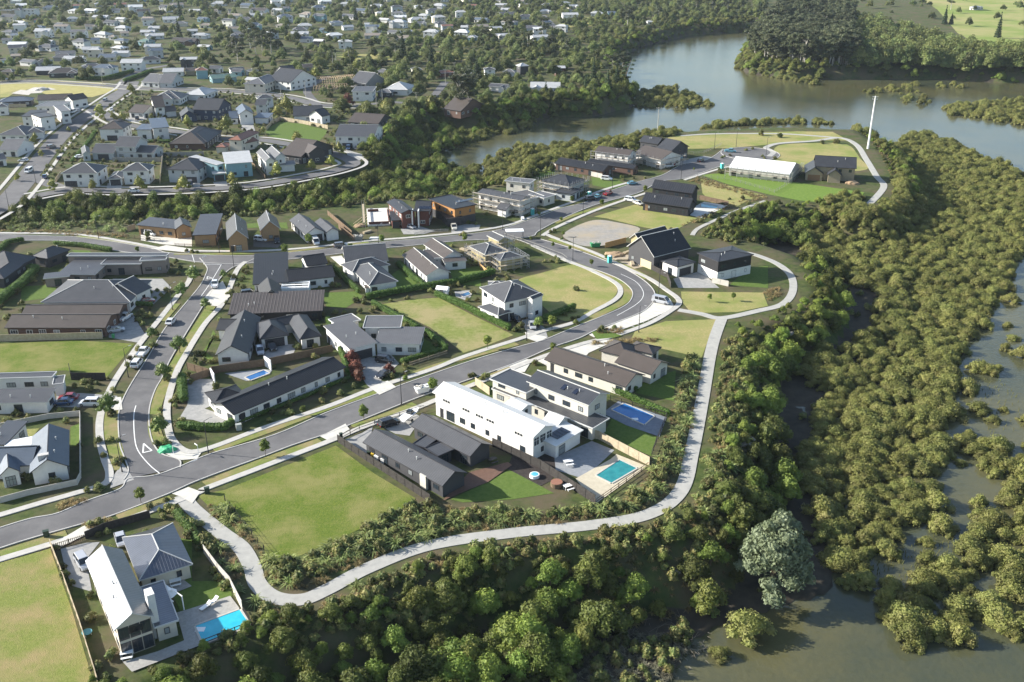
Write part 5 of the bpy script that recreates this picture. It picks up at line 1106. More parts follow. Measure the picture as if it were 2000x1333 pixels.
plant('flax_bush', P_flax, FP, U(len(FP), .7, 1.35, 9), 'one of many spiky green flax bushes edging the gravel path', 'flax', 'flax bushes by the path', 300, 'more spiky flax along the path', 11, stuffname='flax_bed')
TX = [dict(poly=[(400,985),(440,985),(520,1085),(560,1110),(700,1048),(812,984),(1000,1005),(1200,990),(1290,900),(1340,700),(1380,700),(1362,850),(1340,960),(1270,1012),(1150,1038),(1000,1052),(840,1078),(700,1125),(610,1165),(540,1160),(490,1110),(420,1040)], step=1.25, seed=51, skip=.25, m=.2),
 dict(poly=[(370,985),(410,1030),(470,1100),(500,1165),(560,1190),(640,1180),(730,1130),(850,1088),(1000,1062),(1200,1042),(1330,1018),(1376,970),(1392,900),(1408,800),(1420,700),(1432,660),(1450,660),(1436,760),(1420,900),(1390,1000),(1300,1050),(1000,1085),(850,1110),(640,1205),(540,1205),(470,1150)], step=1.15, seed=52, skip=.2, m=.2),
 dict(poly=[(1345,355),(1420,372),(1500,395),(1500,385),(1440,368),(1360,345)], step=1.3, seed=53, skip=.1),
 dict(poly=[(1310,450),(1380,430),(1440,400),(1490,392),(1480,382),(1420,400),(1330,440)], step=1.5, seed=54, skip=.2),
 dict(poly=[(1700,265),(1660,250),(1720,300),(1745,360),(1710,405),(1740,395),(1755,350)], step=1.8, seed=55, skip=.3),
 dict(poly=[(0,453),(250,466),(250,458),(0,445)], step=1.5, seed=56, skip=.1),
 dict(poly=[(1490,570),(1520,560),(1530,575),(1500,590)], step=1.0, seed=57, skip=.1),
 dict(poly=[(1165,645),(1215,640),(1216,655),(1160,652)], step=.9, seed=58),
 dict(poly=[(1155,668),(1280,660),(1290,668),(1160,676)], step=1.0, seed=59, skip=.1),
 dict(poly=[(111,985),(140,978),(168,975),(165,992),(118,1000)], step=.9, seed=60), dict(poly=[(165,1022),(220,1008),(222,1018),(170,1038)], step=.9, seed=61),
 dict(poly=[(1040,1090),(1120,1090),(1330,1050),(1410,980),(1440,1060),(1420,1180),(1300,1220),(1120,1230)], step=1.5, seed=62, skip=.3)]
TP = np.concatenate([scatter(**g) for g in TX]); TS = U(len(TP), .6, 1.3, 12)
M_ = plant('tussock', P_tus, TP, TS, 'brown tussock clump growing in the rough strip beside the gravel path', 'tussock', 'tussock clumps by the path', 40, 'mass of brown tussock grass lining the gravel path', 13, stuffname='tussock_grass')
SX = [dict(poly=[(410,1000),(440,990),(500,1065),(540,1100),(600,1085),(690,1045),(812,982),(870,1000),(1000,1000),(1100,1000),(1200,985),(1260,950),(1300,880),(1330,760),(1345,700),(1380,680),(1362,800),(1340,930),(1300,980),(1150,1018),(1000,1034),(840,1055),(700,1105),(600,1150),(540,1155),(505,1110),(440,1040)], step=1.7, seed=171, skip=.3, m=1.7),
 dict(poly=[(1392,690),(1420,640),(1440,660),(1425,800),(1400,930),(1340,1010),(1250,1040),(1000,1070),(850,1098),(700,1158),(640,1182),(640,1172),(720,1128),(850,1084),(1000,1060),(1180,1044),(1300,1012),(1355,960),(1375,880)], step=1.8, seed=172, skip=.35, m=1.7),
 dict(poly=[(235,1345),(262,1316),(400,1266),(495,1228),(505,1250),(420,1300),(330,1345)], step=2.4, seed=71, skip=.2),
 dict(poly=[(500,1170),(620,1196),(850,1098),(1200,1052),(1370,980),(1410,820),(1425,690),(1450,640),(1480,700),(1470,900),(1430,1060),(1300,1160),(1000,1180),(700,1260),(520,1260)], step=2.1, seed=72, skip=.2),
 dict(poly=[(1430,700),(1500,680),(1560,640),(1600,600),(1620,640),(1530,700),(1480,780),(1440,780)], step=2.2, seed=73, skip=.25),
 dict(poly=[(-40,448),(-40,420),(200,415),(440,412),(640,390),(780,375),(960,365),(900,388),(780,394),(600,414),(440,430),(250,440),(0,450)], step=2.8, seed=74, skip=.25),
 dict(poly=[(180,1085),(240,1075),(280,1040),(330,1000),(360,985),(390,1040),(430,1100),(450,1130),(420,1110),(380,1060),(330,1010),(290,1050),(240,1100)], step=2.0, seed=75, skip=.25),
 dict(poly=[(1380,320),(1450,300),(1540,305),(1480,330),(1400,345)], step=4.5, seed=76, skip=.6),
 dict(poly=[(1000,1420),(1000,1300),(1150,1250),(1300,1220),(1400,1200),(1345,1270),(1320,1333),(1280,1400)], step=2.0, zfix=-7.6, seed=79, skip=.25), dict(poly=[(1440,1180),(1600,1140),(1600,1000),(1560,850),(1600,760),(1720,600),(1640,480),(1560,480),(1560,650),(1480,800),(1540,1000)], step=3.6, zfix=-7.6, seed=78, skip=.8), dict(poly=[(1340,450),(1400,415),(1500,398),(1500,480),(1430,480),(1360,462)], step=2.6, seed=80, skip=.1),
 dict(poly=[(1010,340),(1100,318),(1240,292),(1240,300),(1100,330),(1020,352)], step=2.6, seed=77, skip=.1)]
SXP = np.concatenate([scatter(**g) for g in SX]); SXP = SXP[~(inpoly(SXP[:, :2], BARE) & (np.random.RandomState(10).uniform(size=len(SXP)) < .3))]
plant('shrub', P_low, SXP, U(len(SXP), .6, 1.25, 14), 'low mixed green shrub in the undergrowth of the bluff', 'shrub', 'shrubs of the undergrowth', 300, 'undergrowth of low mixed shrubs', 15, stuffname='undergrowth')
# the big grey green tree
r = random.Random(4); L = [(0, 0, 8, 5, 4.5)]
for k in range(54):
    a = 2.4 * k; q = math.sqrt((k + .5) / 54) * (1 + .16 * math.sin(3 * a + 1));
    if k > 8 and r.random() < .16: continue
    z = 13.5 * (1 - min(1, q) ** 2.2 * .8) + r.uniform(-1.4, .6); s = r.uniform(.9, 2.0); L.append((6.2 * q * math.cos(a), 6.2 * q * math.sin(a), max(1.8, z), s, s * .85))
p = hit(1505, 1150); t = thing('pohutukawa_tree', 'big rounded grey green tree standing at the foot of the bluff by the water', 'tree', (p[0], p[1], p[2]))
c = bpy.data.objects.new('crown', crown(7, L, .34, 11, F_pohu)); COL.objects.link(c); c.parent = t
c = bpy.data.objects.new('trunk', trunk_mesh(5, 9, .5, 6, M_bark, 7)); COL.objects.link(c); c.parent = t
# ---- street trees: picture position of the foot, size
ST_ = [(519,891,.95,0),(711,822,.95,0),(592,812,.6,1),(276,985,.85,0),(409,566+30,.0,0),(846,770,1.0,0),(952,682,.95,0),(1080,690,.7,0),(1078,645,1.0,0),(792,750,.55,0),
 (1113,492,.5,0),(1080,485,.5,0),(1037,473,.5,0),(1100,463,.5,0),(1155,521,.6,0),(1184,510,.5,0),(1117,398,.75,0),(1175,405,.75,0),(1096,435,.5,0),(1053,424,.5,0),(1213,352,.5,0),(1260,378,.8,0),(1355,335,.4,0),(746,478,.85,0),(604,481,1.05,1),(557,500,1.0,1),(908,475,.75,1),(685,492,.7,1),(290,470,.8,0),(269,496,.6,0),(1385,590,.6,0),(1432,588,.6,0)]
ST_ = [s for s in ST_ if s[2] > 0]
lab = {}
for j, (x, y, s, k) in enumerate(sorted(ST_)):
    p = G(x, y); root = thing('street_tree', '', 'tree', (p[0], p[1], .1), j * 1.3, 'slim young street trees'); s *= 1.0
    root.scale = (s, s, s); pr = P_street[j % 3]
    root['label'] = 'slim young %s street tree on the verge, %s of its kind' % ('yellowing' if k else 'green', ordn(j))
    a = bpy.data.objects.new('trunk', pr[1]); COL.objects.link(a); a.parent = root
    b = bpy.data.objects.new('crown', pr[0]); COL.objects.link(b); b.parent = root
RT = [('d',1278,255,1.05),('d',1165,455,1.05),('d',1130,830,.95),('d',785,690,1.15),('d',1078,145,.65),('e',1430,640,1.0),('e',1605,740,.75),('e',1745,500,.65),('e',1520,520,1.1),('g',1010,890,.75),('g',1190,205,.3),('e',1185,960,.6)]
for j, (fr, x, y, s) in enumerate(sorted(RT, key=lambda t: px(t[0], t[1], t[2])[0])):
    p = GF(fr, x, y); root = thing('round_street_tree', 'dense round crowned street tree along the side street, %s of its kind' % ordn(j), 'tree', (p[0], p[1], .1), j * 1.1, 'round street trees of the side street'); root.scale = (s, s, s * 1.05)
    a = bpy.data.objects.new('trunk', P_round[j % 2][1]); COL.objects.link(a); a.parent = root
    b = bpy.data.objects.new('crown', P_round[j % 2][0]); COL.objects.link(b); b.parent = root
maple = (crown(200, dome(4, 1.7, .5, 2.6, 11, .7, .4), .18, 18, F_maple), trunk_mesh(9, 1.8, .1, 1, M_bark))
for fr, x, y, s, lb in (('c',1230,330,1.15,'dark red leaved tree at the corner of the angular grey house'),('c',1255,395,1.25,'middle of three red leaved trees beside the grey driveway'),('c',1270,450,1.1,'lowest of the red leaved trees by the grey driveway'),('c',1490,400,.8,'small red leaved tree standing over the rockery by the driveway'),('m',920,830,2.6,'large dark purple tree left of the white two storey house')):
    p = GF(fr, x, y); plant('red_tree', [maple], [(p[0], p[1], 0)], [s], lb, 'tree', None, 1, None, int(x))
# garden shrubs of the near gardens
GS = []
for fr, pts in dict(a=[(370,410),(400,530),(420,590),(470,640),(590,720),(640,330),(700,310),(640,250),(590,260),(980,150),(1040,170),(1100,150),(1080,100),(1190,260),(1230,330),(1250,300),(1330,400),(1380,430),(1150,170),(1390,560),(1420,610),(1470,660),(600,850),(590,880),(730,1110),(640,1190),(690,1260),(1650,870),(1680,930),(1310,350),(1370,380),(1410,390)],
    d=[(120,690),(140,700),(430,680),(545,685),(700,1230),(620,1240),(640,470),(600,470),(690,480),(1110,905),(1170,900),(860,1020),(830,1040),(1260,760),(1290,750),(180,1140),(220,1150),(1330,420),(1360,470),(1290,500),(1260,560),(1250,600),(1240,640)],
    e=[(1180,620),(1230,600),(1260,640),(1300,600),(1210,660),(1100,780),(1140,800),(1080,830),(1120,860),(1180,800),(1330,400),(1380,380),(1410,420),(1340,460),(1400,470),(1560,480),(1790,480),(1830,500),(1460,290),(1500,295),(1540,300),(1160,200),(1860,640),(1900,580),(1880,520),(1520,1150),(1560,1170),(1600,1150),(1640,1160),(1680,1150),(1900,450),(1930,420),(1590,1100),(1550,1100)],
    f=[(850,800),(880,820),(920,800),(960,900),(980,940),(1180,680),(1240,700),(1260,660),(310,420),(330,460),(300,500),(260,560),(210,620),(840,780),(1480,600),(1760,610),(1900,560),(1950,560),(1200,1240),(740,1050),(720,1030)],
    g=[(1000,870),(1020,840),(960,870),(850,900),(870,880),(820,910),(1320,810),(1280,830),(1300,850),(1480,920),(1500,900),(1600,890),(1100,370),(1160,370),(1300,590),(340,560),(380,560),(320,590),(980,1170),(470,1270),(500,1260),(560,1290),(600,1280),(1230,740),(1260,760),(1220,790)],
    h=[(870,470),(920,460),(950,480),(870,490),(1040,480),(1660,310),(1700,300),(1640,320),(1830,260),(1880,250),(300,900),(330,890),(340,1100),(260,1130),(1240,880),(1640,680),(1700,640),(1800,640),(1850,680)],
    c=[(370,240),(790,690),(640,740),(770,690),(1010,600),(1140,550),(1240,500),(430,790),(1610,400),(1600,360),(1820,200),(850,225),(1480,420),(1510,430)],
    k=[(900,520),(940,540),(1180,610),(1320,690),(1400,700),(1280,800),(800,690),(900,700),(1760,600),(1500,600)]).items():
    for x, y in pts: GS.append((*GF(fr, x, y), 0.0))
GS = np.array(GS)
plant('garden_shrub', P_low, GS, U(len(GS), .55, 1.0, 21), 'leafy garden shrub planted beside a house or footpath', 'shrub', 'garden shrubs round the houses', 300, None, 22)
# random garden and yard planting in the two built-up blocks
YX = [dict(poly=[(0,1000),(350,880),(350,660),(280,560),(100,500),(-40,480),(-40,1010)], step=4.2, seed=81, skip=.5, m=.5), dict(poly=[(400,650),(480,530),(640,510),(880,480),(1100,600),(1010,640),(740,740),(430,860)], step=4.2, seed=82, skip=.5, m=.5),
 dict(poly=[(0,370),(240,180),(500,180),(740,210),(700,300),(500,340),(100,370)], step=4.4, seed=83, skip=.3, m=.4)]
YP = np.concatenate([scatter(**g) for g in YX])
lotp = [np.array([G(*p) for p in q]) for q in ([(-200,680),(262,672),(205,742),(-200,740)], [(745,595),(857,582),(1003,655),(905,690)], [(1012,548),(1117,518),(1206,563),(1158,606),(1062,600)], [(640,470),(1250,470),(1250,440),(640,460)])]
lotp += LOTS
for q in lotp: YP = YP[~inpoly(YP[:, :2], q)]
plant('yard_shrub', P_low, YP, U(len(YP), .5, 1.1, 23), 'small green shrub in a garden bed of the suburb', 'shrub', 'yard shrubs of the suburbs', 300, 'more small yard shrubs', 24, stuffname='yard_planting')
# suburb street trees, yellow green
p2 = crown(210, dome(8, 2.3, 1.0, 4.6, 13, .7, .36), .3, 9, mat('autumn_leaves', (.16, .18, .03), (.26, .25, .06), .9, .62, .25, coord='obj', detail=3, rnd=.3))
tr2 = trunk_mesh(11, 3, .14, 1.5, M_bark)
AT = [('i',985,410,1.35),('i',1190,430,.9),('i',1110,430,.9),('i',1280,170,1.2),('i',1830,490,1.0),('i',1365,1110,1.1),('i',1800,1100,1.1),('i',910,1110,.8),('i',520,1110,1.0),('i',670,540,.5),('i',405,780,.6),('i',175,1020,.6),('i',330,690,.9),('i',350,640,.8),('i',1550,400,.6),('i',1480,420,.6),('i',1890,850,.5),('j',470,400,1.6),('j',85,330,1.0),('j',40,960,1.2),('j',520,900,.9),('j',960,830,1.1),('j',1150,490,1.1),('j',1560,610,1.2),('j',1480,730,1.0),('j',1290,770,.9),('j',820,410,.8),('j',1050,230,1.9),('j',960,240,1.1),('m',670,615,1.6),('m',990,560,1.8),('m',1720,320,1.5),('l',770,190,1.5),('m',1210,900,1.6),('m',1560,880,1.6),('m',1640,860,1.2)]
for j, (fr, x, y, s) in enumerate(sorted(AT, key=lambda t: px(t[0], t[1], t[2])[0])):
    p = GF(fr, x, y); plant('garden_tree', [(p2, tr2)], [(p[0], p[1], 0)], [s], 'yellow green leafy tree in the left suburb, %s of its kind' % ordn(j), 'tree', 'yellow green trees of the left suburb', 1, None, j)
# far trees
FT = [dict(poly=[(450,178),(620,205),(760,225),(800,232),(860,215),(1000,205),(1150,190),(1215,178),(1195,130),(1180,110),(1240,70),(1330,50),(1490,38),(1500,-12),(900,-14),(900,60),(760,100),(560,130),(450,140)], step=9.5, seed=91, skip=.42, m=2, front=2),
 dict(poly=[(-60,100),(450,120),(560,130),(760,100),(900,60),(900,-14),(-100,-14)], step=13, seed=92, skip=.5, m=1.5, front=2),
 dict(poly=[(-60,165),(-60,100),(450,120),(450,180),(260,165)], step=14, seed=93, skip=.5, m=1.5, front=2),
 dict(poly=[(600,205),(700,208),(860,216),(780,250),(720,300),(690,290),(740,240)], step=7, seed=94, skip=.15, m=1.5, front=1),
 dict(poly=[(1500,0),(1990,0),(2050,150),(1960,140),(1900,60),(1700,20)], step=34, seed=96, skip=.55, m=2, jit=1.2)]
FTP = np.concatenate([scatter(**g) for g in FT])
plant('broad_tree', P_far, FTP, U(len(FTP), .42, 1.0, 31), 'one of many dark rounded trees among the distant houses', 'tree', 'dark trees of the distant suburb', 300, 'dark tree cover of the distant suburb', 32, parts=False, stuffname='distant_trees')
IS = [dict(poly=[(1462,128),(1500,142),(1600,150),(1760,150),(1960,156),(2080,160),(2080,136),(1960,132),(1700,126),(1470,112)], step=4.5, zfix=-7, seed=197, skip=.1), dict(poly=[(1510,40),(1560,20),(1640,30),(1700,60),(1780,70),(1850,95),(1960,120),(2100,110),(2100,140),(1960,134),(1850,129),(1700,129),(1600,129),(1500,116),(1480,90)], step=7.5, seed=95, skip=.08)]
ISP = np.concatenate([scatter(**g) for g in IS]); k = np.arange(len(ISP)); px_ = np.array([proj(*p)[0] for p in ISP])
gum = px_ < 1660
plant('gum_tree', P_gum, ISP[gum], U(int(gum.sum()), .8, 1.35, 33), 'tall grey green gum with pale trunk on the wooded point', 'tree', 'gums of the wooded point', 300, 'more gums', 34)
plant('shelter_tree', P_far, ISP[~gum], U(int((~gum).sum()), 1.0, 1.6, 35), 'tall dark shelter tree on the wooded point across the bay', 'tree', 'shelter trees of the wooded point', 300, 'more shelter trees', 36, parts=False)
GP = []
for fr, x, y in (('m',250,400),('m',320,420),('m',160,380),('m',200,430),('m',60,480),('m',1290,440),('n',330,270),('n',480,230),('n',850,380),('n',760,320),('n',1150,480),('n',1220,520),('n',700,250),('n',1250,180),('n',1450,140),('n',1600,90),('n',1700,80),('n',1800,80),('n',1900,90),('m',1800,880),('m',1860,860),('n',180,690),('n',600,350),('o',1560,60),('o',600,330),('o',700,330)):
    p = GF(fr, x, y); GP.append((p[0], p[1], 0.))
plant('tall_gum', P_gum, GP, U(len(GP), .8, 1.4, 38), 'tall open crowned gum rising above the distant trees', 'tree', 'tall gums above the distant trees', 300, None, 39)
PN = [('m',1350,500,1.3),('m',1570,560,1.3),('m',1930,660,1.2),('n',270,560,1.2),('n',580,330,1),('n',760,300,.9),('l',1400,310,1.3),('l',1410,150,1.2),('n',720,640,.8),('n',980,620,.9),('n',1030,560,1.0),('n',1120,620,1.1),('n',1180,560,1),('o',1520,150,1.0),('o',900,240,1.2),('o',1840,230,1.2),('m',440,320,1.1),('m',1110,120,1),('m',980,160,1),('o',1560,150,.9)]
for j, (fr, x, y, s) in enumerate(sorted(PN, key=lambda t: px(t[0], t[1], t[2])[0])):
    p = GF(fr, x, y); plant('conifer', [P_pine[j % 2]], [(p[0], p[1], 0)], [s], 'tall dark conifer in the distance, %s of its kind' % ordn(j), 'conifer', 'dark conifers', 1, None, j)
pm = palm(3)
for j, (x, y) in enumerate(((800,510),(825,510),(925,490),(945,480),(960,480),(895,420),(1085,130),(1110,130))):
    p = GF('m', x, y); plant('palm_tree', [pm], [(p[0], p[1], 0)], [1.0], 'slim tall palm in the distant gardens, %s of its kind' % ordn(j), 'palm', 'tall palms', 1, None, j)
for j, (fr, x, y) in enumerate((('c',690,870),)): pass
for j, (x, y, s) in enumerate(((432,795,2.2),(430,808,1.5),(1487,265,1.6),(1522,269,1.4),(1605,281,1.3),(1634,281,1.3))):
    if j < 2: continue
    p = G(x, y); plant('lone_bush', [P_low[0]], [(p[0], p[1], 0)], [s], 'small dark bush alone on the dry headland field, %s of its kind' % ordn(j - 2), 'bush', 'lone bushes of the dry field', 1, None, j)
F_scrub = leafmat('grey_scrub', (.13, .125, .08), (.27, .26, .17), None, .3, 3)
P_scrub = [blades(s + 30, 40, .9, .06, F_scrub, name='shore_scrub', wide=.1) for s in (1, 2)]
SC = scatter([(1120,1340),(1150,1260),(1220,1240),(1300,1245),(1370,1252),(1400,1262),(1330,1280),(1310,1340)], 1.0, -7.7, 231, skip=.25)
SC[:, 2] = np.maximum(SC[:, 2], WZ); plant('shore_scrub', P_scrub, SC, U(len(SC), .6, 1.2, 41), 'pale grey scrub clump on the shore at the bottom', 'scrub', 'shore scrub clumps', 30, 'pale grey scrub along the bottom shore', 42, stuffname='shore_scrub_mass')
# reeds / pneumatophore scrub in the lower right shallows
# ------------------------------------------------------------ fences, walls, hedges
M_pinef = mat('pale_timber', (.33, .27, .18), (.45, .38, .27), 1.5, .85, .1); M_darkf = mat('dark_timber', (.035, .032, .03), (.06, .055, .05), 2, .85, .1)
M_brnf = mat('brown_timber', (.12, .085, .055), (.18, .13, .09), 2, .85, .1); M_concf = mat('pale_wall', (.4, .38, .33), (.5, .47, .42), 1, .85, .1)
def fence(label, pts, h, m, fr='z', style='board', gz=None, step=2.4, post=None, name='fence', z0=0):
    P = [GF(fr, *p) for p in pts]
    if gz: P = [hit(*px(fr, *p))[:2] for p in pts]
    c = P[0]; z = z0; root = thing(name, label, 'fence' if name == 'fence' else 'wall', (c[0], c[1], z)); mb = MB(); posts = []
    n = 0
    for a, b in zip(P[:-1], P[1:]):
        a = np.array(a); b = np.array(b); L = np.hypot(*(b - a)); u = (b - a) / max(L, .01); k = max(1, int(L / step))
        if style == 'board':
            q = stripW([a - c, b - c], .06, h, h + .3)
            for f in q.f: mb.quad([q.v[i] for i in f])
            # capping rail and battens
            mb.bar((*(a - c), h + .02), (*(b - c), h + .02), .11)
        elif style == 'wire':
            for zz in (.35, .7, h): mb.bar((*(a - c), zz), (*(b - c), zz), .03)
        elif style == 'rail':
            for zz in (h * .45, h): mb.bar((*(a - c), zz), (*(b - c), zz), .09)
        elif style == 'picket':
            for zz in (h * .25, h * .85): mb.bar((*(a - c), zz), (*(b - c), zz), .07)
            s = 0
            while s < L: p = a - c + u * s; mb.bar((*p, -.1), (*p, h), .07); s += .3
        for j in range(k + (0 if b is not P[-1] else 1)):
            p = a - c + u * L * j / k; posts.append(p)
    mb.build('panel' if style in ('board', 'picket') else 'rail', m, root)
    pm = MB(); pm.box(-.06, -.06, -.4, .06, .06, h + .08); me = pm.mesh('post', post or m)
    for p in posts[:100]:
        o = bpy.data.objects.new('post', me); COL.objects.link(o); o.parent = root; o.location = (p[0], p[1], 0)
    return root
def hedge(label, pts, h, w, fr='z', m=None):
    P = [np.array(GF(fr, *p)) for p in pts]; c = P[0]; r = random.Random(label); V = MB(); lumps = []
    for a, b in zip(P[:-1], P[1:]):
        L = np.hypot(*(b - a)); n = max(1, int(L / (w * .45)))
        for j in range(n + 1):
            p = a + (b - a) * j / n - c
            for zz in ([h * .35, h * .72] if h > 1 else [h * .5]): lumps.append((p[0] + r.uniform(-.08, .08), p[1] + r.uniform(-.08, .08), zz, w * .52 * r.uniform(.9, 1.08), h * (.36 if h > 1 else .5)))
    o = bpy.data.objects.new('hedge', crown(int(c[0] * 7) % 999, lumps, .15, 16, m or F_hedge, core=.95)); COL.objects.link(o); o.location = (c[0], c[1], 0)
    return tag(o, label, 'hedge')
F_ = [('pale paling fence in front of the low brown roofed house',[('e',0,990),('e',805,968),],1.8,'p','board'),
 ('white slatted fence curving round the stone chimney house',[('d',0,1320),('d',200,1265),('d',550,1190),('d',575,1140),('d',572,700),('d',350,720),('d',0,790)],1.2,'w','board'),
 ('dark board fence round the grass behind the two cars',[('e',545,1215),('e',560,1290),('e',830,1290)],1.8,'d','board'),
 ('dark fence of the white gabled courtyard house',[('c',60,370),('c',225,420),('c',235,400),('c',620,345),('c',1090,245)],1.8,'b','board'),
 ('dark fence along the left of the forecourt of the long dark house',[('c',85,460),('c',240,410)],1.8,'b','board'),
 ('long dark fence with pale top between the grass lot and the dark gabled house',[('b',150,410),('b',600,705)],1.7,'d','board'),
 ('dark slatted fence between the spa bed and the stone pool terrace',[('b',905,430),('b',1140,540),('b',1405,712)],1.9,'d','board'),
 ('pale capped fence between the white house yard and the square lawn',[('b',1360,385),('b',1420,395),('b',1670,525)],1.9,'p','board'),
 ('pale timber fence behind the white house entrance',[('b',820,130),('b',890,180)],1.9,'p','board'),
 ('glass pool fence edge below the stone pool terrace',[('b',1405,714),('b',1665,530)],1.0,'b','rail'),
 ('thin dark fence along the far side of the big blue pool',[('b',1480,205),('b',1755,290),('b',1680,480)],1.2,'d','rail'),
 ('thin black wire fence round the lower edge of the big grass lot',[('a',1465,95),('a',1600,270),('a',1760,470)],1.1,'d','wire'),
 ('low timber post fence beside the lower left grass lot',[('a',330,385),('a',420,620),('a',520,900),('a',640,1290)],1.2,'p','board'),
 ('dark street fence of the lower left barn house',[('a',560,345),('a',680,290),('a',980,205)],1.5,'d','board'),
 ('dark gate fence at the drive of the lower left barn house',[('a',345,415),('a',555,350)],1.2,'b','picket'),
 ('tall white screen fence beside the lower left pool',[('a',1330,440),('a',1420,560),('a',1500,650),('a',1580,810)],1.8,'w','board'),
 ('glass and steel fence round the lower left pool',[('a',1310,1045),('a',1640,915),('a',1580,815)],1.1,'d','rail'),
 ('slim front fence of the dark gabled house',[('b',165,400),('b',255,350),('b',330,325),('b',570,255)],1.2,'d','rail'),
 ('low arched timber retaining fence below the clipped hedge',[('f',1600,1180),('f',1895,1085)],1.0,'p','picket'),
 ('post and rail fence before the timber clad house',[('e',920,165),('e',1100,195),('e',1260,215)],1.1,'b','rail'),
 ('picket fence beside the parked camper van',[('e',1370,250),('e',1520,255),('e',1730,270)],1.2,'b','picket'),
 ('timber fence panel left of the timber clad house',[('e',1000,130),('e',1060,110)],1.8,'p','board'),
 ('pale concrete slab fence along the long low black house',[('h',265,372),('h',450,420),('h',705,475)],1.8,'w','board'),
 ('brown fence behind the small blue pool',[('h',1465,640),('h',1690,690)],1.7,'b','board'),
 ('reddish timber fence at the steep barn building site',[('h',728,1020),('h',890,978)],1.8,'o','board'),
 ('black fence in front of the black box house',[('h',1070,1180),('h',1210,1250),('h',1240,1330)],1.6,'d','board'),
 ('white plinth wall of the black box house',[('h',1560,1290),('h',1690,1320)],1.6,'w','board'),
 ('white garden wall in front of the dark brick house',[('k',800,800),('k',900,770),('k',1130,762)],1.0,'w','picket'),
 ('dark timber fence by the grey twin gables',[('f',1045,105),('f',1170,205)],1.6,'b','board'),
 ('brown fence left of the slab under construction',[('f',960,0),('f',1150,160)],1.6,'b','board'),
 ('yellow timber boards beside the scaffolded house',[('g',540,400),('g',640,480)],1.0,'o','board'),
 ('curved pale paling fence round the shaded lawn in the suburb',[('j',850,380),('j',900,320),('j',985,275),('j',1200,310),('j',1450,360)],1.8,'p','board'),
 ('long grey fence behind the suburb houses',[('i',1100,830),('i',1580,830),('i',1590,780),('i',1990,770)],1.8,'g','board'),
 ('pale fence behind the pale blue house',[('j',0,625),('j',240,625)],1.8,'g','board'),
 ('timber fence climbing between two suburb houses',[('i',1560,1050),('i',1590,800)],1.8,'p','board'),
 ('white stone fence beside the corner white house',[('i',545,1030),('i',600,960)],1.6,'p','board'),
 ('pale paling fence at the left edge of the suburb',[('i',80,300),('i',260,300)],1.8,'p','board'),
 ('fence before the terracotta roofed house',[('j',640,640),('j',840,850)],1.6,'b','board'),
 ('wire fence across the vivid green lawn',[('o',0,1060),('o',240,1085),('o',500,1160),('o',600,1100)],1.2,'g','wire'),
 ('rail fence along the turning circle street',[('h',1340,290),('h',1500,280),('h',1640,215)],1.1,'g','rail'),
 ('temporary mesh fence of the corner building site',[('g',740,180),('g',900,230),('g',1190,340),('g',1230,370)],1.6,'g','rail')]
MF = dict(p=M_pinef, d=M_darkf, b=M_brnf, w=M_concf, o=mat('orange_timber', (.4, .24, .1), (.5, .32, .14), 2, .8), g=mat('grey_timber', (.22, .21, .19), (.3, .29, .26), 2, .85))
for lb, pts, h, m, st in F_:
    fence(lb, [px(*p) for p in pts], h, MF[m], 'z', st)
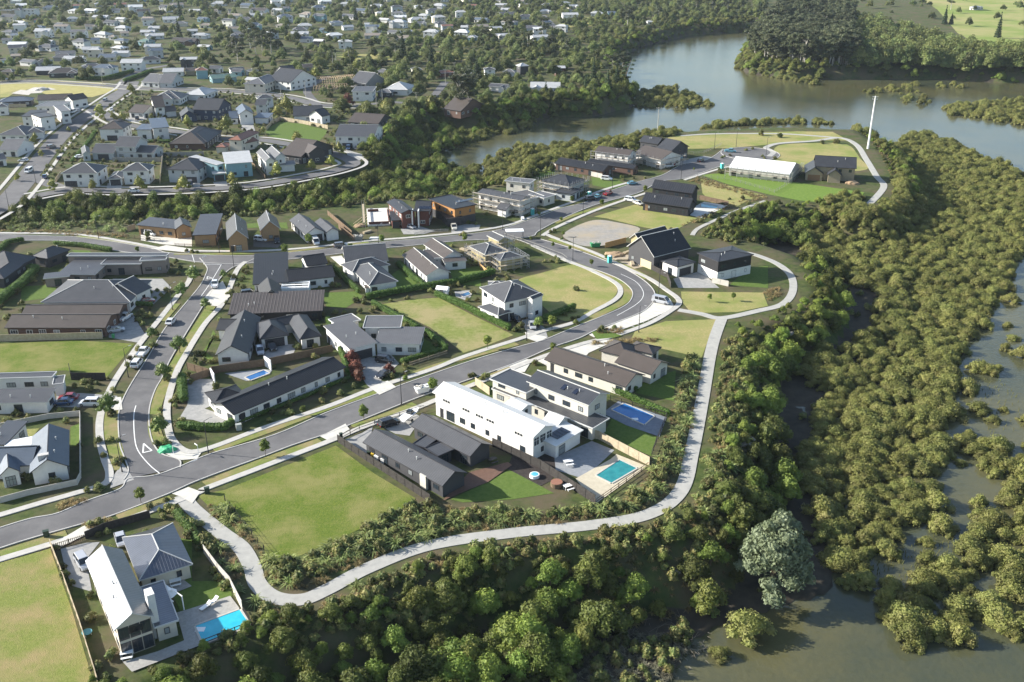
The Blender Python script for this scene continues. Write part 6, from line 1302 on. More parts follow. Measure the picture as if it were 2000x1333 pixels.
H_ = [('clipped hedge dividing the rough grass lot from the angular grey house',[('f',1320,710),('f',1480,800),('f',1620,880),('f',1750,950),('f',1880,1060)],1.7,1.6),
 ('hedge above the arched retaining fence',[('f',1550,1160),('f',1720,1110),('f',1870,1070)],1.3,1.5),
 ('long hedge running down to the white two storey house',[('g',215,640),('g',420,730),('g',600,820),('g',770,900)],1.8,1.6),
 ('tall dark hedge across the middle of the block',[('f',1280,660),('f',1500,620),('f',1740,580),('f',1980,540),('g',650,470)],2.0,1.8),
 ('hedge between the two white houses in the middle of the block',[('f',1520,400),('f',1600,480),('f',1700,560)],1.6,1.8),
 ('hedge beside the zigzag roofed house',[('f',1010,430),('f',1080,500),('f',1200,610)],1.6,1.5),
 ('low hedge below the long dark roofed house',[('c',380,770),('c',640,670),('c',900,570),('c',1060,500),('c',1250,420)],1.0,1.2),
 ('corner hedge round the fresh lawn',[('c',10,790),('c',150,800),('c',320,800),('c',400,750)],1.6,1.6),
 ('upright yellow hedge at the end of the long dark roof',[('f',1060,1080),('f',1090,1160),('f',1120,1260)],1.8,1.2),
 ('hedge beside the small lawn of the white gable house',[('f',960,830),('f',1000,940),('f',1020,1000)],1.5,1.4),
 ('hedge along the drive edge by the side street',[('c',20,450),('c',30,600)],2.0,2.2),
 ('big hedge at the left edge of the hip roofed house',[('e',0,450),('e',250,440)],2.2,2.4),
 ('big diagonal hedge left of the hip roofed house',[('e',280,450),('e',180,560),('e',70,640),('e',0,700)],2.4,2.6),
 ('hedge along the upper street behind the dark hipped house',[('e',440,235),('e',640,250),('e',860,285)],1.4,1.8),
 ('hedge at the far left below the upper street',[('e',0,290),('e',60,230),('e',170,210)],1.6,1.8),
 ('clipped hedge in front of the spreading hipped roof',[('e',950,700),('e',1060,710),('e',1180,715)],1.3,1.5),
 ('hedge above the big blue pool',[('b',1480,155),('b',1600,215),('b',1760,285)],1.6,1.5),
 ('hedge below the long brown grey house',[('b',1600,160),('b',1560,140)],1.2,1.2),
 ('dark hedge beside the white two storey house drive',[('g',1060,830),('g',1180,780),('g',1280,740)],1.8,1.8),
 ('hedge beside the lower left barn house garden',[('a',1160,200),('a',1240,300),('a',1300,380)],1.6,1.7),
 ('long clipped hedge at the back of the left suburb',[('l',600,625),('l',830,625),('l',1040,570)],2.4,2.6),
 ('hedge by the lane behind the suburb',[('l',975,640),('l',1090,600),('l',1190,560)],2.0,2.4),
 ('bright hedge in front of the grey suburb house',[('i',1370,640),('i',1640,640)],1.2,2.2),
 ('green bank hedge beside the climbing street',[('i',700,830),('i',780,740),('i',860,640),('i',930,540)],1.0,2.0)]
for lb, pts, h, w in H_: hedge(lb, [px(*p) for p in pts], h, w)
# ------------------------------------------------------------ pools and terraces
def poolm(n, c, c2): return mat(n, c, c2, .6, .05, .6, .12, 2.5, bdist=.02)
def pool(label, pts, col, z=.2, fr='z', rim=M_concf, steps=None):
    P = [np.array(GF(fr, *p)) for p in pts]; c = sum(P) / len(P); root = thing('swimming_pool', label, 'pool', (c[0], c[1], z))
    mb = MB(); Q = [tuple(p - c) for p in P]
    if sum(Q[i][0] * Q[(i + 1) % 4][1] - Q[(i + 1) % 4][0] * Q[i][1] for i in range(4)) < 0: Q = Q[::-1]
    mb.quad([(x, y, .03) for x, y in Q]); mb.build('water_surface', col, root)
    mb = MB()
    for i in range(len(Q)):
        a, b = np.array(Q[i]), np.array(Q[(i + 1) % len(Q)]); u = (b - a) / np.hypot(*(b - a)); mid = (a + b) / 2 + np.array([u[1], -u[0]]) * .16; mb.obox(mid, u, np.hypot(*(b - a)) + .02, .32, -.3, .075 + .004 * i)
    mb.build('coping', rim, root)
    if steps:
        for k, s in enumerate(steps):
            q = np.array(GF(fr, *s)) - c; mb = MB(); mb.box(q[0] - .7 + .2 * k, q[1] - .5, -.1, q[0] + .7 - .2 * k, q[1] + .5 - .1 * k, .04 + .02 * k); mb.build('step', M_white, root)
pool('bright turquoise pool on the weathered deck of the lower left house', [(1275,918),(1560,812),(1630,915),(1325,1032)], poolm('turquoise_water', (.02, .36, .48), (.04, .46, .58)), .22, 'a', steps=[(1305,940)])
pool('green blue pool in the sandy stone terrace', [(1412,575),(1525,500),(1608,540),(1485,612)], poolm('green_water', (.015, .16, .17), (.03, .24, .24)), .12, 'b')
pool('big deep blue pool behind the cream house', [(1488,254),(1548,224),(1692,285),(1645,326)], poolm('deep_blue_water', (.02, .12, .34), (.03, .17, .42)), .12, 'b', steps=[(1600,300)])
pool('narrow blue pool beside the white screen wall', [(470,430),(600,380),(640,400),(505,450)], poolm('blue_water', (.015, .09, .25), (.03, .13, .33)), .12, 'c')
pool('small light blue pool beside the black ribbed barns', [(1480,670),(1610,690),(1600,715),(1475,700)], poolm('light_water', (.05, .3, .42), (.1, .42, .52)), .12, 'h')
pool('little pool under the terrace of the white two storey house', [(400,625),(460,605),(480,625),(420,645)], poolm('blue_water2', (.03, .1, .2), (.05, .15, .28)), .12, 'g')
c = GF('b', 1110, 580); t = thing('spa_pool', 'round white rimmed spa pool in the dark bark bed', 'spa pool', (c[0], c[1], .06)); mb = MB(); mb.tube((0, 0, 0), (0, 0, .6), 1.0, .95, 20); mb.build('tub', M_white, t)
mb = MB(); mb.tube((0, 0, .55), (0, 0, .63), .72, .72, 20); mb.build('water_surface', MATS['light_water'], t)
c = GF('b', 1218, 625); t = thing('hot_tub', 'round brown timber hot tub at the end of the slatted fence', 'hot tub', (c[0], c[1], .06)); mb = MB(); mb.tube((0, 0, 0), (0, 0, .9), 1.15, 1.2, 20); mb.build('tub', M_brnf, t); mb = MB(); mb.tube((0, 0, .88), (0, 0, .96), 1.1, 1.1, 20); mb.build('cover', mat('tub_cover', (.25, .12, .08)), t)
c = GF('a', 570, 968); t = thing('trampoline', 'small round teal trampoline beside the lower left barn house', 'trampoline', (c[0], c[1], .03)); mb = MB(); mb.tube((0, 0, .5), (0, 0, .58), .75, .75, 20); mb.build('mat', mat('teal_mat', (.1, .28, .32)), t)
for a in range(4): mb = MB(); mb.tube((.6 * math.cos(a * 1.57), .6 * math.sin(a * 1.57), 0), (.6 * math.cos(a * 1.57), .6 * math.sin(a * 1.57), .5), .04, .04, 6); mb.build('leg', M_frw, t)
def umbrella(fr, x, y, label, col=M_white, r=1.5):
    c = GF(fr, x, y); t = thing('parasol', label, 'parasol', (c[0], c[1], .1)); mb = MB(); mb.tube((0, 0, 0), (0, 0, 2.5), .04, .04, 6); mb.build('pole', M_frd, t)
    mb = MB(); mb.tube((0, 0, 2.15), (0, 0, 2.65), r, .05, 8); mb.build('canopy', col, t)
umbrella('a', 1105, 775, 'white octagonal parasol over the lower left house terrace')
for j, (x, y) in enumerate(((1385, 770), (1340, 800))):
    c = GF('a', x, y); t = thing('sun_lounger', ('white sun lounger on the deck beside the turquoise pool' if j == 0 else 'second white sun lounger nearer the house wall'), 'lounger', (c[0], c[1], .28), 1.0)
    mb = MB(); mb.box(-1, -.35, .25, .5, .35, .35); mb.build('seat', M_white, t); mb = MB(); mb.hexa([(.5, -.35, .25), (1.1, -.35, .6), (1.1, .35, .6), (.5, .35, .25)], [(.5, -.35, .35), (1.1, -.35, .7), (1.1, .35, .7), (.5, .35, .35)]); mb.build('backrest', M_white, t)
    for sx in (-.9, .4):
        for sy in (-.3, .3): mb = MB(); mb.bar((sx, sy, 0), (sx, sy, .25), .06); mb.build('leg', M_frd, t)
def table(fr, x, y, label, rz=0, m=None):
    c = GF(fr, x, y); t = thing('outdoor_table', label, 'table', (c[0], c[1], .17), rz); mb = MB(); mb.box(-.9, -.45, .7, .9, .45, .75); mb.build('table_top', m or M_brnf, t)
    for sx in (-.8, .8):
        for sy in (-.35, .35): mb = MB(); mb.bar((sx, sy, 0), (sx, sy, .7), .07); mb.build('leg', m or M_brnf, t)
    for sy in (-.95, .95): mb = MB(); mb.box(-.8, sy - .18, .4, .8, sy + .18, .46); mb.bar((-.6, sy, 0), (-.6, sy, .4), .06); mb.bar((.6, sy, 0), (.6, sy, .4), .06); mb.build('bench', m or M_brnf, t)
table('b', 905, 510, 'outdoor table on the red deck of the dark gabled house', .6, M_frd); table('a', 1145, 640, 'outdoor table on the small grey patio', .4, M_white); table('b', 1275, 640, 'pale bench table beside the round timber hot tub', .5, M_white)
table('a', 830, 1110, 'white outdoor seat below the glazed gable', .3, M_white); table('b', 1275, 520, 'small pale table on the blue grey gravel yard', .3, M_white); table('g', 370, 400, 'outdoor table under the shaded verandah', .3, M_frd)
# pergola / tower of the lower left house, white screen wall
c = GF('a', 1080, 800, 0); t = thing('pergola', 'white steel pergola frame beside the lower left parasol', 'pergola', (c[0], c[1], 0), math.radians(-38))
for sx in (-2.5, 2.5):
    for sy in (-1.6, 1.6): mb = MB(); mb.bar((sx, sy, 0), (sx, sy, 2.7), .14); mb.build('post', M_white, t)
mb = MB(); [mb.bar((-2.6, sy, 2.75), (2.6, sy, 2.75), .14) for sy in (-1.6, 0, 1.6)]; mb.build('beam', M_white, t)
mb = MB(); mb.box(-2.4, -1.5, 2.82, 0, 1.5, 2.9); mb.build('roof_panel', M_white, t)
for fr, pts, h, lb in (('c', [(610,345),(655,375)], 2.6, 'tall white wall blade beside the narrow pool'), ('c', [(228,420),(255,465)], 2.2, 'white gate wall at the forecourt of the long dark house')):
    P = [GF(fr, *p) for p in pts]; mb = MB(); q = stripW([np.array(P[0]), np.array(P[1])], .25, h, h + .3); o = q.build('screen_wall', M_white); tag(o, lb, 'wall')
# courtyard frame of the broad dark roofed house
c = GF('f', 715, 610, 0); t = thing('courtyard_frame', 'white walled courtyard frame open to the sky beside the sunny lawn', 'pergola', (c[0], c[1], 0), .12)
mb = MB(); mb.box(-3.9, -3, 0, 3.9, -2.8, 2.6); mb.box(-3.9, 2.8, 0, 3.9, 3, 2.6); mb.box(-3.9, -2.8, 0, -3.7, 2.8, 2.6); mb.box(3.7, -2.8, 0, 3.9, 2.8, 2.6); mb.build('wall', M_white, t)
mb = MB(); [mb.box(-3.7, y - .3, 2.45, 3.7, y + .3, 2.58) for y in (-1.9, 0, 1.9)]; mb.build('beam', M_white, t)
# ------------------------------------------------------------ vehicles
PAINT = {}
def paint(c, n):
    if n not in PAINT: PAINT[n] = mat('car_paint_' + n, c, rough=.25, spec=.6, coat=.6, metal=.1)
    return PAINT[n]
CC = dict(white=(.7, .7, .69), silver=(.4, .41, .43), black=(.015, .015, .018), red=(.22, .015, .015), blue=(.03, .07, .16), teal=(.12, .3, .36), grey=(.1, .1, .11), green=(.05, .09, .06), cream=(.6, .57, .48))
M_tyre = mat('tyre', (.015, .015, .015), rough=.9); M_rim = mat('wheel_rim', (.35, .35, .36), rough=.3, metal=.8); M_head = mat('headlight', (.75, .75, .72), rough=.1); M_tail = mat('tail_light', (.35, .01, .01), rough=.2)
VD = dict(car=(4.4, 1.8, 1.45, .9, -.05, (-1.75, 1.25), (-1.1, .35)), suv=(4.7, 1.9, 1.75, 1.05, 0, (-2.2, 1.35), (-1.95, .65)), ute=(5.3, 1.9, 1.8, 1.05, 0, (-.7, 1.5), (-.5, .9)), van=(5.2, 1.95, 2.0, 1.1, 0, (-2.5, 2.1), (-2.45, 1.25)), camper=(6.6, 2.1, 2.75, 1.5, 0, (-3.2, 2.7), (-3.15, 1.7)))
M_cglass = mat('car_glass', (.02, .025, .03), rough=.05, spec=.9)
wheelmb = MB(); wheelmb.tube((0, -.11, 0), (0, .11, 0), .34, .34, 14, 0); wheelmb.tube((0, -.125, 0), (0, .125, 0), .2, .2, 10, 1); WHEEL = wheelmb.mesh('wheel', [M_tyre, M_rim])
def vehicle(fr, x, y, hx, hy, ty, col, label, z=.12, name=None):
    c = np.array(GF(fr, x, y)); d = np.array(GF(fr, hx, hy)) - c; rz = math.atan2(d[1], d[0])
    L, Wd, Ht, belt, _, cb, ct = VD[ty]; nm = name or dict(car='parked_car', suv='parked_suv', ute='pickup_truck', van='parked_van', camper='camper_van')[ty]
    t = thing(nm, label, dict(car='car', suv='car', ute='pickup', van='van', camper='camper van')[ty], (c[0], c[1], z), rz, None); pm = paint(CC[col], col); w = Wd / 2; mb = MB()
    st = [(-L / 2, w * .86, .45, belt * .86), (-L / 2 + .18, w * .97, .3, belt * .98), (-L / 2 + 1.3, w, .26, belt), (L / 2 - 1.5, w, .26, belt), (L / 2 - .5, w * .96, .28, belt * (.86 if ty in ('car', 'suv', 'ute') else .95)), (L / 2 - .05, w * .84, .36, belt * .7)]
    R_ = []
    for (sx, hw, zb, zt) in st: R_.append([(sx, -hw, zb), (sx, hw, zb), (sx, hw, zt * .82), (sx, hw * .93, zt), (sx, -hw * .93, zt), (sx, -hw, zt * .82)])
    for a, b in zip(R_[:-1], R_[1:]):
        for i in range(6): j = (i + 1) % 6; mb.quad([a[i], b[i], b[j], a[j]])
    mb.quad(R_[0]); mb.quad(R_[-1][::-1])
    # roof skin and pillars
    b0, b1 = cb; t0, t1 = ct; wi = w * .93; wt = w * .78 if ty not in ('van', 'camper') else w * .88
    mb.hexa([(t0, -wt, Ht - .05), (t1, -wt, Ht - .05), (t1, wt, Ht - .05), (t0, wt, Ht - .05)], [(t0 + .06, -wt * .94, Ht), (t1 - .06, -wt * .94, Ht), (t1 - .06, wt * .94, Ht), (t0 + .06, wt * .94, Ht)])
    for s in (-1, 1):
        for (bx, tx) in ((b0, t0), (b1, t1), ((b0 + b1) / 2 - .1, (t0 + t1) / 2)): mb.bar((bx, s * wi, belt - .03), (tx, s * wt, Ht - .03), .09)
        if ty in ('van', 'camper'):
            q0 = b0 + .05; q1 = b0 + (b1 - b0) * (.62 if ty == 'camper' else .2); y0 = s * (wi + .02); y1 = s * (wt + .03)
            mb.hexa([(q0, y0 - s * .05, belt - .05), (q1, y0 - s * .05, belt - .05), (q1, y0, belt - .05), (q0, y0, belt - .05)][::s], [(q0, y1 - s * .05, Ht - .04), (q1, y1 - s * .05, Ht - .04), (q1, y1, Ht - .04), (q0, y1, Ht - .04)][::s])
    if ty == 'ute':
        for s in (-1, 1): mb.box(-L / 2 + .1, s * wi - .06, belt, -.75, s * wi + .06, belt + .12)
    mb.build('body', pm, t)
    mb = MB(); e = .02
    mb.hexa([(b0 + e, -wi + e, belt - .05), (b1 - e, -wi + e, belt - .05), (b1 - e, wi - e, belt - .05), (b0 + e, wi - e, belt - .05)], [(t0 + e, -wt + e, Ht - .06), (t1 - e, -wt + e, Ht - .06), (t1 - e, wt - e, Ht - .06), (t0 + e, wt - e, Ht - .06)]); mb.build('window', M_cglass, t)
    for sx in (-L * .3, L * .32):
        for sy in (-1, 1): o = bpy.data.objects.new('wheel', WHEEL); COL.objects.link(o); o.parent = t; o.location = (sx, sy * (w - .08), .34)
    for s in (-1, 1):
        mb = MB(); mb.box(L / 2 - .16, s * w * .6 - .17, belt * .52, L / 2 - .01, s * w * .6 + .17, belt * .66); mb.build('headlight', M_head, t)
        mb = MB(); mb.box(-L / 2 - .02, s * w * .65 - .14, belt * .55, -L / 2 + .06, s * w * .65 + .14, belt * .75); mb.build('tail_light', M_tail, t)
    return t
V_ = [('d',975,345,1010,300,'suv','white','white car on the verge, lower of the two parked nose to tail'),('d',1020,265,1065,215,'ute','white','white pickup with tray, upper of the two parked nose to tail'),
 ('d',1215,45,1245,10,'car','white','white car parked beside the kerb halfway up the side street'),('e',1682,560,1690,520,'ute','white','white pickup at the top of the side street'),
 ('d',640,625,570,625,'suv','white','white station wagon across the drive under the round street tree'),('d',490,585,400,590,'car','red','dark red car in the three car driveway'),('d',450,620,380,625,'car','blue','dark blue car in front of the red one'),
 ('d',890,15,920,-5,'ute','white','white pickup in the drive of the low brown house'),('d',825,105,890,95,'car','silver','silver car beside the green wheelie bin'),
 ('e',1150,690,1180,685,'car','red','small dark red car behind the clipped hedge'),('e',1180,160,1240,170,'van','white','white van before the timber clad house'),('e',1620,220,1560,215,'camper','white','long white camper van behind the picket fence'),
 ('f',440,205,490,210,'suv','white','white car between the steep timber gables'),('f',565,215,570,245,'suv','black','black car beside the right steep gable'),('f',868,225,880,245,'van','white','white van below the yellow street tree'),('f',1065,255,1110,250,'suv','grey','dark grey car parked on the upper street'),
 ('c',655,225,680,255,'suv','black','black car in the hipped house courtyard'),('c',575,250,585,290,'ute','silver','silver truck squeezed by the courtyard wall'),('c',1460,320,1540,330,'suv','black','black car with pale roof rack in the grey driveway'),
 ('b',400,330,450,315,'suv','black','black car with roof rack in the parking court'),('c',1455,420,1420,435,'car','black','black car beneath the small red tree'),
 ('a',545,515,575,560,'suv','silver','silver car half hidden under the eave of the barn house'),('a',790,365,800,400,'car','silver','silver car in the gap between the two lower left roofs'),
 ('g',1965,690,2010,700,'van','silver','silver blue van parked in the angled bays'),('h',740,490,800,495,'suv','white','white car in front of the concrete fence'),('h',940,525,985,520,'car','teal','pale blue car on the upper street'),
 ('h',750,605,795,585,'ute','red','red pickup on the upper street'),('h',615,645,650,640,'suv','black','black car behind the small blue car'),('h',670,628,695,615,'car','teal','small bright blue car on the upper street'),
 ('h',925,655,990,665,'suv','white','white car beside the black ribbed barns'),('h',985,680,1015,690,'car','cream','car tucked behind the white one by the barns'),('h',1705,272,1760,275,'ute','teal','blue green pickup at the turning circle'),
 ('h',1215,390,1260,385,'van','white','white van at the scaffolded site'),('h',1270,370,1300,355,'car','red','red car behind the white site van'),('h',1290,330,1335,325,'van','teal','green van beside the red car'),('h',1475,345,1500,335,'car','black','black car on the dusty yard'),
 ('k',755,730,790,740,'car','silver','silver car before the dark brick house'),('k',1180,735,1190,760,'ute','cream','brown and cream truck in the orange house drive'),('f',345,630,420,620,'suv','black','black car beside the sharp grey gable'),
 ('g',960,880,965,900,'car','silver','white car at the driveway of the white two storey house'),('g',830,830,870,850,'car','black','dark car under the trees beside the white two storey house')]
for v in V_: vehicle(*v)
V2 = [('i',1090,335,1085,360),('i',1030,240,1060,225),('i',580,810,600,780),('i',285,935,250,955),('i',440,990,455,960),('i',505,700,540,690),('i',780,795,820,790),('i',715,355,680,370),('i',760,340,720,350),('i',1340,420,1345,390),('i',1310,1130,1350,1130),
 ('j',1650,560,1640,590),('j',1730,560,1720,590),('i',30,30,60,40),('i',60,32,90,42),('l',30,625,60,630),('m',1290,270,1310,262),('m',1260,268,1280,262),('i',1985,680,1960,700),('j',110,915,110,950),('i',230,830,180,830),('j',300,265,330,270)]
for j, (fr, x, y, a, b) in enumerate(V2):
    vehicle(fr, x, y, a, b, ['car', 'suv', 'car', 'van'][j % 4], ['white', 'silver', 'black', 'white', 'blue', 'grey', 'white'][j % 7], 'distant %s vehicle in the left suburb, %s of such vehicles' % (['white', 'silver', 'black', 'white', 'blue', 'grey', 'white'][j % 7], ordn(sorted(V2, key=lambda t: px(t[0], t[1], t[2])[0]).index((fr, x, y, a, b)))), z=.15)
c = GF('b', 505, 300); t = thing('boat_on_trailer', 'white motor boat on its trailer beside the white house', 'boat', (c[0], c[1], .1), math.radians(60))
mb = MB(); K = [(-2.8, 1.05), (-1, 1.1), (1, .95), (2.2, .5), (3, .05)]
for (x0, w0), (x1, w1) in zip(K[:-1], K[1:]):
    mb.quad([(x0, -w0, 1.5), (x1, -w1, 1.6), (x1, -w1 * .2, .7), (x0, -w0 * .3, .6)]); mb.quad([(x0, w0 * .3, .6), (x1, w1 * .2, .7), (x1, w1, 1.6), (x0, w0, 1.5)]); mb.quad([(x0, -w0, 1.45), (x0, w0, 1.45), (x1, w1, 1.55), (x1, -w1, 1.55)][::-1]); mb.quad([(x0, -w0 * .3, .6), (x1, -w1 * .2, .7), (x1, w1 * .2, .7), (x0, w0 * .3, .6)])
mb.quad([(-2.8, -1.05, 1.5), (-2.8, -.3, .6), (-2.8, .3, .6), (-2.8, 1.05, 1.5)]); mb.build('hull', M_white, t)
mb = MB(); mb.hexa([(-.6, -.7, 1.5), (1, -.6, 1.5), (1, .6, 1.5), (-.6, .7, 1.5)], [(-.5, -.6, 2.3), (.3, -.5, 2.3), (.3, .5, 2.3), (-.5, .6, 2.3)]); mb.build('cabin', M_cglass, t)
mb = MB(); mb.bar((-2.8, 0, .5), (3.6, 0, .5), .12); mb.build('trailer', M_frd, t)
for s in (-1, 1): o = bpy.data.objects.new('wheel', WHEEL); COL.objects.link(o); o.parent = t; o.location = (-.8, s * 1.0, .34)
# ------------------------------------------------------------ street lamps and poles
LM = [('c',208,968,1),('d',868,1100,1),('d',912,428,1),('c',1578,622,1),('g',915,985,-1),('g',1790,920,-1),('g',1943,650,-1),('g',1275,358,1),('g',1022,165,1),('e',1830,425,-1),('e',1350,745,1),('e',772,190,1),('e',1715,300,1),('k',448,915,1),('h',555,755,1),('h',1320,485,1),('h',783,555,1),('h',1580,250,1),('h',1750,230,1),('h',1985,290,1),('g',728,120,1),('i',930,490,1),('i',355,1050,1),('i',90,1290,1),('j',255,860,1),('m',150,750,1),('h',1148,1333,1)]
for j, (fr, x, y, s) in enumerate(sorted(LM, key=lambda t: px(t[0], t[1], t[2])[0])):
    c = GF(fr, x, y); t = thing('street_lamp', 'thin dark street lamp post beside the road, %s of the lamps' % ordn(j), 'street lamp', (c[0], c[1], .1), math.radians(35 * s), 'street lamps')
    mb = MB(); mb.tube((0, 0, 0), (0, 0, 7.4), .1, .06, 8); mb.tube((0, 0, 0), (0, 0, .5), .15, .13, 8); mb.build('pole', M_frd, t)
    mb = MB(); mb.tube((0, 0, 7.35), (1.3, 0, 7.75), .045, .035, 6); mb.build('arm', M_frd, t)
    mb = MB(); mb.hexa([(1.2, -.11, 7.68), (1.85, -.08, 7.74), (1.85, .08, 7.74), (1.2, .11, 7.68)], [(1.2, -.11, 7.8), (1.85, -.08, 7.82), (1.85, .08, 7.82), (1.2, .11, 7.8)]); mb.build('lamp_head', mat('lamp_head', (.3, .3, .3), rough=.4), t)
def upole(fr, x, y, h, label, w=.22, arms=1, m=M_palebark, z=0):
    c = GF(fr, x, y, z); t = thing('power_pole', label, 'power pole', (c[0], c[1], z)); mb = MB(); mb.tube((0, 0, -.5), (0, 0, h), w, w * .6, 8); mb.build('pole', m, t)
    for k in range(arms): mb = MB(); mb.bar((-1.2, 0, h - .4 - k), (1.2, 0, h - .4 - k), .14); mb.build('crossarm', m, t); [(lambda q: q.build('insulator', M_white, t))((lambda q: (q.tube((sx, 0, h - .33 - k), (sx, 0, h - .1 - k), .08, .06, 6), q)[1])(MB())) for sx in (-1.1, 1.1)]
upole('z', 1695, 291, 24, 'tall white concrete power pole beside the path at the headland tip', .55, 2, mat('white_concrete', (.62, .62, .6), (.7, .7, .67), .5, .8))
upole('z', 1284, 262, 13, 'slim pale pole behind the far dark house', .2, 1, M_palebark)
for j, (x, y) in enumerate(((1750,605),(1455,858),(590,762),(400,795),(152,760),(1142,850),(1190,835),(390,790),(1680,660))): 
    if j != 7: upole('m', x, y, 9.5, 'wooden power pole in the left suburb, %s of its kind' % ordn([4, 6, 0, 3, 2, 5, 7, 1, 8].index(j) if j in [4, 6, 0, 3, 2, 5, 7, 1, 8] else j), .16, 1)
for j, (x, y) in enumerate(((1005,100),(1390,230),(1560,130))): upole('i', x, y, 9.5, 'slim pole at the back street junction, %s of three' % ordn(j), .14, 1)
# signs, bins, boxes
def sign(fr, x, y, label, rz=.5, h=2.5, col=M_white):
    c = GF(fr, x, y); t = thing('street_sign', label, 'sign', (c[0], c[1], .1), rz); mb = MB(); mb.tube((0, 0, 0), (0, 0, h), .05, .05, 6); mb.build('post', M_white, t); mb = MB(); mb.box(-.05, -.02, h - .25, 1.1, .02, h); mb.build('sign_board', col, t)
sign('c', 140, 985, 'white street name sign on its post at the corner paving', 2.4); sign('d', 1232, 975, 'small post sign beside the green covered mound', .8, 2.0); sign('e', 1590, 385, 'white sign at the upper junction', .4)
M_grn = mat('green_plastic', (.04, .25, .1), rough=.5); M_turq = mat('turquoise_plastic', (.08, .42, .38), rough=.45); M_box = mat('utility_green', (.03, .05, .035), rough=.5)
def bin_(fr, x, y, label, m, rz=0, h=1.05):
    c = GF(fr, x, y); t = thing('wheelie_bin', label, 'bin', (c[0], c[1], .06), rz); mb = MB(); mb.hexa([(-.24, -.28, .08), (.24, -.28, .08), (.24, .28, .08), (-.24, .28, .08)], [(-.3, -.36, h), (.3, -.36, h), (.3, .36, h), (-.3, .36, h)]); mb.build('body', m, t)
    mb = MB(); mb.box(-.32, -.38, h, .32, .4, h + .08); mb.build('lid', m, t)
bin_('e', 888, 965, 'large green wheelie bin beside the silver car', M_grn); bin_('b', 320, 490, 'yellow lidded bin behind the dark gabled house', mat('yellow_lid', (.5, .35, .03))); bin_('b', 300, 480, 'dark bin next to the yellow lidded bin', M_box)
def cab(fr, x, y, label, m=None, sx=.9, sy=.6, h=1.2, rz=.4):
    c = GF(fr, x, y); t = thing('utility_box', label, 'utility box', (c[0], c[1], .05), rz); mb = MB(); mb.box(-sx / 2, -sy / 2, 0, sx / 2, sy / 2, h); mb.build('body', m or M_box, t); mb = MB(); mb.box(-sx / 2 - .05, -sy / 2 - .05, h, sx / 2 + .05, sy / 2 + .05, h + .08); mb.build('lid', m or M_box, t)
cab('c', 200, 1250, 'dark bin shaped box beside the footpath at the big grass lot'); cab('a', 305, 330, 'dark box at the lower left driveway apron'); cab('c', 1150, 865, 'dark gate post box at the head of the lot fence', None, .6, .5, 1.3)
cab('c', 425, 800, 'pale grey kiosk at the hedge below the long dark roof', mat('pale_grey_box', (.3, .32, .3)), 1.1, .8, 1.3)
for j, x in enumerate((340, 372)): cab('b', x, 500 + j * 15, 'white outdoor air unit behind the dark gabled house, %s of two' % ('left' if j == 0 else 'right'), M_white, 1.0, .4, 1.0, -.45)
def portaloo(fr, x, y, label, rz=.3):
    c = GF(fr, x, y); t = thing('portable_toilet', label, 'toilet', (c[0], c[1], .1), rz); mb = MB(); mb.box(-.6, -.6, 0, .6, .6, 2.2); mb.build('cabin', M_turq, t); mb = MB(); mb.box(-.42, -.66, .1, .42, -.6, 2.0); mb.build('door', mat('teal_door', (.05, .3, .3)), t); mb = MB(); mb.tube((0, 0, 2.18), (0, 0, 2.42), .85, .3, 4); mb.build('roof', M_white, t)
portaloo('h', 762, 1135, 'turquoise portable toilet on the verge at the steep barn site'); portaloo('h', 605, 625, 'green portable toilet at the scaffolded flat roof site'); portaloo('h', 1640, 400, 'turquoise toilet beside the long white roofed building'); portaloo('k', 1945, 600, 'pale site toilet behind the scaffolding of the white house')
def skip(fr, x, y, label, m, rz=0.3, L=3.4, Wd=1.7, h=1.3):
    c = GF(fr, x, y); t = thing('skip_bin', label, 'skip', (c[0], c[1], .1), rz); mb = MB(); a = [(-L / 2 + .4, -Wd / 2 + .1), (L / 2 - .4, -Wd / 2 + .1), (L / 2 - .4, Wd / 2 - .1), (-L / 2 + .4, Wd / 2 - .1)]; b = [(-L / 2, -Wd / 2), (L / 2, -Wd / 2), (L / 2, Wd / 2), (-L / 2, Wd / 2)]
    mb.hexa([(p[0], p[1], 0) for p in a], [(p[0], p[1], h) for p in b]); mb.build('body', m, t); mb = MB(); r = random.Random(label)
    for k in range(14): x0 = r.uniform(-L / 2.6, L / 2.6); y0 = r.uniform(-Wd / 3, Wd / 3); mb.obox((x0, y0), (math.cos(k), math.sin(k)), r.uniform(.3, .9), r.uniform(.1, .4), h - .1, h + r.uniform(.05, .35))
    mb.build('rubbish', M_concf, t)
skip('b', 562, 165, 'white skip heaped with rubble on the main road verge', M_white, .5); skip('h', 650, 1010, 'green skip on the steep barn site', M_grn, .2); skip('h', 1280, 340, 'teal skip at the far building site', M_turq, .1); skip('f', 1200, 195, 'grey skip in front of the slab under construction', MF['g'], .1)
c = GF('g', 820, 180); t = thing('site_gazebo', 'white roofed site shelter at the street corner', 'shelter', (c[0], c[1], 0), .1); mb = MB(); mb.box(-3, -1.6, 2.5, 3, 1.6, 2.7); mb.build('roof', M_white, t)
for sx in (-2.8, 2.8):
    for sy in (-1.4, 1.4): mb = MB(); mb.bar((sx, sy, 0), (sx, sy, 2.5), .1); mb.build('post', M_frd, t)
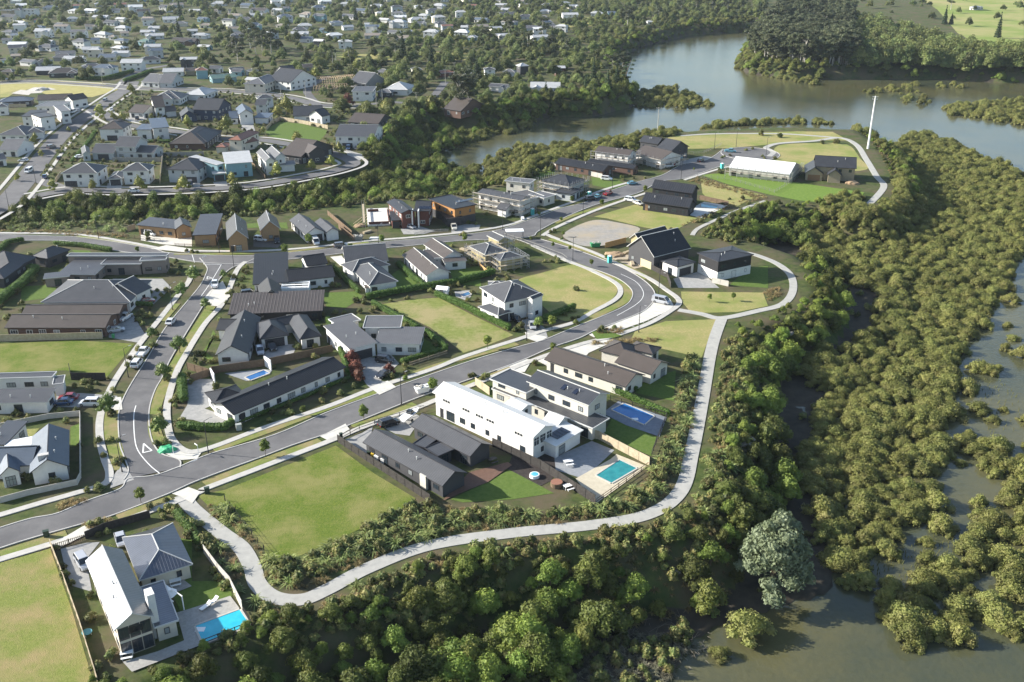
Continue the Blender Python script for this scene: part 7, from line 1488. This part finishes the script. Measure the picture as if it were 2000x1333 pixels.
c = GF('f', 1860, 620); t = thing('garden_shed', 'small white garden shed at the head of the long hedge', 'shed', (c[0], c[1], 0), -.3); mb = MB(); mb.box(-1.6, -1.1, 0, 1.6, 1.1, 1.8); mb.build('wall', M_white, t); mb = MB(); mb.hexa([(-1.8, -1.3, 1.8), (1.8, -1.3, 1.8), (1.8, 1.3, 1.8), (-1.8, 1.3, 1.8)], [(-1.8, -.05, 2.5), (1.8, -.05, 2.5), (1.8, .05, 2.5), (-1.8, .05, 2.5)]); mb.build('roof', M_white, t)
mb = MB(); mb.box(-.5, -1.16, 0, .5, -1.1, 1.7); mb.build('door', MF['g'], t)
c = GF('f', 1295, 610); t = thing('garden_shed', 'small brown roofed shed beside the zigzag roofed house', 'shed', (c[0], c[1], 0), .2); mb = MB(); mb.box(-1.4, -1.1, 0, 1.4, 1.1, 2.0); mb.build('wall', wallm('white'), t); mb = MB(); mb.box(-1.6, -1.3, 2, 1.6, 1.3, 2.15); mb.build('roof', roofmat('roof_brown0.5', ROOF['brown'], 'metal', .5), t); mb = MB(); mb.box(-.4, -1.16, 0, .4, -1.1, 1.8); mb.build('door', M_frd, t)
r_ = random.Random(3)
def mound(fr, x, y, rx, h, label, m, name='dirt_mound', cat='mound', n=22):
    c = GF(fr, x, y); v, f = ico(3); r = np.random.RandomState(int(x)); k = 1 + .18 * np.sin(v[:, 0] * 5 + x) * np.cos(v[:, 1] * 6) + r.uniform(-.05, .05, len(v)); V = v * k[:, None] * np.array([rx, rx * .8, h]); me = bpy.data.meshes.new(name); me.from_pydata(V.tolist(), [], f.tolist()); me.materials.append(m); o = bpy.data.objects.new(name, me); COL.objects.link(o); o.location = (c[0], c[1], 0); tag(o, label, cat)
mound('d', 1185, 945, 1.9, 1.0, 'green cover draped over a mound on the corner verge', mat('green_sheet', (.03, .3, .13), (.05, .38, .17), 2, .6), 'covered_mound'); mound('o', 968, 1105, 2.6, 1.3, 'small heap of brown soil by the dark barn house', mat('soil', (.25, .17, .1), (.33, .24, .15), 1, .95))
mound('h', 800, 1075, 3.2, .9, 'heap of sandy soil on the steep barn building site', MATS['soil']); mound('i', 400, 130, 5, 1.6, 'pale heap of gravel in the yellow field', MATS['rubble']); mound('f', 1210, 90, 2.2, .9, 'heap of sand on the slab building site', MATS['soil'])
# timber stacks
for j, (fr, x, y, lb) in enumerate((('h',860,1120,'stack of pale timber lengths on the steep barn site'),('h',900,1060,'second stack of timber nearer the barn wall'),('h',940,1150,'stack of boards beside the barn drive'),('o',560,1075,'stack of boards below the long white roof'),('f',1330,190,'white wrapped pallets in front of the slab'),('f',1270,140,'stack of bricks on the slab site'),('k',1850,640,'boards stacked by the white house scaffolding'),('g',430,280,'timber stack beside the scaffolded house'),('h',1350,330,'pallets of cladding at the far site'))):
    c = GF(fr, x, y); t = MB(); 
    for q in range(9): t.box(-1.7 + r_.uniform(-.2, .2), -.5 + (q % 3) * .36, .2 * (q // 3), 1.7 + r_.uniform(-.2, .2), -.2 + (q % 3) * .36, .2 * (q // 3) + .17)
    o = t.build('timber_stack', M_white if 'white' in lb else M_pinef); o.location = (c[0], c[1], .1); o.rotation_euler = (0, 0, j * .8); tag(o, lb, 'timber stack')
# ------------------------------------------------------------ scaffolding and houses being built
M_steel = mat('scaffold_steel', (.4, .4, .4), rough=.4, metal=.5)
def scaffold(label, w, h, off=1.1, sides=(0, 1, 2, 3), lift=2.0):
    A, u, v, L, Wd = w['A'], w['u'], w['v'], w['L'], w['W']; c = A; t = thing('scaffolding', label, 'scaffolding', (c[0], c[1], w['z']))
    def P(s, q, z): p = u * s + v * q; return (p[0], p[1], z)
    E = [((-off, -off), (L + off, -off)), ((L + off, -off), (L + off, Wd + off)), ((L + off, Wd + off), (-off, Wd + off)), ((-off, Wd + off), (-off, -off))]
    fr_ = MB(); bd = MB(); pm = MB(); pm.tube((0, 0, -.2), (0, 0, h + 1.0), .06, .06, 5); me = pm.mesh('standard', M_steel); np_ = 0
    for i in sides:
        a, b = np.array(E[i][0]), np.array(E[i][1]); ln = np.hypot(*(b - a)); k = max(1, int(ln / 2.4)); d = (b - a) / ln; n_ = np.array([-d[1], d[0]])
        for inn in (0, .8):
            for j in range(k + 1):
                q = a + d * ln * j / k + n_ * inn; o = bpy.data.objects.new('standard', me); COL.objects.link(o); o.parent = t; o.location = P(q[0], q[1], 0); np_ += 1
            z = lift
            while z < h + 1.1:
                q0 = a + n_ * inn; q1 = b + n_ * inn; fr_.bar(P(*q0, z), P(*q1, z), .07); fr_.bar(P(*q0, z - 1), P(*q1, z - 1), .06) if inn == 0 else None; z += lift
        z = lift
        while z < h + .6:
            q0 = a + n_ * .4; q1 = b + n_ * .4; bd.obox(tuple(np.array(P(*((q0 + q1) / 2), 0))[:2]), tuple(u * d[0] + v * d[1]), ln, .7, z - .06, z); z += lift
        for j in range(0, k, 2): fr_.bar(P(*(a + d * ln * j / k), 0), P(*(a + d * ln * (j + 1) / k), lift), .05)
    fr_.build('ledger', M_steel, t); bd.build('plank', M_pinef, t); return t
RC1 = house('timber framed house under construction with new grey roofs at the road corner', 'mid', 'pine', [('k',1330,905,1480,985,1610,905,4.2,'h',22), ('k',1500,800,1615,855,1690,815,4.6,'g',25), ('k',1630,1050,1870,1010,1700,965,3.4,'h',20)], fr='d', fas='w', rough=.5, vents=0)
scaffold('scaffolding along the left wing of the corner house being built', RC1[2][0], 4.0); scaffold('scaffolding round the front wing of the corner house being built', RC1[2][2], 3.2); scaffold('scaffolding round the rear gable of the corner house being built', RC1[2][1], 4.6, sides=(1, 2))
RC2 = house('white walled two storey house wrapped in scaffolding beside the cream box house', 'dark', 'pale', [('h',225,490,450,530,560,480,4.6,'h',20), ('h',330,580,470,600,530,560,3.0,'f')], fr='d', rough=.5, vents=0)
scaffold('scaffolding all round the dark roofed house by the cream boxes', RC2[2][0], 4.8)
scaffold('scaffolding on the end of the long roofed white house', R23[2][0], 5.6, sides=(0, 1)); scaffold('scaffolding round the far white brown roofed house', R19[2][0], 5.2, sides=(0, 1)); scaffold('scaffolding at the second far white wing', R19[2][1], 4.0, sides=(0, 1)); scaffold('scaffolding along the long white roofed building', R21[2][0], 3.2, sides=(0, 1))
w = wing_px(('k',340,700,560,690,380,540,.5,'f')); c = w['A'] + w['u'] * w['L'] / 2 + w['v'] * w['W'] / 2; t = thing('concrete_slab', 'bright new concrete floor slab of a house not yet built', 'slab', (c[0], c[1], 0)); mb = MB(); mb.obox((0, 0), w['u'], w['L'], w['W'], 0, .6); mb.build('slab', mat('new_concrete', (.55, .53, .48), (.68, .65, .6), .4, .8), t)
mb = MB(); [mb.obox(w['u'] * w['L'] * s_ + w['v'] * w['W'] * q_, d_, l_, .2, .6, 1.5) for s_, q_, d_, l_ in ((0, -.48, w['u'], w['L'] * .9), (-.2, .3, w['u'], w['L'] * .5), (.45, 0, w['v'], w['W'] * .8))]; mb.build('low_wall', wallm('redbrick'), t)
scaffold('scaffolding rails round the new concrete slab', w, 2.4, off=1.6, sides=(1, 3)); FOOT.append(w)
w = wing_px(('k',200,690,340,700,160,560,.3,'f')); mb = MB(); [mb.bar((w['A'] + w['u'] * w['L'] * a).tolist() + [.4], (w['A'] + w['u'] * w['L'] * a + w['v'] * w['W']).tolist() + [.4], .15) for a in (0, .25, .5, .75, 1)]; o = mb.build('formwork', M_pinef); tag(o, 'timber formwork beams beside the new slab', 'formwork')
# far building site
for j, (x, y, L_) in enumerate(((650,730,14), (760,720,12), (720,660,12), (860,650,11))):
    a = GF('m', x, y); mb = MB()
    for q in range(9):
        for s in (0, 7): mb.bar((q * L_ / 8, s, 0), (q * L_ / 8, s, 2.6), .16)
        mb.bar((q * L_ / 8, 0, 2.6), (q * L_ / 8, 3.5, 4.2), .14); mb.bar((q * L_ / 8, 7, 2.6), (q * L_ / 8, 3.5, 4.2), .14)
    for s, z in ((0, 2.6), (7, 2.6), (3.5, 4.2)): mb.bar((0, s, z), (L_, s, z), .18)
    o = mb.build('house_skeleton', mat('new_frame', (.5, .36, .22), (.6, .45, .3), 2, .8)); o.location = (a[0], a[1], 0); o.rotation_euler = (0, 0, .2 * j); tag(o, 'bare timber house skeleton on the distant building site, %s of four' % ordn(j), 'house skeleton', 'house frames being built')
# driftwood, bare cliff patches, jetty posts
def rock(fr, x, y, s, label, z=None):
    q = px(fr, x, y); p = hit(*q); v, f = ico(2); r = np.random.RandomState(int(x + y)); V = v * (1 + r.uniform(-.38, .38, len(v)))[:, None] * np.array([s, s * .5, s * .4]); me = bpy.data.meshes.new('clay_bank'); me.from_pydata(V.tolist(), [], f.tolist()); me.materials.append(mat('pale_clay', (.2, .18, .15), (.36, .33, .28), 1.2, .95, .1, .8, 3, bdist=.3)); o = bpy.data.objects.new('clay_bank', me); COL.objects.link(o); o.location = (p[0], p[1], p[2] + s * .25); tag(o, label, 'clay bank')
rock('b', 1610, 1105, 1.0, 'white clay outcrop below the bluff path'); rock('p', 335, 340, 1.6, 'pale eroded cliff face right of the gravel path'); rock('p', 350, 390, 1.2, 'lower pale cliff scar under the eroded face'); rock('z', 1535, 660, 2.6, 'pale bank among trees near the path junction'); rock('z', 1235, 1170, 1.3, 'pale exposed bank under the path bend'); rock('z', 1320, 1120, .9, 'small exposed clay patch near the big grey tree'); rock('z', 1450, 870, 1.6, 'exposed pale cliff patch above the dark mud'); rock('b', 930, 1010, 1.1, 'small pale rock in the dark bush')
M_drift = mat('driftwood', (.15, .13, .1), (.24, .22, .18), 2, .95, .1)
def sticks(fr, x, y, n, R, label, L=2.4, m=M_drift, zz=None):
    q = px(fr, x, y); p = hit(*q); mb = MB(); r = random.Random(label)
    for k in range(n):
        a = r.uniform(0, 6.28); c0 = (r.uniform(-R, R), r.uniform(-R, R) * .6); l = L * r.uniform(.4, 1); d = (math.cos(a) * l, math.sin(a) * l, r.uniform(.1, .8) * l * .6); mb.tube((c0[0], c0[1], 0), (c0[0] + d[0], c0[1] + d[1], d[2]), .035, .01, 5)
    o = mb.build('driftwood_scrub', m); o.location = (p[0], p[1], max(p[2], WZ - .1)); tag(o, label, None); o['kind'] = 'stuff'
sticks('b', 1650, 1290, 60, 7, 'grey dead branches washed up below the bluff'); sticks('b', 1480, 1200, 40, 5, 'dead scrub at the foot of the bluff'); sticks('n', 290, 905, 60, 8, 'bleached dead trees at the edge of the far creek', 6); sticks('p', 40, 1190, 90, 6, 'grey twiggy scrub at the bottom edge of the water', 1.4); sticks('z', 1250, 1280, 90, 8, 'pale reeds and twigs in the shallows at the bottom', 1.2); sticks('z', 1150, 1300, 90, 9, 'twiggy grey scrub beside the bottom trees', 1.4)
NP = scatter([(1700,1110),(1820,1040),(1870,1050),(1860,1130),(1740,1140),(1700,1150)], 1.1, WZ, 99, skip=.3, free=True); NP2 = scatter([(1900,720),(1990,760),(2000,840),(1930,850)], 1.6, WZ, 98, skip=.4, free=True); NP = np.concatenate([NP, NP2]); mb = MB()
for i, p in enumerate(NP): mb.tube((p[0], p[1], WZ - .2), (p[0] + .2 * math.sin(i), p[1], WZ + .35 + .3 * abs(math.sin(i * 3))), .12, .03, 4)
o = mb.build('mangrove_seedlings', F_mang); o['kind'] = 'stuff'; o['label'] = 'scatter of mangrove seedlings in the shallow water'
for j, (x, y) in enumerate(((1140,385),(1155,370),(1170,350),(1180,340))): c = GF('n', x, y, WZ); mb = MB(); mb.tube((0, 0, -1), (0, 0, 5), .2, .16); o = mb.build('jetty_post', M_bark); o.location = (c[0], c[1], WZ); tag(o, 'dark jetty post standing in the far water, %s of four' % ordn(j), 'post', 'jetty posts')
# the leaning pine on the point
q = GF('n', 1215, 540, 0); t = thing('leaning_pine', 'gaunt leaning pine at the water edge on the near point', 'tree', (q[0], q[1], -3)); mb = MB(); mb.tube((0, 0, -1), (5, 0, 17), .5, .12); mb.build('trunk', M_bark, t)
r = random.Random(2); Ls = []
for k in range(13): s = .35 + k * .05; a = k * 2.1; Ls.append((5 * s + 2.6 * math.cos(a), 2.6 * math.sin(a), 17 * s + .5, 1.3, .6))
o = bpy.data.objects.new('crown', crown(77, Ls, .4, 5, F_pine)); COL.objects.link(o); o.parent = t
# ------------------------------------------------------------ air
hm = bpy.data.materials.new('haze'); hm.use_nodes = True; n = hm.node_tree.nodes; n.remove(n['Principled BSDF']); pv = n.new('ShaderNodeVolumePrincipled'); pv.inputs['Density'].default_value = .000042; pv.inputs['Color'].default_value = (.75, .87, 1, 1); pv.inputs['Anisotropy'].default_value = .2
hm.node_tree.links.new(pv.outputs[0], n['Material Output'].inputs['Volume'])
mb = MB(); mb.box(-9200, -60, -11, 9200, 9400, 104); o = mb.build('haze', hm); o['kind'] = 'stuff'; o['label'] = 'thin bluish haze over the whole bay'
